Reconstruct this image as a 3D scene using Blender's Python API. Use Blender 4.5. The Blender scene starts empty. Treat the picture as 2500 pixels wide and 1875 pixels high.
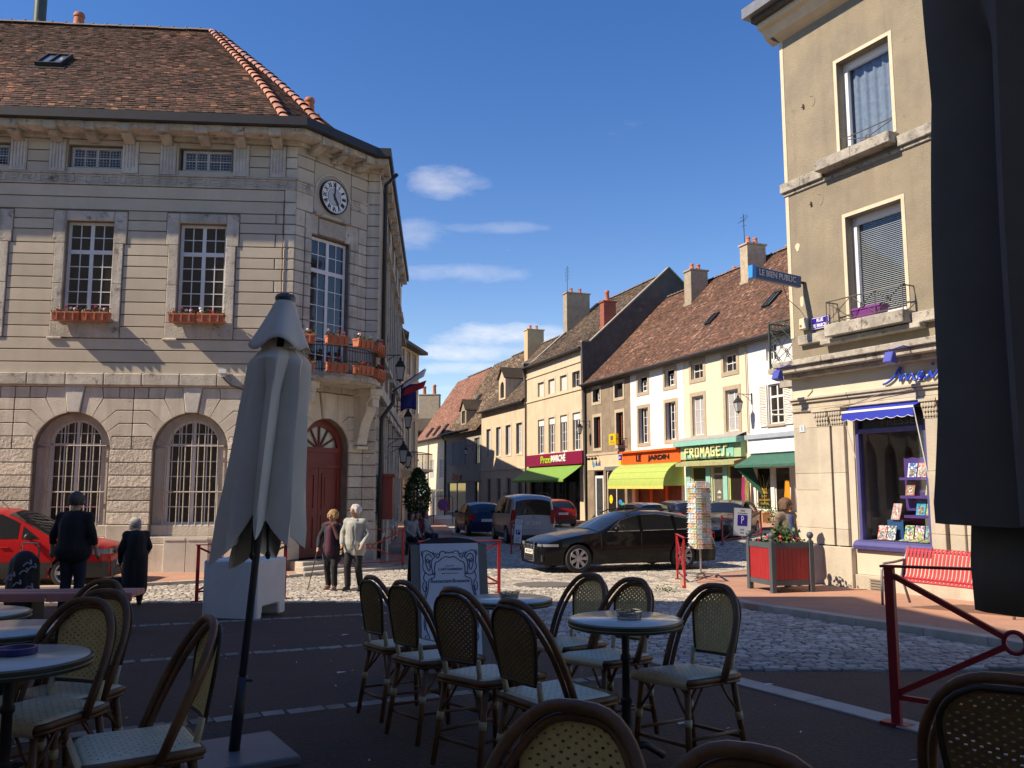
import bpy, bmesh, math, random
from mathutils import Vector, Matrix, noise as mnoise
random.seed(7)
sc = bpy.context.scene
col = sc.collection
R = math.radians
pi = math.pi
cos, sin = math.cos, math.sin

# ------------------------------------------------------------ camera
cam_d = bpy.data.cameras.new('camera'); cam = bpy.data.objects.new('camera', cam_d)
col.objects.link(cam)
cam.location = (0, 0, 1.42); cam.rotation_euler = (R(90 + 6.94), 0, 0)
cam_d.sensor_width = 36; cam_d.lens = 2090 / 2500 * 36
cam_d.clip_start = .05; cam_d.clip_end = 6000
sc.camera = cam
# ------------------------------------------------------------ light
SUN_EL, SUN_AZ = R(42), R(19)          # light travels towards (cos az, sin az), falling at SUN_EL
sun_d = bpy.data.lights.new('sun', 'SUN'); sun = bpy.data.objects.new('sun', sun_d); col.objects.link(sun)
sun_d.energy = 4.6; sun_d.angle = R(.53); sun_d.color = (1, .95, .86)
_dir = Vector((cos(SUN_AZ) * cos(SUN_EL), sin(SUN_AZ) * cos(SUN_EL), -sin(SUN_EL)))
sun.rotation_euler = _dir.to_track_quat('-Z', 'Y').to_euler()
sun.location = (-30, -10, 40)
vs = sc.view_settings
vs.view_transform = 'Standard'; vs.look = 'None'; vs.gamma = 1; vs.exposure = 0.6
vs.use_curve_mapping = False
vs.use_white_balance = True; vs.white_balance_temperature = 8100; vs.white_balance_tint = 14
wd = bpy.data.worlds.new('World'); sc.world = wd; wd.use_nodes = True
def build_world():
    nt = wd.node_tree; N = nt.nodes; L = nt.links
    for n in list(N): N.remove(n)
    out = N.new('ShaderNodeOutputWorld'); bg = N.new('ShaderNodeBackground')
    sky = N.new('ShaderNodeTexSky'); sky.sky_type = 'NISHITA'; sky.sun_disc = False
    sky.sun_elevation = SUN_EL
    # direction to the sun = -travel; blender: rotation 0 = +Y, clockwise
    tx, ty = -cos(SUN_AZ), -sin(SUN_AZ)
    sky.sun_rotation = math.atan2(tx, ty)
    sky.altitude = 200; sky.air_density = 1.0; sky.dust_density = 0.0; sky.ozone_density = 2.2
    bg.inputs[1].default_value = SKY_STRENGTH
    tc = N.new('ShaderNodeTexCoord')
    def math_n(op, a, b=None, clamp=False):
        m = N.new('ShaderNodeMath'); m.operation = op; m.use_clamp = clamp
        for i, s in enumerate((a, b)):
            if s is None: continue
            if isinstance(s, (int, float)): m.inputs[i].default_value = s
            else: L.new(s, m.inputs[i])
        return m.outputs[0]
    sep = N.new('ShaderNodeSeparateXYZ'); L.new(tc.outputs['Generated'], sep.inputs[0])
    X, Y, Z = sep.outputs
    # flat cloud-layer coordinates: the sky dome projected on a plane overhead
    dn = math_n('MAXIMUM', math_n('ADD', Z, .12), .02)
    cx = math_n('DIVIDE', X, dn); cy = math_n('DIVIDE', Y, dn)
    cmb = N.new('ShaderNodeCombineXYZ'); L.new(cx, cmb.inputs[0]); L.new(cy, cmb.inputs[1])
    nz = N.new('ShaderNodeTexNoise'); nz.inputs['Scale'].default_value = 1.6; nz.inputs['Detail'].default_value = 9
    nz.inputs['Roughness'].default_value = .62; nz.inputs['Distortion'].default_value = .25
    L.new(cmb.outputs[0], nz.inputs[0])
    nz2 = N.new('ShaderNodeTexNoise'); nz2.inputs['Scale'].default_value = 14; nz2.inputs['Detail'].default_value = 8
    nz2.inputs['Roughness'].default_value = .6
    mp = N.new('ShaderNodeMapping'); mp.inputs['Scale'].default_value = (1, 1, 2.6)
    L.new(tc.outputs['Generated'], mp.inputs[0]); L.new(mp.outputs[0], nz2.inputs[0])
    total = None
    # individual fair-weather clouds: (direction x, z over y, half width, half height, strength)
    for (ax, az, w, h, k) in CLOUDS:
        ry = math_n('MAXIMUM', Y, .001)
        px = math_n('DIVIDE', math_n('SUBTRACT', math_n('DIVIDE', X, ry), ax), w)
        pz = math_n('DIVIDE', math_n('SUBTRACT', math_n('DIVIDE', Z, ry), az), h)
        r2 = math_n('ADD', math_n('MULTIPLY', px, px), math_n('MULTIPLY', pz, pz))
        fall = math_n('SUBTRACT', 1.0, r2)
        v = math_n('ADD', fall, math_n('MULTIPLY', math_n('SUBTRACT', nz2.outputs[0], .5), 4.2))
        v = math_n('MULTIPLY', math_n('MULTIPLY', v, .33, True), k)
        fr = math_n('GREATER_THAN', Y, .05)
        v = math_n('MULTIPLY', v, fr)
        total = v if total is None else math_n('MAXIMUM', total, v)
    # scattered wisps over the whole dome
    wisp = math_n('MULTIPLY', math_n('SUBTRACT', nz.outputs[0], .60), 2.2, True)
    total = math_n('MAXIMUM', total, math_n('MULTIPLY', wisp, .55))
    mix = N.new('ShaderNodeMixRGB'); L.new(total, mix.inputs[0])
    hs = N.new('ShaderNodeHueSaturation'); hs.inputs['Saturation'].default_value = 1.36; hs.inputs['Hue'].default_value = .514; hs.inputs['Value'].default_value = 1.04
    L.new(sky.outputs[0], hs.inputs['Color'])
    L.new(hs.outputs[0], mix.inputs[1]); mix.inputs[2].default_value = (6.2, 6.6, 7.2, 1)
    L.new(mix.outputs[0], bg.inputs[0]); L.new(bg.outputs[0], out.inputs[0])
SKY_STRENGTH = .125
CLOUDS = [(-.078, .368, .052, .022, .62), (-.02, .312, .07, .008, .35), (-.118, .300, .040, .024, .42), (-.06, .2546, .085, .012, .4), (-.012, .178, .085, .018, 1.0), (-.03, .160, .10, .012, .9), (.02, .186, .06, .012, .9), (-.06, .140, .07, .008, .7)]
build_world()

# ------------------------------------------------------------ materials
MATS = {}
def mat(name, c1, c2=None, scale=4, rough=.8, bump=0, bscale=None, metal=0, rand=0, attr=0, spec=.5, streak=0, streakc=None, coat=0, detail=6, thr=(.35, .65), spots=None, sheen=0, bdist=.02):
    """procedural material: two tones by noise, per-object / per-piece variation, vertical streaks, relief"""
    if name in MATS: return MATS[name]
    m = bpy.data.materials.new(name); m.use_nodes = True; MATS[name] = m
    nt = m.node_tree; N = nt.nodes; L = nt.links
    b = N['Principled BSDF']
    b.inputs['Roughness'].default_value = rough; b.inputs['Metallic'].default_value = metal
    b.inputs['Specular IOR Level'].default_value = spec
    if coat: b.inputs['Coat Weight'].default_value = coat; b.inputs['Coat Roughness'].default_value = .04
    geo = N.new('ShaderNodeNewGeometry')
    c = None
    if c2 is None: c2 = tuple(x * .8 for x in c1)
    nz = N.new('ShaderNodeTexNoise'); nz.inputs['Scale'].default_value = scale; nz.inputs['Detail'].default_value = detail
    nz.inputs['Roughness'].default_value = .65
    L.new(geo.outputs['Position'], nz.inputs['Vector'])
    cr = N.new('ShaderNodeMapRange'); cr.inputs[1].default_value = thr[0]; cr.inputs[2].default_value = thr[1]
    L.new(nz.outputs[0], cr.inputs[0])
    mx = N.new('ShaderNodeMixRGB'); L.new(cr.outputs[0], mx.inputs[0])
    mx.inputs[1].default_value = (*c1, 1); mx.inputs[2].default_value = (*c2, 1)
    c = mx.outputs[0]
    if spots:                                  # (scale, threshold, colour) : lichen, grit, stains
        for (ss, st, scol) in (spots if isinstance(spots, list) else [spots]):
            n2 = N.new('ShaderNodeTexNoise'); n2.inputs['Scale'].default_value = ss; n2.inputs['Detail'].default_value = 5
            n2.inputs['Roughness'].default_value = .7
            L.new(geo.outputs['Position'], n2.inputs['Vector'])
            mr = N.new('ShaderNodeMapRange'); mr.inputs[1].default_value = st; mr.inputs[2].default_value = st + .1
            L.new(n2.outputs[0], mr.inputs[0])
            m2 = N.new('ShaderNodeMixRGB'); L.new(mr.outputs[0], m2.inputs[0]); L.new(c, m2.inputs[1]); m2.inputs[2].default_value = (*scol, 1)
            c = m2.outputs[0]
    if streak:
        mp = N.new('ShaderNodeMapping'); mp.inputs['Scale'].default_value = (3.2, 3.2, .28)
        L.new(geo.outputs['Position'], mp.inputs[0])
        n3 = N.new('ShaderNodeTexNoise'); n3.inputs['Scale'].default_value = 1.6; n3.inputs['Detail'].default_value = 5
        L.new(mp.outputs[0], n3.inputs['Vector'])
        mr = N.new('ShaderNodeMapRange'); mr.inputs[1].default_value = .5; mr.inputs[2].default_value = .75; mr.inputs[4].default_value = streak
        L.new(n3.outputs[0], mr.inputs[0])
        m3 = N.new('ShaderNodeMixRGB'); L.new(mr.outputs[0], m3.inputs[0]); L.new(c, m3.inputs[1])
        m3.inputs[2].default_value = (*(streakc or tuple(x * .45 for x in c1)), 1); c = m3.outputs[0]
    if rand or attr:
        if attr:
            a = N.new('ShaderNodeAttribute'); a.attribute_name = 'rnd'; src = a.outputs['Fac']; amp = attr
        else:
            a = N.new('ShaderNodeObjectInfo'); src = a.outputs['Random']; amp = rand
        mr = N.new('ShaderNodeMapRange'); mr.inputs[3].default_value = 1 - amp; mr.inputs[4].default_value = 1 + amp * .6
        L.new(src, mr.inputs[0])
        hs = N.new('ShaderNodeMixRGB'); hs.blend_type = 'MULTIPLY'; hs.inputs[0].default_value = 1
        L.new(c, hs.inputs[1])
        cc = N.new('ShaderNodeCombineColor')
        for i in range(3): L.new(mr.outputs[0], cc.inputs[i])
        L.new(cc.outputs[0], hs.inputs[2]); c = hs.outputs[0]
    L.new(c, b.inputs['Base Color'])
    if bump:
        n4 = N.new('ShaderNodeTexNoise'); n4.inputs['Scale'].default_value = bscale or scale * 4; n4.inputs['Detail'].default_value = 7
        n4.inputs['Roughness'].default_value = .65
        L.new(geo.outputs['Position'], n4.inputs['Vector'])
        bp = N.new('ShaderNodeBump'); bp.inputs['Strength'].default_value = bump; bp.inputs['Distance'].default_value = bdist
        L.new(n4.outputs[0], bp.inputs['Height']); L.new(bp.outputs[0], b.inputs['Normal'])
    return m
def glass_mat(name, tint=(.02, .025, .03), rough=.04, transm=0, alpha=1):
    """window glass: dark of the room behind put into the tint, sharp reflections"""
    if name in MATS: return MATS[name]
    m = bpy.data.materials.new(name); m.use_nodes = True; MATS[name] = m
    b = m.node_tree.nodes['Principled BSDF']
    b.inputs['Base Color'].default_value = (*tint, 1); b.inputs['Roughness'].default_value = rough
    b.inputs['Specular IOR Level'].default_value = .8
    b.inputs['Transmission Weight'].default_value = transm
    N = m.node_tree.nodes; L = m.node_tree.links
    geo = N.new('ShaderNodeNewGeometry'); n4 = N.new('ShaderNodeTexNoise'); n4.inputs['Scale'].default_value = 2.2
    L.new(geo.outputs['Position'], n4.inputs['Vector'])
    bp = N.new('ShaderNodeBump'); bp.inputs['Strength'].default_value = .06; bp.inputs['Distance'].default_value = .02
    L.new(n4.outputs[0], bp.inputs['Height']); L.new(bp.outputs[0], b.inputs['Normal'])
    return m
def clear_glass(name, tint=(.9, .95, .95)):
    """thin see-through pane: mostly transparent with a Fresnel reflection"""
    if name in MATS: return MATS[name]
    m = bpy.data.materials.new(name); m.use_nodes = True; MATS[name] = m
    N = m.node_tree.nodes; L = m.node_tree.links
    for n in list(N): N.remove(n)
    o = N.new('ShaderNodeOutputMaterial'); t = N.new('ShaderNodeBsdfTransparent'); g_ = N.new('ShaderNodeBsdfGlossy')
    t.inputs[0].default_value = (*tint, 1); g_.inputs['Roughness'].default_value = .02
    lw = N.new('ShaderNodeLayerWeight'); lw.inputs[0].default_value = .5
    pw = N.new('ShaderNodeMath'); pw.operation = 'POWER'; L.new(lw.outputs['Facing'], pw.inputs[0]); pw.inputs[1].default_value = 4
    f = N.new('ShaderNodeMath'); f.operation = 'MULTIPLY_ADD'; L.new(pw.outputs[0], f.inputs[0]); f.inputs[1].default_value = .85; f.inputs[2].default_value = .06
    mx = N.new('ShaderNodeMixShader'); L.new(f.outputs[0], mx.inputs[0]); L.new(t.outputs[0], mx.inputs[1]); L.new(g_.outputs[0], mx.inputs[2])
    L.new(mx.outputs[0], o.inputs[0])
    return m

# ------------------------------------------------------------ mesh helpers
class MB:
    def __init__(s): s.v = []; s.f = []; s.a = []; s.m = []; s.cur = 0
    def add(s, vs, fs, a=None):
        o = len(s.v); s.v += [tuple(v) for v in vs]
        for f in fs: s.f.append(tuple(i + o for i in f)); s.a.append(a if a is not None else 0); s.m.append(s.cur)
        return s
    def box(s, x0, x1, y0, y1, z0, z1, a=None):
        return s.add([(x0, y0, z0), (x1, y0, z0), (x1, y1, z0), (x0, y1, z0), (x0, y0, z1), (x1, y0, z1), (x1, y1, z1), (x0, y1, z1)],
                     [(3, 2, 1, 0), (4, 5, 6, 7), (0, 1, 5, 4), (1, 2, 6, 5), (2, 3, 7, 6), (3, 0, 4, 7)], a)
    def obox(s, M, sx, sy, sz, a=None):
        """box centred on matrix M"""
        vs = [M @ Vector((x * sx / 2, y * sy / 2, z * sz / 2)) for z in (-1, 1) for (x, y) in ((-1, -1), (1, -1), (1, 1), (-1, 1))]
        return s.add(vs, [(3, 2, 1, 0), (4, 5, 6, 7), (0, 1, 5, 4), (1, 2, 6, 5), (2, 3, 7, 6), (3, 0, 4, 7)], a)
    def prism(s, poly, y0, y1, a=None):
        """polygon in (x, z), CCW seen from -y, extruded from y0 (front) to y1"""
        n = len(poly); vs = [(x, y0, z) for x, z in poly] + [(x, y1, z) for x, z in poly]
        fs = [tuple(range(n)), tuple(range(2 * n - 1, n - 1, -1))] + [(i, i + n, (i + 1) % n + n, (i + 1) % n) for i in range(n)]
        return s.add(vs, fs, a)
    def zprism(s, poly, z0, z1, a=None):
        """polygon in (x, y) CCW from above, extruded from z0 to z1"""
        n = len(poly); vs = [(x, y, z0) for x, y in poly] + [(x, y, z1) for x, y in poly]
        fs = [tuple(range(n - 1, -1, -1)), tuple(range(n, 2 * n))] + [(i, (i + 1) % n, (i + 1) % n + n, i + n) for i in range(n)]
        return s.add(vs, fs, a)
    def xprism(s, poly, x0, x1, a=None):
        """polygon in (y, z), extruded along x"""
        n = len(poly); vs = [(x0, y, z) for y, z in poly] + [(x1, y, z) for y, z in poly]
        fs = [tuple(range(n - 1, -1, -1)), tuple(range(n, 2 * n))] + [(i, (i + 1) % n, (i + 1) % n + n, i + n) for i in range(n)]
        return s.add(vs, fs, a)
    def tube(s, pts, r, n=8, cap=True, closed=False, a=None):
        pts = [Vector(p) for p in pts]; k = len(pts); rings = []
        rr = r if isinstance(r, (list, tuple)) else [r] * k
        up = None
        for i, p in enumerate(pts):
            if closed: t = pts[(i + 1) % k] - pts[i - 1]
            else: t = pts[min(i + 1, k - 1)] - pts[max(i - 1, 0)]
            if t.length < 1e-9: t = Vector((0, 0, 1))
            t.normalize()
            if up is None:
                up = Vector((0, 0, 1)) if abs(t.z) < .9 else Vector((1, 0, 0))
            x = t.cross(up)
            if x.length < 1e-6: x = t.cross(Vector((0, 1, 0)))
            x.normalize(); y = x.cross(t); up = y
            rings.append([p + (x * cos(2 * pi * j / n) + y * sin(2 * pi * j / n)) * rr[i] for j in range(n)])
        vs = [v for rg in rings for v in rg]; fs = []
        for i in range(k if closed else k - 1):
            i2 = (i + 1) % k
            for j in range(n): fs.append((i * n + j, i * n + (j + 1) % n, i2 * n + (j + 1) % n, i2 * n + j))
        if cap and not closed:
            fs.append(tuple(range(n - 1, -1, -1))); fs.append(tuple((k - 1) * n + j for j in range(n)))
        return s.add(vs, fs, a)
    def lathe(s, prof, n=16, c=(0, 0, 0), a=None, sx=1, sy=1, cap=True):
        """profile [(r, z)] turned about z"""
        vs = []; fs = []; k = len(prof)
        for r, z in prof:
            for j in range(n): vs.append((c[0] + r * sx * cos(2 * pi * j / n), c[1] + r * sy * sin(2 * pi * j / n), c[2] + z))
        for i in range(k - 1):
            for j in range(n): fs.append((i * n + j, i * n + (j + 1) % n, (i + 1) * n + (j + 1) % n, (i + 1) * n + j))
        if cap and prof[0][0] > 1e-5: fs.append(tuple(range(n - 1, -1, -1)))
        if cap and prof[-1][0] > 1e-5: fs.append(tuple((k - 1) * n + j for j in range(n)))
        return s.add(vs, fs, a)
    def grid(s, fn, nu, nv, a=None, closed_u=False):
        vs = [fn(i / nu, j / nv) for j in range(nv + 1) for i in range(nu + (0 if closed_u else 1))]
        w = nu if closed_u else nu + 1
        fs = [(j * w + i, j * w + (i + 1) % w, (j + 1) * w + (i + 1) % w, (j + 1) * w + i) for j in range(nv) for i in range(nu)]
        return s.add(vs, fs, a)
    def ball(s, c, r, n=10, a=None, sx=1, sy=1, sz=1):
        k = max(4, n // 2)
        prof = [(max(1e-6, r * sin(pi * i / k)), -r * sz * cos(pi * i / k)) for i in range(k + 1)]
        return s.lathe(prof, n, c, a, sx, sy)
    def xf(s, M, start=0):
        for i in range(start, len(s.v)): s.v[i] = tuple(M @ Vector(s.v[i]))
        return s
    def mesh(s, name, mats, smooth=False, attr=False):
        me = bpy.data.meshes.new(name); me.from_pydata(s.v, [], s.f)
        ml = mats if isinstance(mats, (list, tuple)) else [mats]
        for m in ml: me.materials.append(m)
        if any(s.m): me.polygons.foreach_set('material_index', s.m)
        if smooth: me.polygons.foreach_set('use_smooth', [True] * len(me.polygons))
        if attr:
            at = me.attributes.new('rnd', 'FLOAT', 'FACE'); at.data.foreach_set('value', [float(x) for x in s.a])
        me.update()
        return me
    def build(s, name, mats, parent=None, smooth=False, bevel=0, attr=False, loc=None, rotz=None, auto=None):
        me = s.mesh(name, mats, smooth, attr)
        o = bpy.data.objects.new(name, me); col.objects.link(o)
        if parent: o.parent = parent
        if loc: o.location = loc
        if rotz is not None: o.rotation_euler = (0, 0, rotz)
        if bevel:
            md = o.modifiers.new('bevel', 'BEVEL'); md.width = bevel; md.segments = 1; md.limit_method = 'ANGLE'; md.angle_limit = R(40)
        if auto:
            me.polygons.foreach_set('use_smooth', [True] * len(me.polygons))
            sharp_edges(me, auto)
        return o
def sharp_edges(me, deg):
    bm = bmesh.new(); bm.from_mesh(me)
    for e in bm.edges:
        if len(e.link_faces) == 2 and e.calc_face_angle(0) > R(deg): e.smooth = False
        elif len(e.link_faces) != 2: e.smooth = False
    bm.to_mesh(me); bm.free()
def tag(o, label=None, cat=None, group=None, kind=None):
    if label: o['label'] = label
    if cat: o['category'] = cat
    if group: o['group'] = group
    if kind: o['kind'] = kind
    return o
def empty(name, loc=(0, 0, 0), rz=0, label=None, cat=None, group=None):
    o = bpy.data.objects.new(name, None); col.objects.link(o); o.location = loc; o.rotation_euler = (0, 0, rz)
    o.empty_display_size = .1
    return tag(o, label, cat, group)
def inst(name, me, parent, loc=(0, 0, 0), rot=None, scale=None):
    o = bpy.data.objects.new(name, me); col.objects.link(o); o.parent = parent; o.location = loc
    if rot is not None: o.rotation_euler = rot
    if scale is not None: o.scale = scale
    return o
def copy_tree(o, parent=None):
    c = o.copy(); col.objects.link(c); c.parent = parent
    for ch in o.children: copy_tree(ch, c)
    return c
_tmp = bpy.data.scenes.new('workbench')
def eval_mesh(o):
    _tmp.collection.objects.link(o); vl = _tmp.view_layers[0]; vl.update(); me = bpy.data.meshes.new_from_object(o.evaluated_get(vl.depsgraph)); _tmp.collection.objects.unlink(o); return me
def text_mesh(txt, size, depth=.01, space=1, shear=0, align='CENTER', bold=0):
    cu = bpy.data.curves.new('lettering', 'FONT'); cu.body = txt; cu.size = size; cu.extrude = depth / 2
    cu.align_x = align; cu.align_y = 'CENTER'; cu.space_character = space; cu.shear = shear; cu.resolution_u = 2; cu.offset = bold
    o = bpy.data.objects.new('lettering', cu); me = eval_mesh(o)
    bpy.data.objects.remove(o); bpy.data.curves.remove(cu)
    return me
def lettering(txt, size, m, parent, loc, width=None, height=None, depth=.01, rot=(pi / 2, 0, 0), bold=0, shear=0, name='lettering', space=1, align='CENTER'):
    """letters standing in the local x/z plane, facing -y"""
    me = text_mesh(txt, size, depth, space, shear, align, bold); me.materials.clear(); me.materials.append(m)
    xs = [v.co.x for v in me.vertices]; ys = [v.co.y for v in me.vertices]
    w, h = max(xs) - min(xs), max(ys) - min(ys)
    sx = width / w if width else 1; sy = height / h if height else (sx if width else 1)
    me.transform(Matrix.Diagonal((sx, sy, 1, 1)))
    me.name = name
    return inst(name, me, parent, loc, rot)
# ------------------------------------------------------------ terrain height
def lerp_tab(t, x):
    if x <= t[0][0]: return t[0][1]
    for (a, b), (c, d) in zip(t, t[1:]):
        if x <= c: return b + (d - b) * (x - a) / (c - a)
    return t[-1][1]
GT = [(-200, 0), (4.5, 0), (15, -.55), (30, -.6), (50, -.65), (70, -.9), (80, -1.1), (100, -1.9), (140, -2.6), (900, -3)]
def gz(x, y):
    z = lerp_tab(GT, y)
    if x > 5.5 and y > 22: z += .1 * min(x - 5.5, 9) * min(1, (y - 22) / 8)
    return z
# ------------------------------------------------------------ ground, street, pavements
m_asph = mat('street_asphalt', (.10, .085, .075), (.075, .065, .06), 1.2, .92, .5, 60, bdist=.006)
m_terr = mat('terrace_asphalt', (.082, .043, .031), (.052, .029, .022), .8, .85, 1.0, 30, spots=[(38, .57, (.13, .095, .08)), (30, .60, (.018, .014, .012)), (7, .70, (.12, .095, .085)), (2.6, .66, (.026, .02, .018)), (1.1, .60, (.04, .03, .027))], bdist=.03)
m_pink = mat('pavement_asphalt', (.46, .245, .165), (.35, .195, .14), 1.3, .9, .6, 90, spots=[(110, .62, (.42, .30, .24)), (2.2, .62, (.22, .15, .12))], bdist=.006)
m_joint = mat('cobble_joint', (.075, .065, .055), (.05, .045, .038), 3, .95, .6, 40, spots=(1.1, .64, (.07, .085, .03)))
m_cob = mat('cobblestone', (.50, .455, .385), (.35, .32, .27), 2.2, .7, .7, 45, attr=.42, bdist=.012, spots=(1.4, .66, (.20, .21, .13)))
m_cobo = mat('cobblestone_single', (.36, .33, .285), (.25, .23, .20), 2.2, .68, .7, 45, rand=.42, bdist=.012)
m_kerb = mat('kerb_stone', (.47, .42, .345), (.35, .315, .26), 3, .75, .5, 50, rand=.18, bdist=.008)
m_band = mat('pale_sett', (.30, .265, .215), (.21, .19, .16), 5, .8, .5, 50, rand=.3)

def strip(name, ys, xl, xr, dz, m, nx=6, kind='structure', side=None):
    b = MB(); pr = None
    def fn(u, v):
        t = v * (len(ys) - 1); i = min(int(t), len(ys) - 2); y = ys[i] + (ys[i + 1] - ys[i]) * (t - i)
        a, c = xl(y), xr(y); x = a + (c - a) * u
        return (x, y, gz(x, y) + dz)
    b.grid(fn, nx, (len(ys) - 1))
    o = b.build(name, m, smooth=False); tag(o, kind=kind)
    return o
def frange(a, b, s):
    n = int(round((b - a) / s)); return [a + (b - a) * i / n for i in range(n + 1)]
# one large sheet out to the horizon
gb = MB()
gxs = [-900, -300, -120] + frange(-60, 60, 3) + [120, 300, 900]
gys = [-900, -200, -60] + frange(-30, 4.5, 3) + frange(6, 50, 2) + frange(54, 150, 6) + [300, 900, 2500]
W = len(gxs)
gb.add([(x, y, gz(x, y) - .03) for y in gys for x in gxs], [(j * W + i, j * W + i + 1, (j + 1) * W + i + 1, (j + 1) * W + i) for j in range(len(gys) - 1) for i in range(W - 1)])
tag(gb.build('ground', m_asph), kind='structure')
K2 = [(-6, 5.2), (0, 4.6), (3, 3.2), (4.2, 2.75), (5.3, 2.52), (5.64, 2.45), (6.6, 2.01), (7.2, 1.79), (9, 1.0), (11, 0), (13, -1.05), (14.4, -1.9), (15.2, -2.6)]
def k2(y): return lerp_tab(K2, y)
KR = [(3, 6.8), (6, 5.9), (8, 5.42), (9.53, 5.16), (10.8, 4.81), (12.94, 4.18), (14.2, 3.80), (16.8, 3.54), (18.2, 3.5)]
def kr(y): return lerp_tab(KR, y)
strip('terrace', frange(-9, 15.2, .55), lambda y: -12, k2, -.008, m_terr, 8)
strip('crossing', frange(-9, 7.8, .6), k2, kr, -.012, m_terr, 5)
HK = [(-30, 15.6), (-12, 16.9), (-8.3, 17.45), (-6.5, 18.57), (-4.88, 19.76), (-2.64, 22.03)]
street = strip('cobbled_street', frange(7.75, 15.2, .5), k2, kr, -.022, m_joint, 5)
st2 = MB(); ys = frange(15.2, 50, .8) + frange(52, 130, 3)
def fn(u, v):
    t = v * (len(ys) - 1); i = min(int(t), len(ys) - 2); y = ys[i] + (ys[i + 1] - ys[i]) * (t - i); x = -16 + 40 * u
    return (x, y, gz(x, y) - .022)
st2.grid(fn, 24, len(ys) - 1)
m_joint2 = mat('far_cobbles', (.46, .42, .355), (.30, .275, .235), 9, .85, .8, 16, spots=(11, .58, (.11, .10, .09)), bdist=.02)
st2.build('street_bed', [m_joint2, m_joint], street)
# ---- cobbles: rows with jitter; the largest 300 are single stones
def inside_street(x, y):
    if y < 7.85: return False
    if y <= 15.25: return k2(y) + .10 < x < kr(y) - .12
    if x < -9.5 or (y > 23 and x < -2): return False
    # hall kerb
    hy = lerp_tab(HK, x) if x < -2.64 else 99
    if y > hy - .15: return False
    if y < 18.3 and x > kr(y) - .12: return False
    if y >= 18.3 and x > 3.5 + (y - 18.2) * 1.3: return False
    return y < 34 and x < 8
cobs = []
ys_ = 7.9; row = 0
while ys_ < 34:
    rh = .105 + random.uniform(-.008, .012); x = -9.6 + random.uniform(0, .1)
    while x < 8:
        w = random.uniform(.10, .165)
        wob = .10 * sin(x * .9 + ys_ * .35) + .05 * sin(x * 2.3 - ys_ * 1.1)
        cx, cy = x + w / 2, ys_ + wob + random.uniform(-.012, .012)
        if inside_street(cx, cy): cobs.append((cx, cy, w - random.uniform(.012, .024), rh - random.uniform(.010, .022)))
        x += w
    ys_ += rh; row += 1
def cob_geo(b, cx, cy, cz, w, d, rz, a, tilt=(0, 0)):
    hw, hd = w / 2, d / 2; c, s = cos(rz), sin(rz); i = min(hw, hd) * .2; vs = []
    j = lambda q: random.uniform(-q, q)
    for (k, z) in ((0, -.03), (0, .006), (i, .016)):
        for (x, y) in ((-hw + k, -hd + k), (hw - k, -hd + k), (hw - k, hd - k), (-hw + k, hd - k)):
            x += j(.006); y += j(.006)
            vs.append((cx + c * x - s * y, cy + s * x + c * y, cz + z + tilt[0] * x + tilt[1] * y))
    b.add(vs, [(0, 1, 5, 4), (1, 2, 6, 5), (2, 3, 7, 6), (3, 0, 4, 7), (4, 5, 9, 8), (5, 6, 10, 9), (6, 7, 11, 10), (7, 4, 8, 11), (8, 9, 10, 11)], a)
def seen(c):   # roughly how large a stone shows: near first, only inside the view
    return abs(c[0]) < .62 * c[1]
near = sorted([c for c in cobs if seen(c) and c[1] < 12 and c[0] > .3], key=lambda c: c[1])[:300]
ns = set(near)
cvar = []
for i in range(8):
    b = MB(); cob_geo(b, 0, 0, 0, .12, .085, 0, 0); cvar.append(b.mesh('cobble', m_cobo))
for (cx, cy, w, d) in near:
    inst('cobble', random.choice(cvar), street, (cx, cy, gz(cx, cy) - .012 + random.uniform(-.004, .006)), (random.uniform(-.05, .05), random.uniform(-.05, .05), random.uniform(-.12, .12)), (w / .12, d / .085, 1))
b = MB()
for c in cobs:
    if c in ns: continue
    cob_geo(b, c[0], c[1], gz(c[0], c[1]) - .014 + random.uniform(-.004, .006), c[2], c[3], random.uniform(-.12, .12), random.random(), (random.uniform(-.05, .05), random.uniform(-.05, .05)))
tag(b.build('cobbles', m_cob, street, attr=True), kind='stuff')
# ---- pavements and kerbs
def ribbon(name, pa, pb, dz, m, depth=.14, n=None):
    """pavement between two polylines of equal length, with a skirt along pa"""
    b = MB(); k = len(pa); vs = []
    for (p, q) in zip(pa, pb):
        for t in (0, .33, .66, 1):
            x, y = p[0] + (q[0] - p[0]) * t, p[1] + (q[1] - p[1]) * t
            vs.append((x, y, gz(x, y) + dz))
    b.add(vs, [(i * 4 + j, (i + 1) * 4 + j, (i + 1) * 4 + j + 1, i * 4 + j + 1) for i in range(k - 1) for j in range(3)])
    b.add([(p[0], p[1], gz(*p) + dz - e) for p in pa for e in (0, depth)], [(2 * i, 2 * i + 1, 2 * i + 3, 2 * i + 2) for i in range(k - 1)])
    # make faces look up
    o = b.build(name, m); bm = bmesh.new(); bm.from_mesh(o.data)
    for f in bm.faces:
        if abs(f.normal.z) > .5 and f.normal.z < 0: f.normal_flip()
    bm.to_mesh(o.data); bm.free()
    return tag(o, kind='structure')
def dens(pl, step):
    out = []
    for (a, b) in zip(pl, pl[1:]):
        L_ = math.dist(a, b); n = max(1, int(L_ / step))
        out += [(a[0] + (b[0] - a[0]) * i / n, a[1] + (b[1] - a[1]) * i / n) for i in range(n)]
    return out + [pl[-1]]
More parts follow.
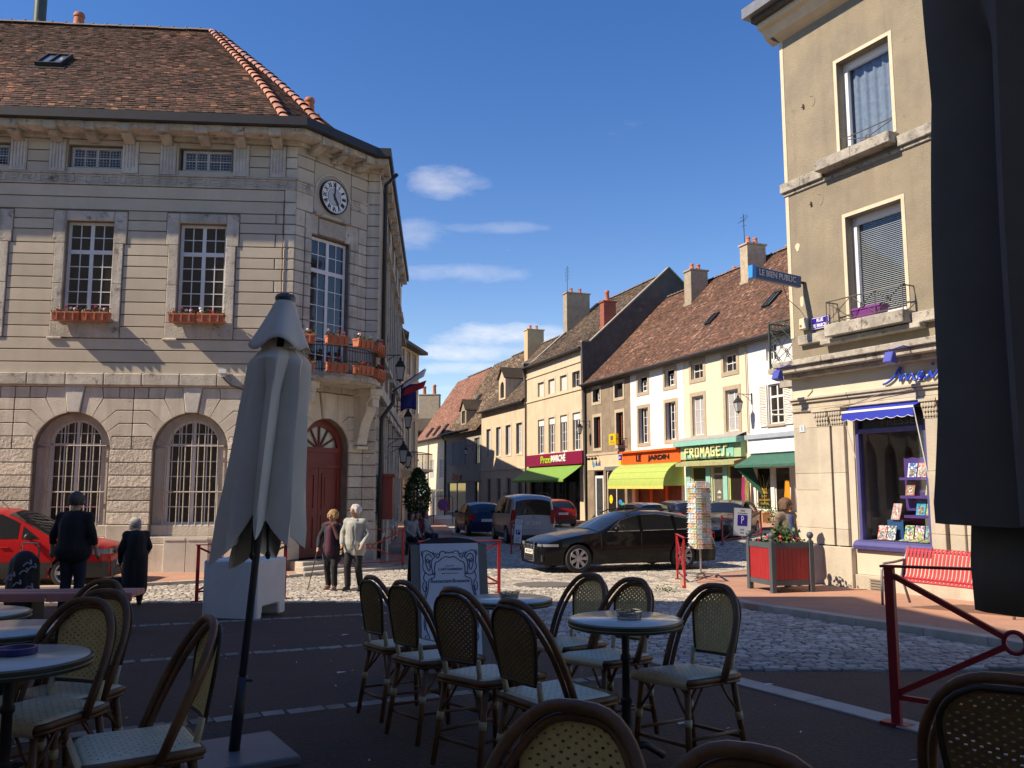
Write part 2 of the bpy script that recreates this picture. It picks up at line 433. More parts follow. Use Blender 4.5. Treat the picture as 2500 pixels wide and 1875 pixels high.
def kerb_line(parent, pl, L_, w, h, dz, m, gap=.012, side=-1):
    """kerb stones laid end to end along a polyline; each stone an object"""
    pts = dens(pl, .05); acc = []; s = 0; last = pts[0]; start = pts[0]; want = L_ * random.uniform(.8, 1.2)
    for p in pts[1:]:
        s += math.dist(last, p); last = p
        if s >= want:
            acc.append((start, p)); start = p; s = 0; want = L_ * random.uniform(.8, 1.2)
    mesh_ = None
    b = MB(); e = .012
    b.box(-.5, .5, -.5, .5, -1, 0); base = b.mesh('kerb_stone', m)
    for (p, q) in acc:
        d = math.dist(p, q); an = math.atan2(q[1] - p[1], q[0] - p[0]); cx, cy = (p[0] + q[0]) / 2, (p[1] + q[1]) / 2
        nx, ny = -sin(an) * side * w / 2, cos(an) * side * w / 2
        z0, z1 = gz(*p), gz(*q)
        o = inst('kerb_stone', base, parent, (cx - nx * .8, cy - ny * .8, (z0 + z1) / 2 + dz), (0, -math.atan2(z1 - z0, d), an), (d - gap, w, h))
        md = o.modifiers.new('bevel', 'BEVEL'); md.width = .015; md.segments = 1
hk = [(-30, 15.6), (-12, 16.9), (-8.3, 17.45), (-6.5, 18.57), (-4.88, 19.76), (-2.64, 22.03), (-2.1, 24), (-2.0, 30), (-2.9, 42), (-5.5, 62), (-12, 92)]
hkd = dens(hk, 1.5)
ha, hb = [], []
for p in hkd:
    ha.append(p); hb.append((p[0] - (p[1] > 21) * 6 - 2, p[1] + (6.5 if p[1] < 22 else 2)))
hp = ribbon('hall_pavement', ha, hb, .05, m_pink)
kerb_line(hp, hk[:8], .9, .16, .2, .062, m_kerb, side=1)
krp = [(x, y) for (y, x) in KR] + [(4.2, 19.6), (6, 21.2), (9, 23), (16, 27)]
kd = dens(krp, 1.2)
rp = ribbon('press_pavement', kd, [(p[0] + 9, p[1] + .5) for p in kd], .075, m_pink)
kerb_line(rp, krp, 1.0, .22, .25, .085, m_kerb, side=1)
# flush pale slabs along the terrace edge
tk = [(x, y) for (y, x) in K2 if y > -3]
terr = bpy.data.objects['terrace']
kerb_line(terr, tk, 1.0, .20, .1, .004, m_kerb, side=1)
# sett lines across the terrace
b = MB(); b.box(-.5, .5, -.5, .5, -1, 0); sett = b.mesh('sett', m_band)
for (px, py) in ((-3.4, 12.42), (-2.5, 9.0), (-1.55, 5.99)):
    dx, dy = .855, .5185
    t = -9 if py > 8 else -6
    while t < 6:
        l = random.uniform(.10, .17); x, y = px + dx * t, py + dy * t
        if k2(y) - .2 > x and y > 3 and y < 15 and abs(x) < .66 * y + .4:
            inst('sett', sett, terr, (x + random.uniform(-.008, .008), y + random.uniform(-.01, .01), gz(x, y) + .001), (.05, 0, math.atan2(dy, dx) + random.uniform(-.08, .08)), (l - .02, .10, .05))
        t += l
# ------------------------------------------------------------ wall / window helpers in a facade frame (x along, y into the wall, z up)
def wall(b, u0, u1, z0, z1, holes, y=0, depth=.25):
    """flat wall with real openings; a hole is (u0,u1,z0,z1) or (u0,u1,z0,zs,'arch') with a round head"""
    us = sorted({u0, u1} | {h[0] for h in holes} | {h[1] for h in holes})
    def top(h): return h[3] + (h[1] - h[0]) / 2 if len(h) > 4 else h[3]
    zs = sorted({z0, z1} | {h[2] for h in holes} | {top(h) for h in holes})
    us = [u for u in us if u0 <= u <= u1]; zs = [z for z in zs if z0 <= z <= z1]
    for a, c in zip(us, us[1:]):
        for d, e in zip(zs, zs[1:]):
            m, n = (a + c) / 2, (d + e) / 2
            if any(h[0] < m < h[1] and h[2] < n < top(h) for h in holes): continue
            b.add([(a, y, d), (c, y, d), (c, y, e), (a, y, e)], [(0, 1, 2, 3)])
    for h in holes:
        a, c, d, e = h[:4]; Y = y + depth
        if len(h) > 4:
            r = (c - a) / 2; mx = (a + c) / 2; n = 16
            arc = [(mx - r * cos(pi * i / n), e + r * sin(pi * i / n)) for i in range(n + 1)]
            for i in range(n):
                (x0, q0), (x1, q1) = arc[i], arc[i + 1]
                b.add([(x0, y, q0), (x1, y, q1), (x1, y, e + r), (x0, y, e + r)], [(0, 1, 2, 3)])
                b.add([(x0, y, q0), (x0, Y, q0), (x1, Y, q1), (x1, y, q1)], [(0, 1, 2, 3)])
            b.add([(a, y, d), (a, Y, d), (a, Y, e), (a, y, e)], [(0, 3, 2, 1)]); b.add([(c, y, d), (c, Y, d), (c, Y, e), (c, y, e)], [(0, 1, 2, 3)])
            b.add([(a, y, d), (c, y, d), (c, Y, d), (a, Y, d)], [(0, 1, 2, 3)])
        else:
            b.add([(a, y, d), (a, Y, d), (a, Y, e), (a, y, e)], [(0, 3, 2, 1)]); b.add([(c, y, d), (c, Y, d), (c, Y, e), (c, y, e)], [(0, 1, 2, 3)])
            b.add([(a, y, d), (c, y, d), (c, Y, d), (a, Y, d)], [(0, 1, 2, 3)]); b.add([(a, y, e), (c, y, e), (c, Y, e), (a, Y, e)], [(0, 3, 2, 1)])
_pane = {}
def pane_mesh(w, h, m):
    k = (round(w, 3), round(h, 3), m.name)
    if k not in _pane:
        b = MB(); b.box(-w / 2, w / 2, -.004, .004, -h / 2, h / 2); _pane[k] = b.mesh('pane', m)
    return _pane[k]
I4 = Matrix.Identity(4)
def window(parent, u0, u1, z0, z1, y, cols, rows, fm, pm, M=I4, fr=.06, bar=.022, leaves=2, transom=None, trows=1, label=None, t=.05, single=False, arch=False):
    """timber casement: outer frame, leaf stiles, glazing bars and one pane object for each light.
    cols = panes across each leaf, rows = panes down; transom = height of a fixed bar with trows above it"""
    b = MB(); panes = []
    b.box(u0, u0 + fr, y, y + t, z0, z1); b.box(u1 - fr, u1, y, y + t, z0, z1)
    b.box(u0 + fr, u1 - fr, y, y + t, z0, z0 + fr); 
    if not arch: b.box(u0 + fr, u1 - fr, y, y + t, z1 - fr, z1)
    secs = [(z0 + fr, z1 - fr, rows)]
    if transom:
        b.box(u0 + fr, u1 - fr, y - .012, y + t, transom - fr * .7, transom + fr * .7)
        secs = [(z0 + fr, transom - fr * .7, rows), (transom + fr * .7, z1 - fr, trows)]
    W = (u1 - u0 - 2 * fr) / leaves
    for (a, c, n) in secs:
        for l in range(leaves):
            x0 = u0 + fr + W * l; x1 = x0 + W; st = fr * .62
            if l: b.box(x0 - st, x0 + st, y - .006, y + t, a, c)
            xa = x0 + (st if l else 0); xb = x1 - (st if l < leaves - 1 else 0)
            pw = (xb - xa) / cols; ph = (c - a) / n
            for i in range(1, cols): b.box(xa + pw * i - bar / 2, xa + pw * i + bar / 2, y + .004, y + t - .004, a, c)
            for j in range(1, n):
                for i in range(cols):
                    b.box(xa + pw * i + (bar / 2 if i else 0), xa + pw * (i + 1) - (bar / 2 if i < cols - 1 else 0), y + .006, y + t - .006, a + ph * j - bar / 2, a + ph * j + bar / 2)
            for i in range(cols):
                for j in range(n): panes.append((xa + pw * (i + .5), a + ph * (j + .5), pw, ph))
    b.xf(M)
    o = b.build('window', fm, parent)
    if label: o['label'] = label
    rz = M.to_euler().z
    if single:
        pb = MB()
        for (px, pz, pw, ph) in panes: pb.box(px - pw / 2, px + pw / 2, y + .02, y + .028, pz - ph / 2, pz + ph / 2)
        pb.xf(M); pb.build('pane', pm, o)
    else:
        for (px, pz, pw, ph) in panes:
            inst('pane', pane_mesh(pw, ph, pm), o, M @ Vector((px, y + .024, pz)), (0, 0, rz))
    return o
def stone(parent, poly, y0, y1, m, M=I4, bev=.012, name='stone_block'):
    b = MB(); b.prism(poly, y0, y1); b.xf(M); o = b.build(name, m, parent)
    if bev:
        md = o.modifiers.new('bevel', 'BEVEL'); md.width = bev; md.segments = 1; md.limit_method = 'ANGLE'; md.angle_limit = R(50)
    return o
def rect(u0, u1, z0, z1): return [(u0, z0), (u1, z0), (u1, z1), (u0, z1)]

# ------------------------------------------------------------ roof tiles
def tile_material(name, stops, rough=.85):
    m = bpy.data.materials.new(name); m.use_nodes = True; N = m.node_tree.nodes; L = m.node_tree.links; b = N['Principled BSDF']
    b.inputs['Roughness'].default_value = rough; b.inputs['Specular IOR Level'].default_value = .25
    a = N.new('ShaderNodeAttribute'); a.attribute_name = 'rnd'
    cr = N.new('ShaderNodeValToRGB'); e = cr.color_ramp.elements
    while len(e) < len(stops): e.new(.5)
    for i, (p, c) in enumerate(stops): e[i].position = p; e[i].color = (*c, 1)
    geo = N.new('ShaderNodeNewGeometry'); nz = N.new('ShaderNodeTexNoise'); nz.inputs['Scale'].default_value = .55; nz.inputs['Detail'].default_value = 6; nz.inputs['Roughness'].default_value = .7
    L.new(geo.outputs['Position'], nz.inputs['Vector'])
    mm = N.new('ShaderNodeMath'); mm.operation = 'MULTIPLY_ADD'; mm.inputs[1].default_value = 1.1; mm.inputs[2].default_value = -.55
    L.new(nz.outputs[0], mm.inputs[0])
    ad = N.new('ShaderNodeMath'); ad.operation = 'ADD'; ad.use_clamp = True
    L.new(a.outputs['Fac'], ad.inputs[0]); L.new(mm.outputs[0], ad.inputs[1]); L.new(ad.outputs[0], cr.inputs[0])
    n2 = N.new('ShaderNodeTexNoise'); n2.inputs['Scale'].default_value = 9; n2.inputs['Detail'].default_value = 6
    L.new(geo.outputs['Position'], n2.inputs['Vector'])
    mr = N.new('ShaderNodeMapRange'); mr.inputs[1].default_value = .3; mr.inputs[2].default_value = .7; mr.inputs[3].default_value = .7; mr.inputs[4].default_value = 1.25
    L.new(n2.outputs[0], mr.inputs[0])
    mx = N.new('ShaderNodeMixRGB'); mx.blend_type = 'MULTIPLY'; mx.inputs[0].default_value = 1; L.new(cr.outputs[0], mx.inputs[1]); L.new(mr.outputs[0], mx.inputs[2])
    L.new(mx.outputs[0], b.inputs['Base Color'])
    MATS[name] = m
    return m
m_tile_hall = tile_material('hall_roof_tile', [(0, (.04, .026, .02)), (.5, (.085, .046, .032)), (.86, (.115, .060, .042)), (.97, (.165, .078, .05)), (1, (.27, .13, .075))])
m_tile_row = tile_material('row_roof_tile', [(0, (.09, .058, .044)), (.4, (.15, .085, .06)), (.75, (.20, .105, .074)), (.96, (.27, .13, .085)), (1, (.36, .24, .17))])
m_tile_brn = tile_material('brown_roof_tile', [(0, (.06, .05, .04)), (.5, (.15, .115, .085)), (.9, (.21, .15, .105)), (1, (.3, .2, .13))])
m_tile_red = tile_material('red_roof_tile', [(0, (.14, .075, .055)), (.5, (.25, .12, .085)), (.9, (.31, .15, .105)), (1, (.36, .2, .14))])
m_tile_old = tile_material('mossy_roof_tile', [(0, (.05, .04, .03)), (.4, (.13, .08, .055)), (.7, (.2, .13, .08)), (.93, (.26, .22, .15)), (1, (.42, .38, .3))])
def tiles(b, pos, nrm, A0, A1, B, tw=.17, th=.115, lift=.022):
    """plain tiles on a surface: pos(a, t) for slope distance t in 0..B, a along the eave; A0(t), A1(t) bounds"""
    n = int(B / th)
    for i in range(n):
        t0, t1 = B * i / n, min(B, B * (i + 1.35) / n)
        n0 = nrm(t0); off = random.uniform(0, tw); a = A0(t0) - off
        lo, hi = A0(t0), A1(t0)
        sag = random.uniform(-.006, .006)
        while a < hi:
            x0, x1 = max(a + .004, lo), min(a + tw - .004, hi)
            if x1 - x0 > .03:
                l = lift + random.uniform(-.007, .010) + sag; d = random.uniform(-.014, .014)
                p0, p1 = Vector(pos(x0, max(0, t0 + d))), Vector(pos(x1, max(0, t0 + d)))
                q1, q0 = Vector(pos(x1, t1)), Vector(pos(x0, t1))
                k = random.uniform(-.006, .006)
                vs = [p0 + n0 * (l + k), p1 + n0 * (l - k), q1 + n0 * .006, q0 + n0 * .006, p0 + n0 * -.004, p1 + n0 * -.004]
                b.add(vs, [(0, 1, 2, 3), (4, 5, 1, 0)], random.random())
            a += tw

# ------------------------------------------------------------ town hall
m_lime = mat('limestone_block', (.70, .63, .52), (.55, .49, .41), 1.5, .88, 1.0, 11, rand=.22, spots=[(5, .62, (.42, .37, .31)), (14, .66, (.76, .71, .62))], bdist=.10)
m_limes = mat('limestone_smooth', (.68, .615, .51), (.54, .48, .39), 1.7, .85, .5, 30, rand=.10, spots=[(6, .62, (.38, .335, .285)), (17, .68, (.74, .70, .62))], bdist=.03, streak=.45, streakc=(.30, .26, .215))
m_render = mat('hall_render', (.56, .49, .39), (.49, .43, .34), 1.1, .9, .25, 60, rand=.09, bdist=.006, streak=.18, streakc=(.36, .31, .24))
m_groove = mat('groove_mortar', (.22, .185, .145), (.15, .125, .10), 4, .95, .5, 40)
m_bracket = mat('bracket_stone', (.66, .63, .57), (.50, .47, .42), 3, .85, .5, 40, rand=.08, streak=.4)
m_corn = mat('cornice_stone', (.60, .55, .47), (.42, .38, .32), 2.2, .88, .7, 25, spots=[(4, .57, (.20, .18, .155)), (9, .64, (.62, .59, .52))], bdist=.025, rand=.1, streak=.5, streakc=(.20, .18, .155))
m_zinc = mat('dark_gutter_metal', (.035, .035, .038), (.028, .028, .03), 3, .5, .1, 20, spec=.4)
m_white = mat('white_window_paint', (.74, .75, .76), (.66, .67, .68), 4, .5)
m_glass = glass_mat('window_glass', (.03, .026, .02))
m_glassb = glass_mat('window_glass_blue', (.05, .06, .07))
m_reddoor = mat('dark_red_paint', (.20, .032, .024), (.16, .026, .02), 3, .5, .15, 30)
m_iron = mat('black_iron', (.022, .022, .024), (.03, .028, .028), 8, .5, .1, 60, spec=.4)
m_barm = mat('pale_window_bar', (.55, .50, .42), (.36, .30, .24), 12, .55, .2, 80)
m_terra = mat('terracotta', (.52, .17, .085), (.44, .135, .07), 4, .75, .1, 50, rand=.1)
m_hiptile = mat('hip_tile', (.50, .22, .15), (.36, .15, .10), 6, .8, .3, 30, rand=.25)
TA = R(4.9)
TH = Vector((-7.626, 20.364, 0))
hall = empty('town_hall', TH, TA, 'pale limestone town hall with clock over the cut corner and brown tiled roof', 'building')
CA = R(48.3)
def frame(x, y, a): return Matrix.Translation((x, y, 0)) @ Matrix.Rotation(a, 4, 'Z')
MC = frame(2.272, 0, CA); CL = 2.41                              # cut corner with the clock
px, py = 2.272 + CL * cos(CA), CL * sin(CA)
MP = frame(px, py, 0); PL = .34                                 # short pier
MS = frame(px + PL, py, pi / 2); SL = 13.2                      # long side in the side street
UL = -9.9
ZB, ZS0, ZS1, ZW = -.62, 3.84, 4.13, 10.0
AC = [-8.12, -5.42, -2.72, -.01]; AR = .87; AZ = 2.33                  # arched windows
WC = [-7.92, -5.26, -2.6, .06]                                          # first-floor windows
# core walls
b = MB()
holes = [(c - AR, c + AR, .30, AZ, 'arch') for c in AC] + [(c - .56, c + .56, 5.40, 7.86) for c in WC] + [(c - .62, c + .62, 9.21, 9.76) for c in (-7.90, -5.24, -2.59, .04)]
wall(b, UL, 2.272, ZB, ZW, holes, .03, .38)
n0 = len(b.v)
wall(b, 0, CL, ZB, ZW, [(.42, 1.92, -.30, 2.40, 'arch'), (.52, 1.80, 4.25, 7.80)], .03, .38); b.xf(MC, n0); n0 = len(b.v)
wall(b, 0, PL, ZB, ZW, [], .03, .2); b.xf(MP, n0); n0 = len(b.v)
sw = [1.6 + 2.35 * i for i in range(5)]
wall(b, 0, SL, ZB, ZW, [(u - .55, u + .55, 5.3, 7.8) for u in sw] + [(u - .55, u + .55, .5, 3.2) for u in sw], .03, .3); b.xf(MS, n0)
b.box(UL - .02, UL, .03, 14, ZB, ZW); b.add([(UL, 14, ZB), (px + PL, 14, ZB), (px + PL, 14, ZW), (UL, 14, ZW)], [(0, 3, 2, 1)])
b.build('wall', m_groove, hall)
# dark rooms: near-black sheets behind the openings, room shade put into the colour
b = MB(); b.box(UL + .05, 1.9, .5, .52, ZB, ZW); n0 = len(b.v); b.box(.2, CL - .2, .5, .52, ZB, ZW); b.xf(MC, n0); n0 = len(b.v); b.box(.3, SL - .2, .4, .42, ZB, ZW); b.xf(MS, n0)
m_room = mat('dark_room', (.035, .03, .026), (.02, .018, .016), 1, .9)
b.build('dark_backing', m_room, hall)
# ---- ground floor ashlar with voussoirs
CZ = [.57, .86, 1.13, 1.44, 1.72, 2.02, 2.33, 2.63, 2.94, 3.25, 3.54, 3.80]
G = .009
def arcpt(c, deg): return (c + AR * cos(R(deg)), AZ + AR * sin(R(deg)))
edges = [UL] + [e for c in AC for e in (c - AR, c + AR)] + [2.272]
spans = [(UL, AC[0] - AR)] + [(AC[i] + AR, AC[i + 1] - AR) for i in range(3)] + [(AC[3] + AR, 2.272)]
for k, (z0, z1) in enumerate(zip(CZ, CZ[1:])):
    if z1 <= 2.34:
        for (a, c) in spans:
            n = 1 if c - a < 1.2 else 2
            cuts = [a + (c - a) * i / n + (random.uniform(-.12, .12) if 0 < i < n else 0) for i in range(n + 1)]
            for q0, q1 in zip(cuts, cuts[1:]): stone(hall, rect(q0 + (G if q0 != a else 0), q1 - (G if q1 != c else 0), z0 + G, z1 - G), -.012, .06, m_lime)
JA = {2.33: (0, None), 2.63: (12, .90), 2.94: (27, 1.04), 3.25: (44, .97), 3.54: (61, .66)}
for ci, c in enumerate(AC):
    for sgn in (-1, 1):
        nxt = (AC[ci + 1] if ci + 1 < len(AC) else None) if sgn > 0 else (AC[ci - 1] if ci else None)
        lim = ((c + nxt) / 2) if nxt is not None else (2.272 if sgn > 0 else UL)
        zs = [2.33, 2.63, 2.94, 3.25, 3.54]
        for i in range(4):
            (d0, b0), (d1, b1) = JA[zs[i]], JA[zs[i + 1]]
            arc = [arcpt(0, d0 + (d1 - d0) * t / 3) for t in range(4)]
            B0 = (b0 if b0 else AR, zs[i]); B1 = (b1, zs[i + 1])
            L_ = abs(lim - c)
            poly = [arc[0], (B0[0], B0[1] + G), (L_ - G, zs[i] + G), (L_ - G, zs[i + 1] - G), (B1[0], B1[1] - G)] + [(x, z) for x, z in reversed(arc)][:-1]
            if i == 0: poly = [(AR, zs[0] + G), (L_ - G, zs[0] + G), (L_ - G, zs[1] - G), (B1[0], B1[1] - G)] + [(x, z) for x, z in reversed(arc)][:-1]
            # split long blocks
            pts = [(c + sgn * x, z) for x, z in poly]
            if sgn < 0: pts = pts[::-1]
            stone(hall, pts, -.012, .06, m_limes if i > 0 else m_lime, bev=.01)
        arc = [arcpt(0, 61 + 19 * t / 3) for t in range(4)]
        poly = [(.66 - G, 3.54), (.62 - G, 3.80), (.235, 3.80)] + [(x + (.006 if t == 0 else 0), z) for t, (x, z) in enumerate(reversed(arc))]
        pts = [(c + sgn * x, z) for x, z in poly]
        if sgn < 0: pts = pts[::-1]
        stone(hall, pts, -.014, .06, m_limes, bev=.01)
        # top course out to the middle of the pier
        L_ = abs(lim - c); q = [(.62, .80 + (L_ - .62) * .3), (.80 + (L_ - .62) * .3, L_)]
        for (a0, a1) in q:
            r_ = [(c + sgn * (a0 + G + (.035 if (a0 == .62 and z == 3.54 + G) else 0)), z) if e == 0 else (c + sgn * (a1 - G), z) for (e, z) in ((0, 3.54 + G), (1, 3.54 + G), (1, 3.80), (0, 3.80))]
            if sgn < 0: r_ = r_[::-1]
            stone(hall, r_, -.012, .06, m_limes, bev=.01)
    stone(hall, [(c - .135, 3.20), (c + .135, 3.20), (c + .225, 3.81), (c - .225, 3.81)], -.05, .06, m_bracket, bev=.015, name='keystone')
# plinth
for (a, c) in zip(edges, edges[1:]):
    up = .57 if not any(abs((a + c) / 2 - q) < .1 for q in AC) else .30
    stone(hall, rect(a + G, c - G, .13, up - G), -.03, .06, m_limes); stone(hall, rect(a + G, c - G, ZB, .13 - G), -.045, .06, m_limes)
for c in AC: stone(hall, rect(c - AR, c + AR, .30 - G, .56), .12, .44, m_limes, name='sill')
# string course
cuts = frange(UL, 2.30, .88)
for a, c in zip(cuts, cuts[1:]):
    stone(hall, rect(a + .004, c - .004, ZS0, ZS1), -.10, .06, m_corn, bev=.02, name='string_course_stone'); stone(hall, rect(a, c, 3.81, ZS0 - .002), -.045, .06, m_limes, bev=0, name='string_course_stone')
# arched windows behind bars
for c in AC:
    w0, w1 = c - .62, c + .62
    b = MB(); zt = 2.44
    n = 14; r = .62
    ring = [(c + r * cos(pi * i / n), zt + r * .98 * sin(pi * i / n)) for i in range(n + 1)]; rin = [(c + (r - .06) * cos(pi * i / n), zt + (r - .06) * .98 * sin(pi * i / n)) for i in range(n + 1)]
    for i in range(n): b.prism([ring[i], ring[i + 1], rin[i + 1], rin[i]][::-1], .33, .39)
    b.box(c - .03, c + .03, .325, .39, zt, zt + r * .98 - .05)
    for s_ in (-1, 1): b.box(c + s_ * .31 - .012, c + s_ * .31 + .012, .335, .385, zt, zt + .48)
    for s_ in (-1, 1): b.box(c + (.03 if s_ > 0 else -.5), c + (.5 if s_ > 0 else -.03), .336, .384, zt + .27, zt + .29)
    win = window(hall, w0, w1, .56, zt + .04, .33, 2, 5, m_white, m_glass)
    b.build('fanlight', m_white, win)
    g_ = MB(); g_.prism([(c + (r - .03) * cos(pi * i / n), zt + (r - .03) * .98 * sin(pi * i / n)) for i in range(n + 1)], .36, .365); g_.build('pane', m_glass, win)
    # stone infill of the deep reveal beside the frame
    f = MB()
    for s_ in (-1, 1): f.box(min(c + s_ * .62, c + s_ * (AR + .02)), max(c + s_ * .62, c + s_ * (AR + .02)), .22, .41, .30, zt)
    ro = [(c + (AR + .02) * cos(pi * i / n), AZ + (AR + .02) * sin(pi * i / n)) for i in range(n + 1)]
    for i in range(n): f.prism([ro[i], ro[i + 1], ring[i + 1], ring[i]][::-1], .22, .41)
    f.build('window_reveal', m_limes, hall)
    rb = MB()
    for i in range(n): rb.add([(c + AR * 1.0 * cos(pi * i / n), -.01, AZ + AR * sin(pi * i / n)), (c + AR * cos(pi * (i + 1) / n), -.01, AZ + AR * sin(pi * (i + 1) / n)), (c + AR * cos(pi * (i + 1) / n), .23, AZ + AR * sin(pi * (i + 1) / n)), (c + AR * cos(pi * i / n), .23, AZ + AR * sin(pi * i / n))], [(0, 1, 2, 3)])
    g = MB()
    for i in range(9):
        x = c - .60 + 1.2 * i / 8; h = zt - .02 + math.sqrt(max(0, .60 ** 2 - (x - c) ** 2)) * .98
        if i in (0, 8): h = zt + .1
        inst('window_bar', MB().tube([(0, 0, 0), (0, 0, h - .5)], .014, 6).mesh('window_bar', m_barm), hall, (x, .13, .52))
    for z in (.98 + .35, 2.42): g.tube([(c - .74, .13, z), (c + .74, .13, z)], .016, 6)
    g.build('bar_rail', m_barm, hall)
# ---- first floor: rendered bands and keyed window surrounds
def band(u0, u1, z0, z1, M=I4, m=None, y=-.0): stone(hall, rect(u0, u1, z0 + .013, z1 - .013), y, .06, m or m_render, M, bev=.006, name='render_band')
for (z0, z1) in ((4.13, 4.40), (4.40, 4.70), (4.70, 4.98)):
    band(UL, 1.98, z0, z1)
for (z0, z1) in ((8.14, 8.46), (8.46, 8.77)): band(UL, 1.98, z0, z1)
ZR = [4.98, 5.27, 5.56, 5.87, 6.17, 6.46, 6.75, 7.02, 7.30, 7.64, 7.90, 8.14]
for k, (z0, z1) in enumerate(zip(ZR, ZR[1:])):
    sh = .88 if z0 >= 7.29 or z0 < 5.0 else .81
    hs = .86 if z0 >= 7.29 else .80
    e = [UL] + [q for c in WC for q in (c - hs, c + hs)] + [1.98 if k % 2 else 1.80]
    for a, c in zip(e[::2], e[1::2]): band(a + .015, c - .015, z0, z1)
    if not k % 2: band(1.80 + .012, 1.98, z0, z1, m=m_limes)
for c in WC:
    # surround: jambs, head, apron with ears
    for (a0, a1, z0, z1, y_) in ((-.86, -.56, 7.30, 8.10, -.03), (.56, .86, 7.30, 8.10, -.03), (-.80, -.56, 6.3, 7.30, -.03), (.56, .80, 6.3, 7.30, -.03), (-.80, -.56, 5.37, 6.3, -.03), (.56, .80, 5.37, 6.3, -.03), (-.56, .56, 7.86, 8.10, -.03)):
        stone(hall, rect(c + a0 + .003, c + a1 - .003, z0 + .003, z1 - .003), y_, .06, m_corn, bev=.012, name='surround_stone')
    stone(hall, rect(c - .80, c + .80, 4.99, 5.37), -.03, .06, m_corn, bev=.012, name='surround_stone')
    stone(hall, rect(c - .62, c + .62, 5.37, 5.45), -.06, .3, m_corn, bev=.015, name='sill')
    stone(hall, rect(c - .84, c - .5, 4.93, 5.0), -.055, .05, m_corn, bev=.02, name='surround_stone')
    window(hall, c - .56, c + .56, 5.45, 7.86, .16, 2, 5, m_white, m_glass, transom=7.12, trows=2, fr=.07)
    # attic window with wire mesh
    a = c + .02
    window(hall, a - .60, a + .60, 9.22, 9.75, .12, 2, 2, m_white, m_glass, fr=.05)
    wm = MB()
    for i in range(17): wm.box(a - .6 + 1.2 * i / 16 - .004, a - .6 + 1.2 * i / 16 + .004, .085, .091, 9.22, 9.75)
    for i in range(8): wm.box(a - .6, a + .6, .091, .097, 9.25 + .07 * i - .004, 9.25 + .07 * i + .004)
    wm.build('wire_guard', m_barm, hall)
# greek key frieze
def meander(M, u0, u1, z0, z1):
    b = MB(); b.box(u0, u1, -.004, .06, z0, z1); h = z1 - z0; p = .40; n = int((u1 - u0) / p); y0, y1 = -.026, -.002
    for i in range(n):
        x = u0 + p * i + .02; t = .035; za, zb_ = z0 + .035, z1 - .035
        b.box(x, x + t, y0, y1, za, zb_); b.box(x + t, x + .27, y0, y1, zb_ - t, zb_); b.box(x + .27, x + .27 + t, y0, y1, za + .05, zb_)
        b.box(x + .14, x + .27, y0, y1, za + .05, za + .05 + t); b.box(x + .305, x + .40, y0, y1, za + .0, za + t)
    b.box(u0, u1, -.05, -.001, z1 - .018, z1 + .012); b.box(u0, u1, -.035, -.003, z0 - .03, z0 - .001)
    b.xf(M); b.build('key_frieze', m_corn, hall)
meander(I4, UL, 2.25, 8.80, 9.05)
# attic bands and fluted brackets
TG = [-9.6, -8.78, -7.0, -6.15, -4.38, -3.47, -1.755, -.855, .91, 1.80]
def bracket(u, M=I4):
    b = MB(); b.box(u - .19, u + .19, -.03, .06, 9.08, 9.90)
    for i in range(-2, 3): b.box(u + i * .075 - .022, u + i * .075 + .022, -.05, -.028, 9.14 + .1 * random.random() * (i % 2), 9.86)
    b.xf(M); b.build('fluted_bracket', m_bracket, hall, bevel=.006)
for u in TG: bracket(u)
for (z0, z1) in ((9.06, 9.33), (9.33, 9.62), (9.62, 9.92)):
    for a, c in zip([UL] + [t + .19 for t in TG], [t - .19 for t in TG] + [2.0]):
        if any(a - .1 < w + .02 < c + .1 for w in (-7.90, -5.24, -2.59, .04)):
            w = [w for w in (-7.90, -5.24, -2.59, .04) if a - .1 < w + .02 < c + .1][0]
            for q0, q1 in ((a, w - .64), (w + .68, c)):
                if q1 - q0 > .04: band(q0 + .01, q1 - .01, 9.06, 9.92) if z0 == 9.06 else None
            if z0 == 9.06: band(w - .64, w + .68, 9.06, 9.21); band(w - .64, w + .68, 9.77, 9.92)
        else: band(a + .01, c - .01, z0, z1)
# quoins beside the cut corner
for k, (z0, z1) in enumerate(zip([4.13, 4.40, 4.70] + ZR + [8.46], [4.40, 4.70] + ZR + [8.46, 8.79])):
    stone(hall, rect(2.0 + (.0 if k % 2 else .0), 2.272, z0 + .012, z1 - .012), -.01, .06, m_limes)
for (z0, z1) in ((9.06, 9.33), (9.33, 9.62), (9.62, 9.92)): stone(hall, rect(2.01, 2.272, z0 + .012, z1 - .012), -.01, .06, m_limes)
pb = MB(); pb.tube([(1.99, -.03, 4.2), (1.99, -.03, 8.5)], .012, 6); pb.build('conductor_rod', mat('rust', (.18, .07, .04), (.1, .05, .03), 20, .8), hall)
# ---- the cut corner
def cst(u0, u1, z0, z1, m=m_limes, y=-.012, **k): return stone(hall, rect(u0 + .008, u1 - .008, z0 + .01, z1 - .01), y, .06, m, MC, **k)
for (z0, z1) in zip([4.13, 4.40, 4.70] + ZR, [4.40, 4.70] + ZR):
    if z0 >= 7.85: continue
    cst(0, .30, z0, z1); cst(2.10, CL, z0, z1)
    cst(.30, .52, z0, z1, m_corn, -.03) if z0 > 4.2 else None
    cst(1.80, 2.10, z0, z1, m_corn, -.03) if z0 > 4.2 else None
cst(.30, .72, 7.80, 8.32, m_corn); cst(1.62, 2.10, 7.80, 8.32, m_corn); cst(.72, 1.62, 7.82, 8.26, m_lime, -.03)
cst(.55, 1.75, 8.28, 8.37, m_corn, -.12, name='clock_ledge')
cst(0, .30, 7.90, 8.32); cst(2.10, CL, 7.90, 8.32)
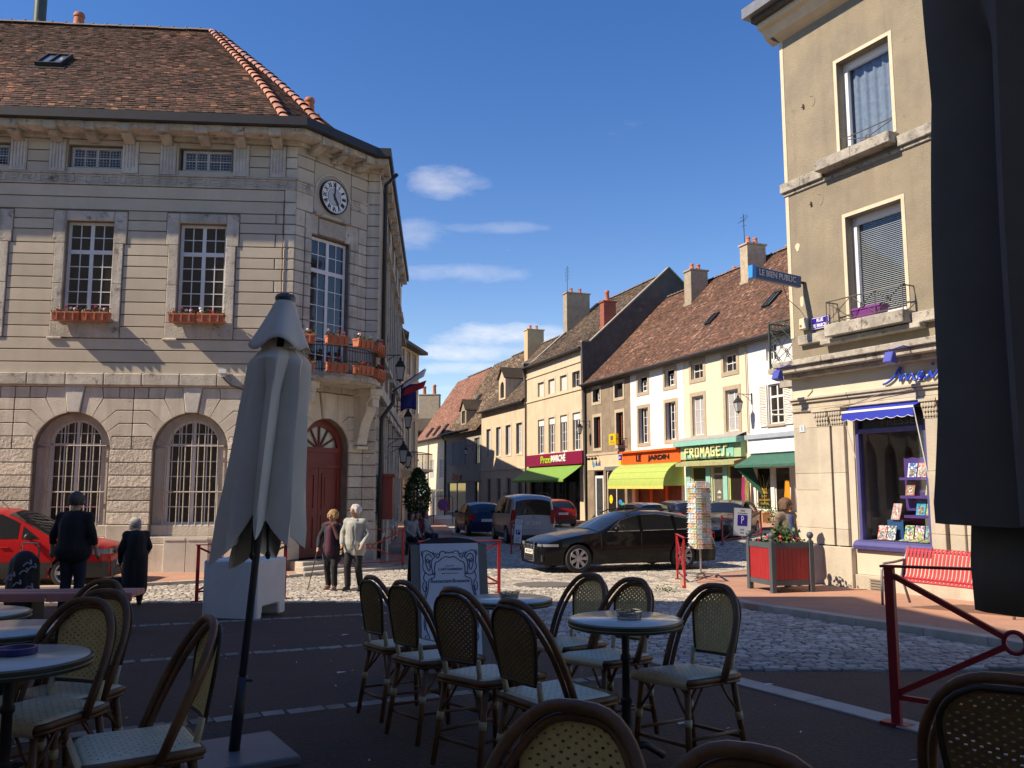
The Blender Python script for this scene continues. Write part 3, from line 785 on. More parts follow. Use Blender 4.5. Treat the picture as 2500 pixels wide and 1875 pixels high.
for (z0, z1) in ((8.32, 8.78), (9.06, 9.40), (9.40, 9.72)):
    for (a, c) in ((0, .55), (1.80, CL)): cst(a, c, z0, z1, m_render if z0 > 9 or a > 1 else m_limes)
for a, c in zip(frange(0, CL, .6), frange(0, CL, .6)[1:]): cst(a, c, 9.72, 10.0, m_corn)
meander(MC, 0, .55, 8.80, 9.05); meander(MC, 1.80, CL, 8.80, 9.05)
cst(.55, 1.80, 8.38, 9.72, m_render, -.005)
for (z0, z1) in zip([4.13, 4.40, 4.70] + ZR + [8.46, 8.79, 9.06, 9.40, 9.72], [4.40, 4.70] + ZR + [8.46, 8.79, 9.06, 9.40, 9.72, 10.0]):
    if z1 > z0: stone(hall, rect(.0, PL, z0 + .01, z1 - .01), -.012, .06, m_limes, MP)
for z0, z1 in zip(CZ, CZ[1:]): stone(hall, rect(.0, PL, z0 + .01, z1 - .01), -.012, .06, m_lime, MP)
stone(hall, rect(-.03, PL + .03, ZB, .56), -.04, .06, m_limes, MP)
window(hall, .54, 1.78, 4.28, 7.78, .14, 2, 6, m_white, m_glass, MC, fr=.075, transom=6.92, trows=2)
# clock
m_cface = mat('clock_face', (.80, .80, .78), (.72, .72, .70), 3, .4)
m_black = mat('matt_black', (.012, .012, .014), (.016, .016, .018), 4, .5)
clock = MB(); cc = (1.17, 8.91)
clock.prism([(cc[0] + .43 * cos(2 * pi * i / 40), cc[1] + .43 * sin(2 * pi * i / 40)) for i in range(40)], -.075, -.01); clock.xf(MC); clk = clock.build('clock', m_cface, hall)
def ring_prism(b, c, r0, r1, y0, y1, n=40, a0=0, a1=2 * pi):
    for i in range(n):
        t0, t1 = a0 + (a1 - a0) * i / n, a0 + (a1 - a0) * (i + 1) / n
        b.prism([(c[0] + r1 * cos(t0), c[1] + r1 * sin(t0)), (c[0] + r1 * cos(t1), c[1] + r1 * sin(t1)), (c[0] + r0 * cos(t1), c[1] + r0 * sin(t1)), (c[0] + r0 * cos(t0), c[1] + r0 * sin(t0))], y0, y1)
b = MB(); ring_prism(b, cc, .425, .45, -.095, -.01); b.xf(MC); b.build('clock_rim', m_black, clk)
b = MB(); ring_prism(b, cc, .215, .222, -.082, -.074); b.xf(MC); b.build('clock_ring', m_black, clk)
b = MB(); b.prism([(cc[0] + .213 * cos(2 * pi * i / 30), cc[1] + .213 * sin(2 * pi * i / 30)) for i in range(30)], -.080, -.072); b.xf(MC); b.build('clock_centre', mat('clock_centre', (.5, .52, .54), (.42, .44, .46), 3, .4), clk)
for i, t in enumerate('XII I II III IIII V VI VII VIII IX X XI'.split()):
    an = -i * pi / 6; p = MC @ Vector((cc[0] + .315 * sin(-an), -.078, cc[1] + .315 * cos(an)))
    me = text_mesh(t, .17, .006, .8, bold=.004); me.materials.append(m_black)
    xs = [v.co.x for v in me.vertices]; w = max(xs) - min(xs); me.transform(Matrix.Diagonal((min(1, .105 / w), 1, 1, 1)))
    o = inst('numeral', me, clk); o.matrix_local = Matrix.Translation(p) @ Matrix.Rotation(CA, 4, 'Z') @ Matrix.Rotation(pi / 2, 4, 'X') @ Matrix.Rotation(an, 4, 'Z')
def hand(l, w, ang, y):
    b = MB(); b.prism([(-w, -.08), (w, -.08), (w * 1.3, l * .6), (.004, l), (-.004, l), (-w * 1.3, l * .6)], y, y + .006)
    b.xf(MC @ Matrix.Translation((cc[0], 0, cc[1])) @ Matrix.Rotation(ang, 4, 'Y')); b.build('clock_hand', m_black, clk)
hand(.40, .014, R(3), -.094); hand(.30, .024, R(150), -.102)
b = MB(); ring_prism(b, (1.17, 8.91), .56, .60, -.03, 0, 24, 0, pi); b.xf(MC); b.build('clock_arch', m_limes, hall)
# door with fanlight
dc = 1.17; dr = .74; dz = 2.40
b = MB(); n = 16
for i in range(n):
    o0, o1 = pi * i / n, pi * (i + 1) / n
    b.prism([(dc + r_ * cos(t), dz + r_ * sin(t)) for r_, t in ((dr, o0), (dr, o1), (dr - .17, o1), (dr - .17, o0))], .22, .34)
b.box(dc - dr, dc + dr, .20, .34, dz - .08, dz + .04); b.box(dc - dr, dc + dr, .24, .34, 2.0, dz - .08); b.box(dc - dr, dc + dr, .21, .34, 1.93, 2.0)
for k in range(5):
    a_ = pi * (k + 1) / 6; b.obox(Matrix.Translation((dc + .30 * cos(a_), .27, dz + .30 * sin(a_))) @ Matrix.Rotation(-a_, 4, 'Y'), .58, .05, .035)
b.xf(MC); door = b.build('door', m_reddoor, hall); door['label'] = 'tall dark red double door with fan window'
for s_ in (-1, 1):
    d = MB(); x0, x1 = (dc - dr, dc - .008) if s_ < 0 else (dc + .008, dc + dr)
    d.box(x0, x1, .26, .33, -.28, 1.93)
    for (za, zb_) in ((-.1, .75), (.88, 1.80)):
        for q in ((x0 + .10, x1 - .10, za, za + .05), (x0 + .10, x1 - .10, zb_ - .05, zb_), (x0 + .10, x0 + .15, za + .05, zb_ - .05), (x1 - .15, x1 - .10, za + .05, zb_ - .05)): d.box(q[0], q[1], .235, .262, q[2], q[3])
        d.box(x0 + .2, x1 - .2, .245, .262, za + .1, zb_ - .1)
    d.xf(MC); d.build('door_leaf', m_reddoor, door)
g_ = MB(); g_.prism([(dc + .58 * cos(pi * i / n), dz + .58 * sin(pi * i / n)) for i in range(n + 1)], .29, .295); g_.xf(MC); g_.build('pane', glass_mat('fanlight_glass', (.30, .29, .26), .2), door)
# masonry round the door (voussoirs)
for z0, z1 in zip([-.28] + CZ, CZ):
    if z1 <= 2.34: cst(0, .42, z0, z1, m_lime); cst(1.92, CL, z0, z1, m_lime)
dj = {2.33: (0, .75), 2.63: (18, .90), 2.94: (38, .95), 3.25: (56, .72)}
zz = [2.33, 2.63, 2.94, 3.25]
for sgn in (-1, 1):
    lim = dc if sgn < 0 else CL - dc
    for i in range(3):
        (d0, b0), (d1, b1) = dj[zz[i]], dj[zz[i + 1]]
        arc = [(.76 * cos(R(d0 + (d1 - d0) * t / 3)), 2.40 + .76 * sin(R(d0 + (d1 - d0) * t / 3))) for t in range(4)]
        poly = [arc[0], (b0 + .01, zz[i] + G), (lim - G, zz[i] + G), (lim - G, zz[i + 1] - G), (b1, zz[i + 1] - G)] + [p for p in reversed(arc)][:-1]
        if i == 0: poly = [(.75, zz[0] + G), (lim - G, zz[0] + G), (lim - G, zz[1] - G), (b1, zz[1] - G)] + [p for p in reversed(arc)][:-1]
        pts = [(dc + sgn * x, z) for x, z in poly]
        stone(hall, pts if sgn > 0 else pts[::-1], -.012, .06, m_limes, MC, bev=.01)
    arc = [(.76 * cos(R(56 + 22 * t / 3)), 2.40 + .76 * sin(R(56 + 22 * t / 3))) for t in range(4)]
    pts = [(dc + sgn * x, z) for x, z in [(.72 - G, 3.25 + G), (lim - G, 3.25 + G), (lim - G, 3.8), (.27, 3.8)] + arc[::-1]]
    stone(hall, pts if sgn > 0 else pts[::-1], -.012, .06, m_limes, MC, bev=.01)
stone(hall, [(dc - .155, 3.16), (dc + .155, 3.16), (dc + .24, 3.8), (dc - .24, 3.8)], -.06, .06, m_limes, MC, name='keystone')
for a, c in ((0, .8), (.8, 1.6), (1.6, CL)): cst(a, c, 3.81, 4.12, m_corn, -.05)
for i in range(3):
    b = MB(); b.box(dc - 1.0 - .22 * i, dc + 1.0 + .22 * i, -.45 - .3 * i, .3 if i == 0 else -.16 - .3 * (i - 1) - .28, ZB - .1, -.30 - .09 * i); b.xf(MC); b.build('door_step', m_kerb, hall, bevel=.015)
# consoles and the curved balcony
def console(u):
    prof = [(.0, 3.95), (-.62, 3.95), (-.62, 3.72), (-.50, 3.62), (-.46, 3.35), (-.30, 3.1), (-.20, 2.75), (-.16, 2.55), (0, 2.5)]
    b = MB(); b.xprism(prof, u - .17, u + .17); b.box(u - .22, u + .22, -.68, 0, 3.80, 3.97); b.box(u - .12, u + .12, -.64, -.5, 3.5, 3.7)
    b.box(u - .20, u + .20, -.19, 0, 2.42, 2.5)
    b.xf(MC); b.build('console', m_limes, hall, bevel=.012)
console(.12); console(2.24)
def barc(t, off=0):          # balcony plan: shallow arc in front of the cut corner, t in 0..1
    a = R(-62) + R(124) * t; rad = 1.62 + off
    return (dc + rad * sin(a), .52 - rad * cos(a))
prof = []
NB = 24
b = MB()
for (o, z0, z1) in ((0.0, 4.10, 4.18), (.06, 4.02, 4.10), (-.05, 3.97, 4.02)):
    pl = [barc(i / NB, o) for i in range(NB + 1)]; pl = [(pl[0][0], 0.02)] + pl + [(pl[-1][0], 0.02)]
    b.zprism(pl, z0, z1)
b.xf(MC); bal = b.build('balcony', m_corn, hall)
rail = MB()
top = [(*barc(i / NB, -.07), 4.92) for i in range(NB + 1)]; low = [(*barc(i / NB, -.07), 4.27) for i in range(NB + 1)]
top = [(top[0][0], 0, 4.92)] + top + [(top[-1][0], 0, 4.92)]; low = [(low[0][0], 0, 4.27)] + low + [(low[-1][0], 0, 4.27)]
rail.tube(top, .018, 6); rail.tube(low, .013, 6); rail.tube([(x, y, z - .07) for x, y, z in top], .009, 5); rail.xf(MC); rl = rail.build('railing', m_iron, bal)
bm_ = MB().tube([(0, 0, 4.18), (0, 0, 4.80)], .009, 5).mesh('baluster', m_iron)
NBAL = 40
for i in range(NBAL):
    x, y = barc((i + .5) / NBAL, -.07); p = MC @ Vector((x, y, 0)); inst('baluster', bm_, rl, (p.x, p.y, 0))
hoop = MB()
for i in range(0, NBAL - 1):
    p0, p1 = Vector((*barc((i + .5) / NBAL, -.07), 4.79)), Vector((*barc((i + 1.5) / NBAL, -.07), 4.79))
    hoop.tube([p0 + (p1 - p0) * (.5 - .5 * cos(pi * t / 6)) + Vector((0, 0, .055 * sin(pi * t / 6))) for t in range(7)], .006, 4)
hoop.xf(MC); hoop.build('rail_hoops', m_iron, bal)
# ---- cornice, gutter (front, cut corner, pier, side)
OV = .72
def offs(d):       # eave polyline at distance d in front of the walls, in hall coordinates
    n1 = Vector((0, -1)); n2 = Vector((sin(CA), -cos(CA))); 
    P1 = Vector((2.272, 0)); P2 = Vector((px, py)); P3 = Vector((px + PL, py))
    def isect(p, n, q, m_):
        # lines p+n*d, q+m*d
        A = Matrix(((n.x, n.y), (m_.x, m_.y))); rhs = Vector((n.dot(p) + d, m_.dot(q) + d * (.42 if m_.x > .99 else 1))); return A.inverted() @ rhs
    a = isect(P1, n1, P1, n2); c = isect(P2, n2, P2, n1); n3 = Vector((1, 0)); e = isect(P3, n1, P3, n3)
    return [(UL, -d), tuple(a), tuple(c), tuple(e), (px + PL + d * .42, py + SL)]
def eave_band(name, d0, d1, z0, z1, m):
    a, c = offs(d0), offs(d1); b = MB()
    for i in range(4):
        b.add([(a[i][0], a[i][1], z0), (a[i + 1][0], a[i + 1][1], z0), (c[i + 1][0], c[i + 1][1], z0), (c[i][0], c[i][1], z0), (a[i][0], a[i][1], z1), (a[i + 1][0], a[i + 1][1], z1), (c[i + 1][0], c[i + 1][1], z1), (c[i][0], c[i][1], z1)],
              [(0, 1, 2, 3), (7, 6, 5, 4), (0, 4, 5, 1), (2, 6, 7, 3)])
    return b.build(name, m, hall)
eave_band('cornice', -.02, .12, 9.92, 10.02, m_corn); eave_band('cornice', -.02, .55, 10.02, 10.16, m_corn); eave_band('gutter', .50, .74, 10.162, 10.38, m_zinc)
def modillion(x, y, a):
    b = MB(); b.box(-.12, .12, -.40, 0, 9.90, 10.02); b.box(-.15, .15, -.565, -.42, 9.96, 10.145); b.xprism([(-.38, 9.90), (-.1, 9.80), (0, 9.80), (0, 9.90)], -.12, .12)
    b.xf(frame(x, y, a)); b.build('modillion', m_corn, hall, bevel=.015)
for u in [-9.6, -8.78, -7.9, -7.0, -6.15, -5.2] + [-4.38, -3.47, -2.6, -1.755, -.855, 0.05, .91, 1.80]: modillion(u, -.02, 0)
for u in (.45, 1.17, 1.95): 
    p = MC @ Vector((u, -.02, 0)); modillion(p.x, p.y, CA)
for i in range(9):
    b = MB(); b.box(-.13, .13, -.22, 0, 9.80, 10.02); b.xf(frame(px + PL, py + .5 + 1.4 * i, pi / 2)); b.build('modillion', m_corn, hall, bevel=.015)
# side wall dressings
for u in sw:
    for (z0, z1) in ((5.3, 7.8), (.5, 3.2)):
        b = MB(); b.box(u - .75, u - .55, -.10, .03, z0 - .3, z1 + .25); b.box(u + .55, u + .75, -.10, .03, z0 - .3, z1 + .25); b.box(u - .85, u + .85, -.2, .03, z1 + .25, z1 + .42); b.box(u - .8, u + .8, -.16, .03, z0 - .42, z0 - .3); b.xf(MS); b.build('window_surround', m_corn, hall)
        window(hall, u - .55, u + .55, z0, z1, .12, 1, 4, m_white, m_glass, MS, single=True)
cuts = frange(0, SL, 1.1)
for a, c in zip(cuts, cuts[1:]): stone(hall, rect(a + .004, c - .004, ZS0, ZS1), -.14, .03, m_corn, MS, name='string_course_stone')
for k in range(13):
    z0 = -.5 + .32 * k
    e = [0] + [q for u in sw for q in (u - .76, u + .76)] + [SL]
    for a, c in zip(e[::2], e[1::2]): stone(hall, rect(a, c, z0 + .012, z0 + .31), -.012, .03, m_lime, MS)
for k in range(17):
    z0 = 4.2 + .33 * k
    e = [0] + [q for u in sw for q in (u - .86, u + .86)] + [SL]
    for a, c in zip(e[::2], e[1::2]): stone(hall, rect(a, c, z0 + .012, z0 + .32), -.012, .03, m_render, MS)
# downpipe with bend, poster cabinet
dp = MB(); dp.tube([(.42, -.42, 10.1), (.36, -.12, 9.75), (.36, -.12, 4.25)], .055, 8); dp.tube([(.30, -.42, 3.95), (.34, -.42, 3.7), (.30, -.14, 3.3), (.30, -.12, 3.1), (.30, -.12, -.4)], .055, 8)
dp.xf(MS); dp.build('downpipe', m_zinc, hall, smooth=True)
# ---- roof: flared slopes, hip over the cut corner
RIDY, RZ0, RH = 6.2, 10.30, 5.92
UA = -1.66                                                        # ridge end
EA = offs(.66)
def prof_z(s): return RZ0 + RH * (.52 * s if s < .16 else (.0832 + (s - .16) * (1 - .0832) / .84))
# smooth flare
def prof_s(s):
    return RZ0 + RH * (s - .10 * (1 - s) * math.exp(-s * 7) * (1 - math.exp(-s * 9)) * 2.2 - .0)
def roofpt(pe0, pe1, pa0, pa1):
    """surface from eave segment pe0-pe1 to top segment pa0-pa1"""
    def f(a, s): 
        e = Vector(pe0).lerp(Vector(pe1), a); t = Vector(pa0).lerp(Vector(pa1), a); q = e.lerp(t, s); return Vector((q.x, q.y, prof_s(s)))
    return f
def roof_face(pe0, pe1, pa0, pa1, mname):
    f = roofpt(pe0, pe1, pa0, pa1); bs = MB(); bs.grid(lambda a, s: f(a, s) , 6, 14); o = bs.build('roof_deck', m_tile_hall, roof)
    tb = MB(); n = 78
    for i in range(n):
        s0, s1 = i / n, min(1, (i + 1.3) / n)
        L_ = (f(1, s0) - f(0, s0)).length
        if L_ < .1: continue
        nrm = (f(1, s0) - f(0, s0)).cross(f(.5, min(1, s0 + .02)) - f(.5, s0)).normalized()
        if nrm.z < 0: nrm = -nrm
        a = -random.uniform(0, .17)
        while a < L_:
            x0, x1 = max(0, a + .004) / L_, min(L_, a + .166) / L_
            if (x1 - x0) * L_ > .03:
                l = .02 + random.uniform(-.006, .012); d = random.uniform(-.0018, .0018)
                p0, p1, q1, q0 = f(x0, max(0, s0 + d)), f(x1, max(0, s0 + d)), f(x1, s1), f(x0, s1)
                tb.add([p0 + nrm * l, p1 + nrm * (l + random.uniform(-.005, .005)), q1 + nrm * .006, q0 + nrm * .006, p0 - nrm * .004, p1 - nrm * .004], [(0, 1, 2, 3), (4, 5, 1, 0)], random.random())
            a += .17
    tag(tb.build('roof_tiles', m_tile_hall, roof, attr=True), kind='stuff')
    return f
roof = MB().box(UL, UA, RIDY - .1, RIDY + .1, prof_s(1) - .3, prof_s(1) - .2).build('roof', m_tile_hall, hall)
ap = (UA, RIDY); HC = 1.55
hipL = (EA[1][0] - .18, EA[1][1])
f1 = roof_face((UL, EA[0][1]), hipL, (UL, RIDY), ap, 'front')
hipR = tuple(Vector(EA[1]).lerp(Vector(EA[2]), .56))
f2 = roof_face(hipL, hipR, ap, (UA + .12, RIDY + .1), 'corner')
# lower roof of the side wing, hidden behind the hip from the square
zw = 12.4; xw = px + PL - 3.2
sb = MB(); sb.add([(hipR[0], hipR[1], RZ0), (EA[2][0], EA[2][1], RZ0), (EA[3][0], EA[3][1], RZ0), (EA[4][0], EA[4][1], RZ0), (xw, EA[4][1], zw), (xw, 7.5, zw), (UA + .12, RIDY + .1, prof_s(1)), (UA, 9.5, zw)], [(0, 1, 5, 6), (1, 2, 5), (2, 3, 4, 5), (6, 5, 7)]); sb.build('roof_side', m_tile_hall, roof)
sb = MB(); sb.add([(UL, RIDY, prof_s(1)), (UA, RIDY, prof_s(1)), (UA, 14.6, RZ0), (UL, 14.6, RZ0)], [(0, 1, 2, 3)]); sb.build('roof_back', m_tile_hall, roof)
ht = MB()
ht.grid(lambda u, v: (.02 * cos(pi * u) * 0 + (.115 + .03 * (1 - v) + .012 * (v < .12)) * -cos(pi * u), v * .30, (.07 + .05 * (1 - v)) * sin(pi * u)), 8, 4)
htm = ht.mesh('hip_tile', m_hiptile, smooth=True)
def hip(fs, n):
    for i in range(n):
        s0, s1 = i / n, (i + 1) / n; p, q = fs(s0), fs(s1); d = (q - p)
        o = inst('hip_tile', htm, roof); rot = d.to_track_quat('Y', 'Z').to_matrix().to_4x4()
        o.matrix_local = Matrix.Translation(p + Vector((0, 0, .03 + random.uniform(-.008, .008)))) @ rot @ Matrix.Diagonal((1, d.length / .27, 1, 1))
hip(lambda s: f1(1, s), 30); hip(lambda s: f2(1, s), 32)
rt = MB(); rt.grid(lambda u, v: (v * .42, -.11 * cos(pi * u), .08 * sin(pi * u)), 6, 1); rt.ball((.02, 0, .10), .045, 8); rtm = rt.mesh('ridge_tile', m_tile_brn, smooth=True)
rtm.materials[0] = mat('ridge_tile', (.24, .19, .16), (.16, .12, .10), 5, .85, .3, 30, rand=.2)
for i in range(20): inst('ridge_tile', rtm, roof, (UA - .42 * (i + 1), RIDY, prof_s(1) + .02 + random.uniform(-.01, .01)))
def pot(parent, x, y, z, h=.6, r=.13):
    b = MB(); b.lathe([(r * 1.15, 0), (r * 1.15, .06), (r, .08), (r * .8, h * .75), (r * .95, h * .8), (r * .95, h * .9), (r * .8, h), (r * .6, h), (r * .6, h - .1)], 12, (x, y, z)); return b.build('chimney_pot', m_terra, parent, auto=40)
zr = prof_s(1)
ch = MB(); ch.box(-7.0, -6.0, 6.6, 7.4, zr - 1.6, zr + .12); ch.box(-7.05, -5.95, 6.55, 7.45, zr + .12, zr + .24); cho = ch.build('chimney', mat('chimney_brick', (.30, .13, .09), (.2, .09, .06), 6, .9, .6, 25), roof)
pot(cho, -6.2, 7.0, zr + .24, .65, .19)
fl = MB(); fl.tube([(-7.15, 6.35, zr - .4), (-7.15, 6.35, zr + 4)], .19, 14); fl.build('flue', mat('green_metal', (.06, .085, .075), (.05, .07, .06), 4, .45, metal=.3), roof, auto=40)
c2 = MB(); c2.box(1.5, 2.1, 4.6, 5.2, 10.5, 12.85); c2o = c2.build('chimney', MATS['chimney_brick'], roof); pot(c2o, 1.75, 4.9, 12.85, .62, .17)
# skylight on the front slope
def skylight(parent, centre, right, upv, w, h, m1, m2):
    n = right.cross(upv).normalized(); rot = Matrix((right, upv, n)).transposed().to_4x4(); M = Matrix.Translation(centre) @ rot
    b = MB()
    for (x0, x1, y0, y1) in ((-w / 2, w / 2, -h / 2, -h / 2 + .06), (-w / 2, w / 2, h / 2 - .06, h / 2), (-w / 2, -w / 2 + .06, -h / 2 + .06, h / 2 - .06), (w / 2 - .06, w / 2, -h / 2 + .06, h / 2 - .06), (-.015, .015, -h / 2 + .06, h / 2 - .06)): b.box(x0, x1, y0, y1, 0, .14)
    b.box(-w / 2 - .12, w / 2 + .12, -h / 2 - .16, -h / 2, 0, .03)
    b.xf(M); o = b.build('skylight', m1, parent); g_ = MB(); g_.box(-w / 2 + .06, w / 2 - .06, -h / 2 + .06, h / 2 - .06, .07, .09); g_.xf(M); g_.build('pane', m2, o); return o
def at_u(u, s):
    lo, hi = 0, 1
    for _ in range(30):
        mid = (lo + hi) / 2
        if f1(mid, s).x < u: lo = mid
        else: hi = mid
    return f1(lo, s)
pc = at_u(-4.95, .50); upv = (at_u(-4.95, .54) - pc).normalized(); skylight(roof, pc, Vector((1, 0, 0)), upv, .70, .95, m_iron, glass_mat('skylight_glass', (.10, .13, .17), .08))
# white cellar doors, camera box
m_wmetal = mat('white_metal_door', (.62, .60, .53), (.52, .49, .42), 2, .55, .1, 20, spots=[(7, .70, (.28, .13, .05))], streak=.25, streakc=(.35, .2, .1))
for s_ in (-1, 1):
    b = MB(); x0, x1 = (-.50, .002) if s_ < 0 else (.012, .51); b.box(x0, x1, -.085, -.045, -.55, .29); b.box(x0 + .02, x1 - .02, -.10, -.085, .20, .25); b.build('cellar_door', m_wmetal, hall, bevel=.008)
b = MB(); b.box(.62, .80, -.24, -.10, 4.14, 4.24); b.box(.66, .76, -.22, -.10, 4.06, 4.14); b.build('junction_box', m_white, hall)
b = MB(); b.tube([(.72, -.17, 4.06), (.76, -.14, 3.98), (.9, -.12, 3.86), (1.25, -.06, 3.74)], .012, 5); b.build('cable', m_black, hall)
# ------------------------------------------------------------ row of houses across the street
RO = Vector((10.528, 39.7, 0)); RA = R(-70.3)
RD = Vector((cos(RA), sin(RA), 0)); RN = Vector((-sin(RA), cos(RA), 0))
def row_house(name, u0, label, cat='house'):
    p = RO + RD * u0
    return empty(name, (p.x, p.y, 0), RA, label, cat, 'houses in the row across the street'), Matrix.Translation((-u0, 0, 0))
m_brownwall = mat('brown_render', (.30, .235, .165), (.20, .155, .11), 1.2, .92, .5, 20, streak=.5, streakc=(.12, .095, .075), spots=[(2.5, .62, (.38, .32, .24))])
m_whitewall = mat('white_render', (.80, .78, .73), (.74, .72, .66), 1.0, .9, .2, 30, streak=.12, streakc=(.55, .52, .45))
m_creamwall = mat('cream_render', (.70, .62, .47), (.64, .56, .42), 1.0, .9, .2, 30, streak=.22, streakc=(.45, .38, .27))
m_oldwhite = mat('flaking_white_render', (.74, .73, .70), (.66, .65, .62), 2, .9, .5, 16, spots=[(5, .62, (.50, .48, .43)), (3, .66, (.55, .50, .40))])
m_proxwall = mat('sand_render', (.62, .51, .36), (.54, .44, .31), 1.2, .9, .3, 25, streak=.4, streakc=(.34, .26, .18))
m_lowwall = mat('sandy_stucco', (.60, .50, .36), (.52, .43, .31), 1.2, .9, .3, 25, streak=.45, streakc=(.36, .24, .15))
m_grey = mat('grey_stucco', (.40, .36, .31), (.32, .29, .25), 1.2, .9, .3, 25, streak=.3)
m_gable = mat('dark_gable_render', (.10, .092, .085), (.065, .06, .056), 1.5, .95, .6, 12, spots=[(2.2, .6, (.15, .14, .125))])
m_sur = mat('window_stone', (.47, .38, .27), (.38, .31, .22), 4, .9, .3, 30, rand=.12)
m_redpaint = mat('brick_red_paint', (.32, .075, .045), (.26, .06, .04), 4, .6)
m_curt = mat('net_curtain', (.42, .42, .42), (.30, .30, .31), 14, .9)
def house_shell(parent, M, u0, u1, zb, ze, holes, m, D=10, side=True):
    b = MB(); wall(b, u0, u1, zb, ze, holes, 0, .22)
    b.add([(u1, 0, zb), (u1, D, zb), (u1, D, ze), (u1, 0, ze)], [(0, 1, 2, 3)]); b.add([(u0, 0, zb), (u0, D, zb), (u0, D, ze), (u0, 0, ze)], [(0, 3, 2, 1)])
    b.add([(u0, D, zb), (u1, D, zb), (u1, D, ze), (u0, D, ze)], [(0, 3, 2, 1)])
    b.xf(M); o = b.build('wall', m, parent)
    r = MB(); r.box(u0 + .1, u1 - .1, .5, .52, zb, ze - .05); r.xf(M); r.build('dark_backing', m_room, parent)
    return o
def surround(parent, M, h, s=.2, m=None, y=-.03, sill=True):
    a, c, d, e = h[:4]; m = m or m_sur
    for (x0, x1, z0, z1) in ((a - s, a, d, e), (c, c + s, d, e), (a - s, c + s, e, e + s), (a - s, c + s, d - s, d)):
        stone(parent, rect(x0, x1, z0, z1), y, .04, m, M, bev=0, name='window_surround')
def roof_slope(parent, M, u0, u1, ez, ry, rz, m, ov=.35, tw=.17, th=.14, kind='stuff', back=True, lift=.03, tilt0=0, tilt1=0, jag=.0):
    """pitched roof facing the street: eave at y=-ov, ridge at (ry, rz)"""
    sl = (rz - ez) / ry; e0 = (-ov, ez - sl * ov * .55); L_ = math.hypot(ry + ov, rz - e0[1])
    def pos(a, t):
        s = t / L_; y = e0[0] + (ry - e0[0]) * s; z = e0[1] + (rz - e0[1]) * (s - .12 * s * (1 - s) * (1 - s)); return (a, y, z + .03 * sin(a * .7) * (1 - s) * s * 2 + jag * sin(a * 1.9 + 2) * s * (1 - s))
    nv = Vector((0, -(rz - e0[1]), ry - e0[0])).normalized()
    d = MB(); d.grid(lambda a, s: pos(u0 + (u1 - u0) * a, s * L_), max(2, int((u1 - u0) / 1.5)), 8); 
    if back: d.add([(u0, ry, rz), (u1, ry, rz), (u1, 2 * ry + ov, ez), (u0, 2 * ry + ov, ez)], [(0, 1, 2, 3)])
    d.xf(M); ro = d.build('roof', m, parent)
    tb = MB(); tiles(tb, pos, lambda t: nv, lambda t: u0, lambda t: u1, L_, tw, th, lift); tb.xf(M)
    tag(tb.build('roof_tiles', m, ro, attr=True), kind='stuff')
    return ro, pos, L_
def ridge(parent, M, u0, u1, ry, rz, m=None, step=.42):
    n = int((u1 - u0) / step)
    for i in range(n): inst('ridge_tile', rtm if m is None else m, parent, M @ Vector((u0 + step * i, ry, rz + .02 + random.uniform(-.012, .012))))
def gutter(parent, M, u0, u1, z, y=-.42, r=.07, name='gutter'):
    b = MB(); b.tube([(u0, y, z), (u1, y, z)], r, 8); b.box(u0, u1, y + .05, -.01, z - .05, z + .03); b.xf(M); return b.build(name, m_zinc, parent)
def chimney(parent, M, u0, u1, y0, y1, z0, z1, m, pots=2, cap=True, pr=.14, ph=.42):
    b = MB(); b.box(u0, u1, y0, y1, z0, z1)
    if cap: b.box(u0 - .07, u1 + .07, y0 - .07, y1 + .07, z1, z1 + .09)
    b.box(u0 - .05, u1 + .05, y0 - .05, y1 + .05, z0, z0 + .5)
    b.xf(M); o = b.build('chimney', m, parent)
    for i in range(pots):
        p = M @ Vector(((u0 + u1) / 2, y0 + (y1 - y0) * (i + .7) / (pots + .6), z1 + (.09 if cap else 0))); pot(o, p.x, p.y, p.z, ph, pr)
    return o
m_chimp = mat('chimney_plaster', (.36, .30, .22), (.26, .22, .165), 3, .9, .6, 15, spots=[(6, .62, (.16, .13, .10))])
m_chimr = mat('chimney_red', (.34, .10, .065), (.25, .075, .05), 5, .9, .4, 20)
def roof_skylight(parent, M, pos, L_, u, t, w, h):
    p = M @ Vector(pos(u, t)); q = M @ Vector(pos(u, t + .3)); skylight(parent, p, (M.to_3x3() @ Vector((1, 0, 0))), (q - p).normalized(), w, h, m_iron, MATS['skylight_glass'])

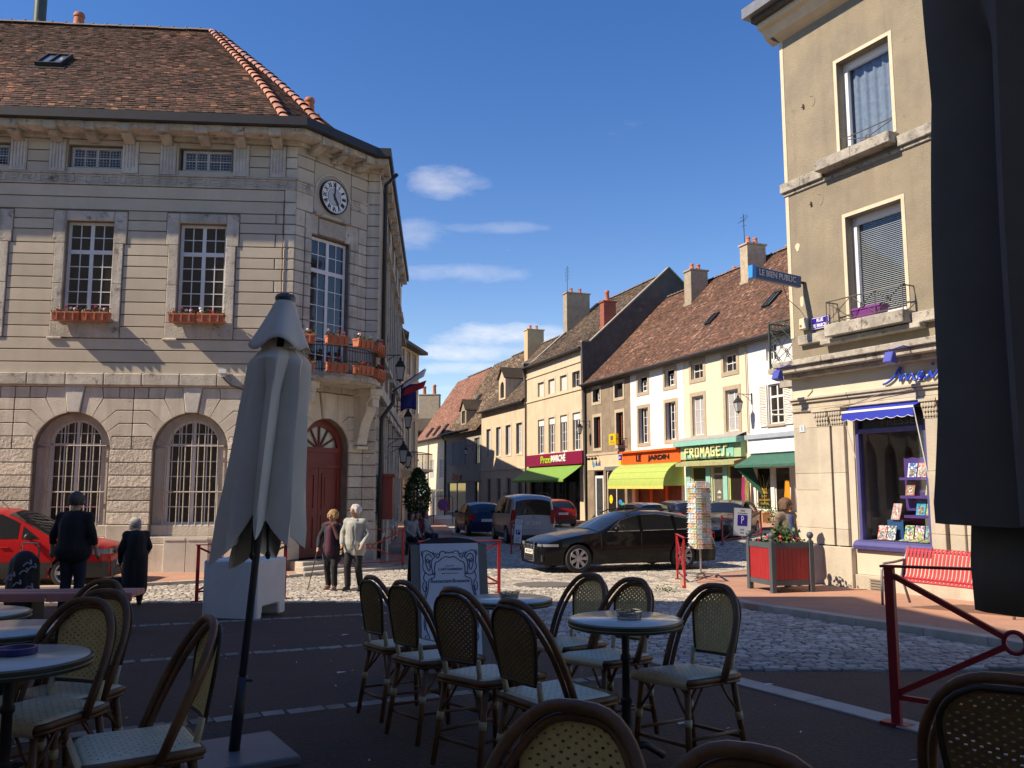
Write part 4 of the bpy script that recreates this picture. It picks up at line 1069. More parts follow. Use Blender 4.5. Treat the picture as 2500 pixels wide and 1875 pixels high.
# ---- H8: white house with shutters and blank white sign board
h8, M = row_house('shuttered_house', .86, 'flaking white house with louvred shutters and green shop awning beside the corner building')
hs = [(2.30, 3.35, 4.20, 5.95), (2.24, 3.0, 7.02, 7.76), (1.15, 2.22, .45, 2.35), (2.48, 3.55, -.05, 2.35), (3.85, 4.5, -.05, 2.35)]
house_shell(h8, M, .86, 8.5, -.6, 8.2, hs, m_oldwhite)
window(h8, 2.30, 3.35, 4.2, 5.95, .10, 1, 2, m_white, m_glass, M, fr=.07, transom=5.4)
window(h8, 2.24, 3.0, 7.02, 7.76, .12, 2, 2, m_white, m_glass, M, single=True)
m_shut = mat('shutter_paint', (.72, .71, .66), (.62, .61, .56), 5, .7)
def shutter(parent, M, x0, x1, z0, z1, m, y=-.06):
    b = MB(); b.box(x0, x0 + .06, y, y + .04, z0, z1); b.box(x1 - .06, x1, y, y + .04, z0, z1)
    for z in (z0, (z0 + z1) / 2 - .03, z1 - .06): b.box(x0 + .06, x1 - .06, y, y + .04, z, z + .06)
    b.xf(M); o = b.build('shutter', m, parent)
    n = int((z1 - z0) / .075); s = MB()
    for i in range(n):
        z = z0 + .06 + (z1 - z0 - .12) * (i + .5) / n
        s.add([(x0 + .06, y + .004, z - .025), (x1 - .06, y + .004, z - .025), (x1 - .06, y + .036, z + .028), (x0 + .06, y + .036, z + .028)], [(0, 1, 2, 3)])
    s.xf(M); s.build('slats', m, o)
shutter(h8, M, 1.70, 2.25, 4.12, 5.95, m_shut); shutter(h8, M, 3.40, 3.98, 4.12, 5.95, m_shut)
stone(h8, rect(2.2, 3.45, 4.08, 4.2), -.08, .1, m_sur, M, name='sill')
b = MB(); b.box(.72, 5.6, -.22, .0, 3.60, 3.80); b.xf(M); b.build('sign_ledge', mat('blue_grey_lead', (.36, .42, .50), (.30, .35, .42), 4, .6), h8)
b = MB(); b.box(.84, 5.6, -.12, -.01, 2.97, 3.598); b.xf(M); b.build('blank_sign_board', mat('blank_white_board', (.84, .86, .87), (.80, .82, .84), 2, .4), h8)
m_grnaw = mat('dark_green_canvas', (.03, .14, .10), (.022, .10, .075), 6, .8, .3, 30, spots=[(9, .64, (.22, .22, .10))])
def awning(parent, M, u0, u1, zt, p, zf, m, val=.16, name='awning', barrel=0, scal=.0, n=10, valm=None, frame_m=None, flare=0):
    b = MB()
    def fn(u, v):
        s = v
        if barrel: y = -p * sin(s * pi / 2); z = zt - (zt - zf) * (1 - cos(s * pi / 2))
        else: y = -p * s; z = zt + (zf - zt) * s - .03 * sin(pi * s)
        f_ = flare * s
        return (u0 - f_ + (u1 - u0 + 2 * f_) * u, y, z)
    b.grid(fn, n * 2, 10)
    if barrel:
        for e in (0, 1):
            pts = [fn(e, i / 10) for i in range(11)] + [(fn(e, 0)[0], 0, zf)]; b.add(pts, [tuple(range(12)) if e else tuple(range(11, -1, -1))])
    b.xf(M); o = b.build(name, m, parent, auto=30)
    if not o.modifiers: 
        md = o.modifiers.new('solid', 'SOLIDIFY'); md.thickness = .006
    vb = MB(); k = max(4, int((u1 - u0) / .22)); pl = []
    xa, xb = u0 - flare, u1 + flare
    for i in range(k * 4 + 1):
        x = xa + (xb - xa) * i / (k * 4); pl.append((x, -p - .004, zf - val + scal * abs(sin(pi * i / 4))))
    for i in range(k * 4): vb.add([(pl[i][0], -p - .004, zf + .004), (pl[i + 1][0], -p - .004, zf + .004), pl[i + 1], pl[i]], [(0, 3, 2, 1)])
    vb.xf(M); vb.build('valance', valm or m, o)
    return o
aw8 = awning(h8, M, .95, 5.4, 2.92, .95, 2.42, m_grnaw, .10)
b = MB(); b.add([(.95, -.95, 2.38), (.95, -.02, 2.5), (1.75, -.03, 1.05)], [(0, 1, 2)]); b.xf(M); b.build('awning_side', m_grnaw, aw8)
for (x0, x1, z0, z1) in ((1.15, 2.22, .45, 2.35), (2.48, 3.55, -.05, 2.35), (3.85, 4.5, -.05, 2.35)):
    window(h8, x0, x1, z0, z1, .06, 1, 1, m_shut, glass_mat('dark_shop_glass', (.02, .016, .014)), M, leaves=1, single=True, fr=.06)
m_gold = mat('gold_lettering', (.55, .36, .05), (.5, .33, .05), 5, .5)
tb = MB(); tb.tube([(1.72, .04, .75), (1.70, .04, 1.85), (1.60, .04, 2.0)], .012, 5)
for k in range(3): tb.tube([(1.71 - .26 + .06 * k, .04, 1.62 - .1 * k), (1.6 - .02 * k, .04, 1.38 - .05 * k), (1.71, .04, 1.33 - .06 * k), (1.83 + .02 * k, .04, 1.40 - .05 * k), (1.71 + .26 - .06 * k, .04, 1.64 - .1 * k)], .010, 5)
tb.xf(M); tb.build('tree_emblem', m_gold, h8)
for i, t in enumerate(('ATELIERS', 'DEPOT', 'DECOUVERTE', 'CREATION')): lettering(t, .12, m_gold, h8, M @ Vector((1.70, .035, 1.22 - .16 * i)), height=.09, depth=.004)
b = MB(); b.box(.86, 5.0, -.14, .0, -.6, .42); b.xf(M); b.build('plinth', mat('rubble_base', (.52, .45, .34), (.38, .33, .26), 6, .9, .8, 14), h8)
# hanging scarves
def cloth_strip(name, loc_u, z0, z1, w, c, lab):
    mm = mat('cloth_' + name, c, tuple(x * .7 for x in c), 6, .9, .2, 20)
    b = MB(); b.grid(lambda u, v: (loc_u + w * (u - .5) * (1 + .2 * sin(v * 5)), -.28 - .03 * sin(u * 9 + v * 3), z0 + (z1 - z0) * v), 8, 8)
    b.xf(Matrix.Translation(RO) @ Matrix.Rotation(RA, 4, 'Z')); o = b.build(name, mm); md = o.modifiers.new('solid', 'SOLIDIFY'); md.thickness = .01
    tag(o, lab, 'scarf', 'scarves hung outside the shops')
cloth_strip('hanging_scarf', .62, .65, 1.95, .22, (.36, .03, .13), 'crimson and purple scarf hanging beside the cheese shop window')
cloth_strip('hanging_shawl', .88, .75, 1.95, .2, (.30, .27, .09), 'olive green scarf hanging between the two shopfronts')
cloth_strip('hanging_orange_shawl', 3.72, .35, 1.75, .3, (.75, .30, .02), 'bright orange shawl hanging in the doorway under the dark green awning')

# ---- H7: cream house, cheese shop
h7, M = row_house('cheese_shop_house', -4.76, 'cream house with mint green cheese shop front on the ground floor')
w7 = [(-3.98, -2.87, 6.92, 7.72), (-1.07, -.01, 6.92, 7.72), (-3.95, -2.91, 4.06, 6.04), (-.97, .06, 4.08, 6.04)]
house_shell(h7, M, -4.76, .85, -.6, 8.2, w7 + [(-4.2, -2.85, .6, 2.5), (-2.35, -1.40, -.1, 2.5), (-.95, .2, .6, 2.5)], m_creamwall)
for i, h in enumerate(w7):
    surround(h7, M, h, .2)
    if i < 2: window(h7, h[0] + .05, h[1] - .02, h[2], h[3], .14, 2, 2, m_white, m_glass, M, leaves=1, fr=.05, bar=.04)
    else:
        window(h7, h[0], h[1], h[2], h[3], .15, 1, 3, m_white, m_curt, M, fr=.06)
m_mint = mat('mint_paint', (.22, .52, .44), (.19, .46, .39), 3, .55, .1, 20)
m_sage = mat('sage_paint', (.36, .52, .30), (.30, .46, .26), 3, .6, .1, 20)
m_lime2 = mat('lime_paint', (.48, .62, .14), (.42, .55, .12), 4, .55)
b = MB(); b.box(-5.0, .6, -.55, 0, 3.74, 3.80); b.add([(-5.0, -.55, 3.80), (.6, -.55, 3.80), (.6, 0, 4.0), (-5.0, 0, 4.0)], [(0, 1, 2, 3)]); b.xf(M); b.build('lead_roof', mat('lead_sheet', (.36, .37, .36), (.28, .29, .29), 3, .6), h7)
b = MB(); b.box(-5.0, .6, -.58, -.02, 3.52, 3.738); b.xf(M); b.build('cornice', m_mint, h7)
b = MB(); b.box(-4.72, .55, -.30, -.01, 2.86, 3.518); b.xf(M); sgn = b.build('shop_sign', m_sage, h7)
b = MB(); b.box(-4.2, .0, -.33, -.302, 2.90, 3.46); b.xf(M); b.build('sign_panel', m_mint, sgn)
m_let = mat('cream_letter', (.80, .74, .38), (.72, .66, .34), 4, .6)
# FROMAGES in angular plank letters
def plank_letters(parent, M, u0, u1, z0, z1, y, m):
    G_ = {'F': [((0, 0), (0, 1)), ((0, 1), (.8, 1)), ((0, .55), (.6, .55))], 'R': [((0, 0), (0, 1)), ((0, 1), (.7, .95)), ((.7, .95), (.65, .55)), ((.65, .55), (0, .5)), ((.2, .5), (.75, 0))],
          'O': [((.05, 0), (.05, 1)), ((.05, 1), (.75, 1)), ((.75, 1), (.75, 0)), ((.75, 0), (.05, 0))], 'M': [((0, 0), (.1, 1)), ((.1, 1), (.45, .35)), ((.45, .35), (.8, 1)), ((.8, 1), (.9, 0))],
          'A': [((0, 0), (.35, 1)), ((.35, 1), (.5, 1)), ((.5, 1), (.85, 0)), ((.18, .38), (.68, .38))], 'G': [((.75, 1), (.05, 1)), ((.05, 1), (.05, 0)), ((.05, 0), (.75, 0)), ((.75, 0), (.75, .45)), ((.75, .45), (.4, .45))],
          'E': [((.05, 0), (.05, 1)), ((.05, 1), (.75, 1)), ((.05, .5), (.6, .5)), ((.05, 0), (.75, 0))], 'S': [((.9, 1), (.45, 1)), ((.45, 1), (.35, 0)), ((.35, 0), (-.1, 0))], '.': [((.1, 0), (.1, .12))]}
    W = (u1 - u0) / 8.6; H_ = z1 - z0
    for i, ch_ in enumerate('FROMAGES.'):
        b = MB()
        for k, ((x0, y0), (x1, y1)) in enumerate(G_[ch_]):
            p = Vector((u0 + W * i + x0 * W * .86, y - .004 * k, z0 + y0 * H_)); q = Vector((u0 + W * i + x1 * W * .86, y - .004 * k, z0 + y1 * H_)); d = q - p
            b.obox(Matrix.Translation((p + q) / 2) @ Matrix.Rotation(-math.atan2(d.z, d.x), 4, 'Y'), d.length + .07, .05, .085)
        b.xf(M); b.build('letter', m, parent)
plank_letters(sgn, M, -4.08, -.05, 2.98, 3.40, -.40, m_let)
m_vfr = mat('faded_print_canvas', (.34, .36, .20), (.26, .28, .15), 5, .85, spots=[(13, .56, (.62, .52, .10))])
aw7 = awning(h7, M, -4.7, .45, 2.86, .62, 2.66, m_vfr, .16)
for (x0, x1, z0, z1) in ((-4.2, -2.85, .6, 2.5), (-.95, .2, .6, 2.5)): window(h7, x0, x1, z0, z1, .05, 1, 1, m_lime2, MATS['dark_shop_glass'], M, leaves=1, single=True, fr=.07)
window(h7, -2.35, -1.40, -.1, 2.5, .08, 1, 1, m_sage, mat('chalk_board', (.13, .12, .10), (.10, .09, .08), 3, .8), M, leaves=1, single=True, fr=.07, transom=2.1)
for (x0, x1) in ((-2.82, -2.42), (-1.34, -.98), (.24, .5), (-4.66, -4.25)): b = MB(); b.box(x0, x1, -.06, .0, -.35, 2.5); b.xf(M); b.build('pilaster', m_mint if x0 < 0 else m_lime2, h7)
for (x0, x1) in ((-4.24, -2.83), (-.97, .23)): b = MB(); b.box(x0, x1, -.045, 0, -.35, .56); b.box(x0 - .02, x1 + .02, -.09, 0, .56, .64); b.xf(M); b.build('stall_riser', m_sage, h7)
b = MB(); 
for i in range(3): b.add([(-2.02 + .1 * i, .07, 1.18), (-1.95 + .1 * i, .07, 1.18 + .13 + .05 * (i == 1)), (-1.88 + .1 * i, .07, 1.18)], [(0, 2, 1)])
b.xf(M); b.build('emblem', m_shut, h7); lettering('1584', .16, m_shut, h7, M @ Vector((-1.9, .07, .98)), depth=.003)
cb = MB(); 
for i in range(14): cb.ball((-.85 + .9 * random.random(), .02 + .02 * random.random(), .70 + .04 * random.random()), .045, 6)
cb.xf(M); cb.build('window_goods', mat('red_cheese', (.45, .06, .04), (.6, .4, .15), 30, .6), h7)
# ---- H6: white house, LE JARDIN
h6, M = row_house('greengrocer_house', -10.7, 'bright white house with orange shop sign and lime green barrel awning')
w6 = [(-9.72, -8.6, 6.84, 7.70), (-6.68, -5.62, 6.84, 7.72), (-9.72, -8.58, 3.95, 5.93), (-6.65, -5.58, 3.98, 5.98)]
house_shell(h6, M, -10.7, -4.78, -.6, 8.2, w6 + [(-10.4, -5.2, -.1, 2.5)], m_whitewall)
for i, h in enumerate(w6):
    surround(h6, M, h, .19)
    if i < 2: window(h6, h[0] + .3, h[1] - .02, h[2] + .05, h[3] - .2, .16, 2, 2, m_white, m_glass, M, leaves=1, fr=.05, bar=.04)
    else: window(h6, h[0] + .28, h[1] - .02, h[2], h[3], .16, 1, 4, m_white, m_glass, M, fr=.06, leaves=2)
m_orange = mat('orange_paint', (.80, .12, .02), (.74, .11, .02), 3, .5)
b = MB(); b.box(-11.4, -4.82, -.24, -.01, 2.78, 3.42); b.box(-11.4, -4.82, -.42, -.01, 3.42, 3.52); b.xf(M); sg6 = b.build('shop_sign', m_orange, h6)
for t, x in (('LE', -9.35), ('JARDIN', -7.05)): lettering(t, .4, m_black, sg6, M @ Vector((x, -.27, 3.08)), height=.34, width=.55 if t == 'LE' else 2.3, depth=.05, bold=.01)
m_limeaw = mat('lime_canvas', (.36, .46, .11), (.32, .41, .10), 3, .8, .15, 20)
m_limeval = mat('lime_print_valance', (.52, .60, .16), (.70, .42, .08), 9, .8)
aw6 = awning(h6, M, -11.3, -4.9, 2.78, 1.25, 1.55, m_limeaw, .16, barrel=1, valm=m_limeval)
for k in range(1, 5):
    v = k / 5; b = MB(); y, z = -1.25 * sin(v * pi / 2), 2.78 - 1.23 * (1 - cos(v * pi / 2)); b.tube([(-11.3, y - .008, z + .004), (-4.9, y - .008, z + .004)], .012, 5); b.xf(M); b.build('awning_seam', mat('canvas_seam', (.30, .40, .08), (.28, .37, .07), 3, .8), aw6)
b = MB(); b.box(-10.4, -5.2, .3, .32, -.1, 2.5); b.xf(M); b.build('shop_front', mat('shop_inside_red', (.28, .05, .03), (.10, .03, .02), 1.6, .8), h6)
for x in (-10.35, -8.6, -6.9, -5.25): b = MB(); b.box(x - .06, x + .06, .05, .15, -.1, 2.5); b.xf(M); b.build('shop_post', m_orange, h6)
b = MB(); b.box(-11.55, -11.38, -.5, -.44, 2.55, 3.3) if 0 else b.box(-11.75, -11.42, -.30, -.24, 3.05, 3.38); b.xf(M); bs = b.build('hanging_sign', mat('violet_blue_sign', (.05, .02, .45), (.05, .02, .42), 3, .4), h6); lettering('ubi', .2, m_white, bs, M @ Vector((-11.58, -.31, 3.22)), width=.24, depth=.004)
b = MB(); b.box(-11.75, -11.42, -.30, -.24, 2.78, 3.04); b.xf(M); b.build('hanging_sign', mat('yellow_sign', (.85, .55, .02), (.8, .5, .02), 3, .4), h6)
# ---- H5: brown house
h5, M = row_house('brown_house', -16.9, 'narrow brown rendered house with rust red window frames and white glazed door')
w5 = [(-15.80, -14.78, 6.86, 7.68), (-12.70, -11.62, 6.84, 7.70), (-15.70, -14.72, 3.93, 5.90), (-12.55, -11.62, 3.97, 5.93)]
house_shell(h5, M, -16.9, -10.72, -1.2, 8.2, w5 + [(-15.75, -14.45, -.5, 2.5), (-14.1, -11.6, -.2, 2.5)], m_brownwall)
for i, h in enumerate(w5):
    surround(h5, M, h, .19, mat('pale_stone_surround', (.50, .42, .31), (.40, .34, .26), 4, .9, .3, 30))
    if i == 0: window(h5, h[0] + .4, h[1] - .03, h[2] + .1, h[3] - .15, .16, 1, 2, m_white, m_glass, M, leaves=1, single=True)
    elif i == 1: b = MB(); b.box(h[0], h[1], .2, .21, h[2], h[3]); b.xf(M); b.build('dark_opening', m_room, h5)
    else: window(h5, h[0] + .3, h[1], h[2], h[3], .16, 1, 3, m_redpaint, m_glass, M, fr=.07)
stone(h5, rect(-16.9, -10.72, 3.46, 3.6), -.06, .04, m_sur, M, name='string_course')
b = MB(); b.box(-16.7, -10.9, -.035, .0, 2.55, 3.44); b.xf(M); b.build('fascia', mat('ochre_fascia', (.60, .48, .32), (.54, .43, .28), 2, .85), h5)
b = MB(); b.box(-13.9, -11.7, -.2, -.04, 2.48, 2.72); b.xf(M); b.build('shutter_box', mat('grey_metal_box', (.30, .31, .31), (.26, .27, .27), 4, .4, metal=.5), h5)
lettering('auka', .25, mat('sky_blue_letter', (.06, .18, .55), (.05, .16, .5), 3, .5), h5, M @ Vector((-15.1, -.05, 2.92)), height=.24, width=.75, depth=.02)
b = MB(); b.ball((-15.75, -.05, 2.92), .16, 10, sy=.2, sz=1.3); b.xf(M); b.build('drop_emblem', mat('cyan_emblem', (.03, .36, .55), (.03, .3, .5), 3, .5), h5)
for k in range(3):
    b = MB(); b.tube([(-16.0 + .5 * k, -.04, 3.4), (-15.95 + .5 * k, -.25, 3.44), (-15.85 + .5 * k, -.32, 3.3)], .02, 5); b.box(-15.93 + .5 * k, -15.77 + .5 * k, -.4, -.26, 3.18, 3.32); b.xf(M); b.build('spot_lamp', m_iron, h5)
window(h5, -15.72, -14.5, -.45, 2.2, .05, 1, 1, m_white, m_glassb, M, leaves=1, fr=.16, single=True)
b = MB(); b.box(-15.45, -14.75, .03, .045, .2, 1.95); b.xf(M); b.build('door_notice', mat('notice_dark', (.05, .055, .06), (.04, .045, .05), 3, .4), h5)
window(h5, -14.1, -11.6, -.2, 2.45, .1, 1, 1, m_shut, MATS['dark_shop_glass'], M, leaves=2, fr=.06, single=True)
for k, c in enumerate(((.75, .55, .02), (.02, .2, .5), (.02, .35, .2))):
    b = MB(); b.ball((-13.6 + .35 * k + .9 * (k > 0), .09, .75 - .16 * k), .2, 8, sy=.1, sx=1.2, sz=.8 if k else 1.4); b.xf(M); b.build('window_sticker', mat('sticker%d' % k, c, c, 3, .5), h5)
b = MB(); b.box(-12.35, -11.45, -.62, -.44, 3.98, 4.62); b.xf(M); ps = b.build('post_sign', mat('post_yellow', (.80, .50, .01), (.76, .47, .01), 3, .35), h5)
b = MB(); b.box(-12.1, -11.78, -.64, -.622, 4.25, 4.5); b.xf(M); b.build('sign_emblem', mat('post_blue', (.12, .14, .18), (.1, .12, .16), 3, .4), ps); lettering('PATISA', .1, MATS['post_blue'], ps, M @ Vector((-11.9, -.625, 4.1)), width=.55, depth=.004)
b = MB(); b.tube([(-11.2, -.53, 4.3), (-11.2, 0, 4.3)], .025, 6); b.tube([(-11.45, -.53, 4.3), (-11.2, -.53, 4.3)], .025, 6); b.xf(M); b.build('sign_bracket', m_iron, ps)
# ---- the long red roof over four houses is part of the cream house
ro, pos, L_ = roof_slope(h7, Matrix.Translation((4.76, 0, 0)), -16.85, 8.5, 8.25, 6.1, 14.35, m_tile_row, jag=.06)
ro['label'] = 'long weathered red tile roof'
MR = Matrix.Translation((4.76, 0, 0))
ridge(ro, MR, -16.6, 5.5, 6.1, 14.36)
gutter(h7, MR, -16.9, 8.5, 8.06, -.46)
b = MB(); b.box(-16.9, 8.5, -.36, 0, 7.98, 8.1); b.xf(MR); b.build('eave_board', mat('weathered_board', (.10, .09, .08), (.07, .065, .06), 6, .9), h7)
chimney(ro, MR, -11.7, -10.9, 4.4, 5.6, 12.3, 14.75, m_chimp); chimney(ro, MR, -5.75, -5.05, 4.4, 5.6, 12.3, 14.8, mat('chimney_stone_brick', (.48, .40, .30), (.33, .27, .20), 4, .9, .7, 18, spots=[(10, .6, (.2, .16, .12))]))
chimney(ro, MR, -10.9, -10.1, 6.7, 8.0, 12.8, 14.6, m_chimp, 1); chimney(ro, MR, -4.7, -3.8, 6.7, 8.0, 12.8, 14.75, m_chimp, 1)
roof_skylight(ro, MR, pos, L_, -5.3, 3.6, .55, .9); roof_skylight(ro, MR, pos, L_, -.0, 3.5, .6, 1.1)
an = MB(); an.tube([(-6.1, 5, 13.2), (-6.15, 5, 16.9)], .022, 5)
for k, z in enumerate((16.75, 16.5, 16.2)): an.tube([(-6.5 + .08 * k, 5, z), (-5.8 - .08 * k, 5, z)], .012, 4)
an.tube([(-6.15, 4.6, 16.3), (-6.15, 5.3, 16.8)], .012, 4); an.tube([(-6.1, 5, 13.9), (-5.5, 5, 13.9)], .02, 4); an.tube([(-6.1, 5, 13.6), (-5.5, 5, 13.6)], .02, 4); an.xf(MR); an.build('aerial', m_iron, ro)
# lamp downpipe cables
b = MB(); b.tube([(.82, -.08, 8.0), (.84, -.08, 3.9)], .022, 6); b.xf(MR); b.build('cable_conduit', m_chimp, h7)
# ---- H4: three storey house with the supermarket
h4, M = row_house('supermarket_house', -28.15, 'tall sand coloured house with maroon supermarket sign and green awning')
t4 = [(-25.45, -24.24), (-23.36, -22.2), (-21.2, -20.0), (-19.05, -17.8)]
hs = [(a, c, 8.17, 9.22) for a, c in t4] + [(a, c, 3.93, 6.45) for a, c in t4] + [(-27.2, -18.0, -.9, 2.9)]
house_shell(h4, M, -28.15, -16.95, -1.4, 10.7, hs, m_proxwall)
for a, c in t4:
    surround(h4, M, (a, c, 8.17, 9.22), .16, mat('pale_sand_stone', (.60, .50, .36), (.52, .43, .31), 3, .9), -.025); surround(h4, M, (a, c, 3.93, 6.45), .16, MATS['pale_sand_stone'], -.025)
    b = MB(); b.box(a + .02, c - .02, .12, .15, 8.2, 9.2); b.xf(M); b.build('blind', mat('pale_blind', (.60, .58, .53), (.55, .53, .48), 3, .8), h4) if a < -20 else window(h4, a + .3, c, 8.17, 9.22, .12, 2, 2, m_white, m_glass, M, leaves=1, single=True)
    window(h4, a + .05, c - .05, 3.93, 6.0, .14, 1, 3, m_white, m_glassb, M, fr=.08)
    b = MB(); b.box(a, c, .08, .2, 5.98, 6.45); b.xf(M); b.build('roller_box', m_white, h4)
stone(h4, rect(-28.15, -16.95, 7.9, 8.02), -.07, .04, m_proxwall, M, name='string_course'); stone(h4, rect(-28.15, -16.95, 9.75, 9.87), -.07, .04, m_proxwall, M, name='string_course')
ro, pos, L_ = roof_slope(h4, M, -27.9, -17.2, 10.75, 6.4, 16.25, m_tile_brn, ov=.3)
ridge(ro, M, -27.8, -17.5, 6.4, 16.27)
gutter(h4, M, -28.0, -17.1, 10.62, -.36)
def gable(parent, M, u0, u1, zb, prof, m, cope=None):
    b = MB(); b.xprism([(0, zb)] + [(prof[-1][0], zb)] + prof[::-1], u0, u1); b.xf(M); o = b.build('gable_wall', m, parent)
    if cope:
        for (p, q) in zip(prof, prof[1:]):
            c = MB(); d = math.hypot(q[0] - p[0], q[1] - p[1]); c.obox(Matrix.Translation(((u0 + u1) / 2, (p[0] + q[0]) / 2, (p[1] + q[1]) / 2 + .04)) @ Matrix.Rotation(math.atan2(q[1] - p[1], q[0] - p[0]), 4, 'X'), abs(u1 - u0) + .1, d, .08); c.xf(M); c.build('coping', cope, parent)
    return o
m_cope = mat('coping_stone', (.34, .31, .27), (.25, .23, .20), 4, .9, .4, 20)
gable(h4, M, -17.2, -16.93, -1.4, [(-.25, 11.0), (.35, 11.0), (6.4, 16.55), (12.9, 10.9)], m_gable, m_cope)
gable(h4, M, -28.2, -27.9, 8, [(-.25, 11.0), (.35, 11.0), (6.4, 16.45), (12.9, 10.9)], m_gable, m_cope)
chimney(ro, M, -28.5, -27.75, 3.4, 5.4, 12.5, 16.9, m_chimp); chimney(ro, M, -17.95, -17.35, 1.6, 2.5, 11.8, 13.9, m_chimr, 1, pr=.17, ph=.75)
an = MB(); an.tube([(-28.1, 3.6, 16.9), (-28.1, 3.6, 19.2)], .022, 5); [an.tube([(-28.45, 3.6, z), (-27.75, 3.6, z)], .01, 4) for z in (19.0, 18.7, 18.4, 18.1)]; [an.tube([(x, 3.6, 18.0), (x, 3.6, 19.0)], .008, 4) for x in (-28.45, -27.75)]; an.xf(M); an.build('aerial', m_iron, ro)
m_maroon = mat('maroon_sign', (.22, .008, .05), (.2, .008, .045), 3, .4)
b = MB(); b.box(-27.4, -17.1, -.22, -.01, 3.02, 3.86); b.xf(M); sg4 = b.build('shop_sign', m_maroon, h4)
lettering('Proxi', .6, mat('lime_letter', (.40, .62, .03), (.38, .58, .03), 3, .5), sg4, M @ Vector((-23.35, -.25, 3.42)), width=1.95, height=.52, depth=.04, bold=.008)
lettering('MARCHÉ', .6, mat('white_letter', (.85, .85, .83), (.8, .8, .8), 3, .5), sg4, M @ Vector((-21.05, -.25, 3.45)), width=2.5, height=.58, depth=.04, bold=.012)
m_grn2 = mat('apple_green_canvas', (.16, .33, .055), (.14, .29, .05), 3, .75, .1, 20)
aw4 = awning(h4, M, -27.3, -17.4, 3.0, 1.45, 1.98, m_grn2, .17, scal=.05)
b = MB(); b.box(-27.2, -18.0, .2, .22, -.9, 2.9); b.xf(M); b.build('shop_glazing', glass_mat('deep_shop_glass', (.012, .013, .013)), h4)
for x in (-27.1, -24.9, -22.8, -20.6, -18.1): b = MB(); b.box(x - .06, x + .06, .1, .2, -.9, 2.9); b.xf(M); b.build('shop_post', m_iron, h4)
b = MB(); b.tube([(-27.75, -.36, 10.6), (-27.85, -.1, 9.9), (-27.9, -.1, -.8)], .06, 7); b.tube([(-16.75, -.40, 8.0), (-16.85, -.12, 7.6), (-16.85, -.12, -.9)], .055, 7); b.xf(M); b.build('downpipe', m_zinc, h4)
# ---- H3: low cream house with arched dormer
h3, M = row_house('dormer_house', -39.35, 'low sandy house with four tall windows and an arched stone dormer')
t3 = [(-37.85, -36.67), (-35.2, -34.0), (-32.75, -31.5), (-30.2, -28.85)]
hs = [(a, c, 4.13, 6.55) for a, c in t3] + [(a, c, -.6, 2.25) for a, c in t3]
house_shell(h3, M, -39.35, -28.2, -1.6, 8.2, hs, m_lowwall)
for a, c in t3:
    surround(h3, M, (a, c, 4.13, 6.55), .15, MATS['pale_sand_stone'], -.025); window(h3, a + .25, c - .05, 4.13, 6.5, .14, 1, 4, m_white, m_curt, M, fr=.08)
    window(h3, a, c, -.6, 2.25, .14, 1, 3, m_grey, m_glass, M, fr=.08, single=True)
stone(h3, rect(-39.35, -28.2, 2.9, 3.02), -.05, .04, m_lowwall, M, name='string_course')
ro, pos, L_ = roof_slope(h3, M, -39.3, -28.25, 8.3, 5.6, 14.6, m_tile_brn, ov=.4)
ridge(ro, M, -39.2, -28.4, 5.6, 14.62); gutter(h3, M, -39.5, -28.3, 8.12, -.46)
chimney(ro, M, -39.6, -38.7, 4.2, 5.8, 12, 15.9, mat('chimney_ochre', (.56, .42, .24), (.5, .36, .2), 3, .9), 2)
chimney(ro, M, -29.9, -29.3, 4.6, 5.4, 12.5, 14.1, m_white, 0)
def dormer(parent, M, u, w, z0, h, y0, m, tile, glass, arch=True):
    b = MB(); yb = y0 + 2.6
    wall(b, u - w / 2, u + w / 2, z0, z0 + h, [(u - w * .28, u + w * .28, z0 + .15, z0 + h * .55, 'arch')] if arch else [(u - w * .28, u + w * .28, z0 + .15, z0 + h - .15)], y0, .15)
    b.add([(u - w / 2, y0, z0 + h), (u + w / 2, y0, z0 + h), (u, y0, z0 + h + w * .5)], [(0, 1, 2)])
    for s_ in (-1, 1): b.add([(u + s_ * w / 2, y0, z0), (u + s_ * w / 2, yb, z0), (u + s_ * w / 2, yb, z0 + h), (u + s_ * w / 2, y0, z0 + h)], [(0, 1, 2, 3)])
    b.xf(M); o = b.build('dormer', m, parent)
    r = MB()
    for s_ in (-1, 1): r.add([(u, y0 - .15, z0 + h + w * .5 + .05), (u, yb, z0 + h + w * .5 + .05), (u + s_ * (w / 2 + .15), yb, z0 + h - .1), (u + s_ * (w / 2 + .15), y0 - .15, z0 + h - .1)], [(0, 1, 2, 3) if s_ < 0 else (3, 2, 1, 0)])
    r.xf(M); ro_ = r.build('dormer_roof', tile, o); md = ro_.modifiers.new('s', 'SOLIDIFY'); md.thickness = .08
    g_ = MB(); g_.box(u - w * .3, u + w * .3, y0 + .12, y0 + .14, z0, z0 + h); g_.xf(M); g_.build('pane', glass, o)
dormer(ro, M, -34.7, 1.7, 8.9, 1.9, .35, m_lowwall, m_tile_old, m_glass)
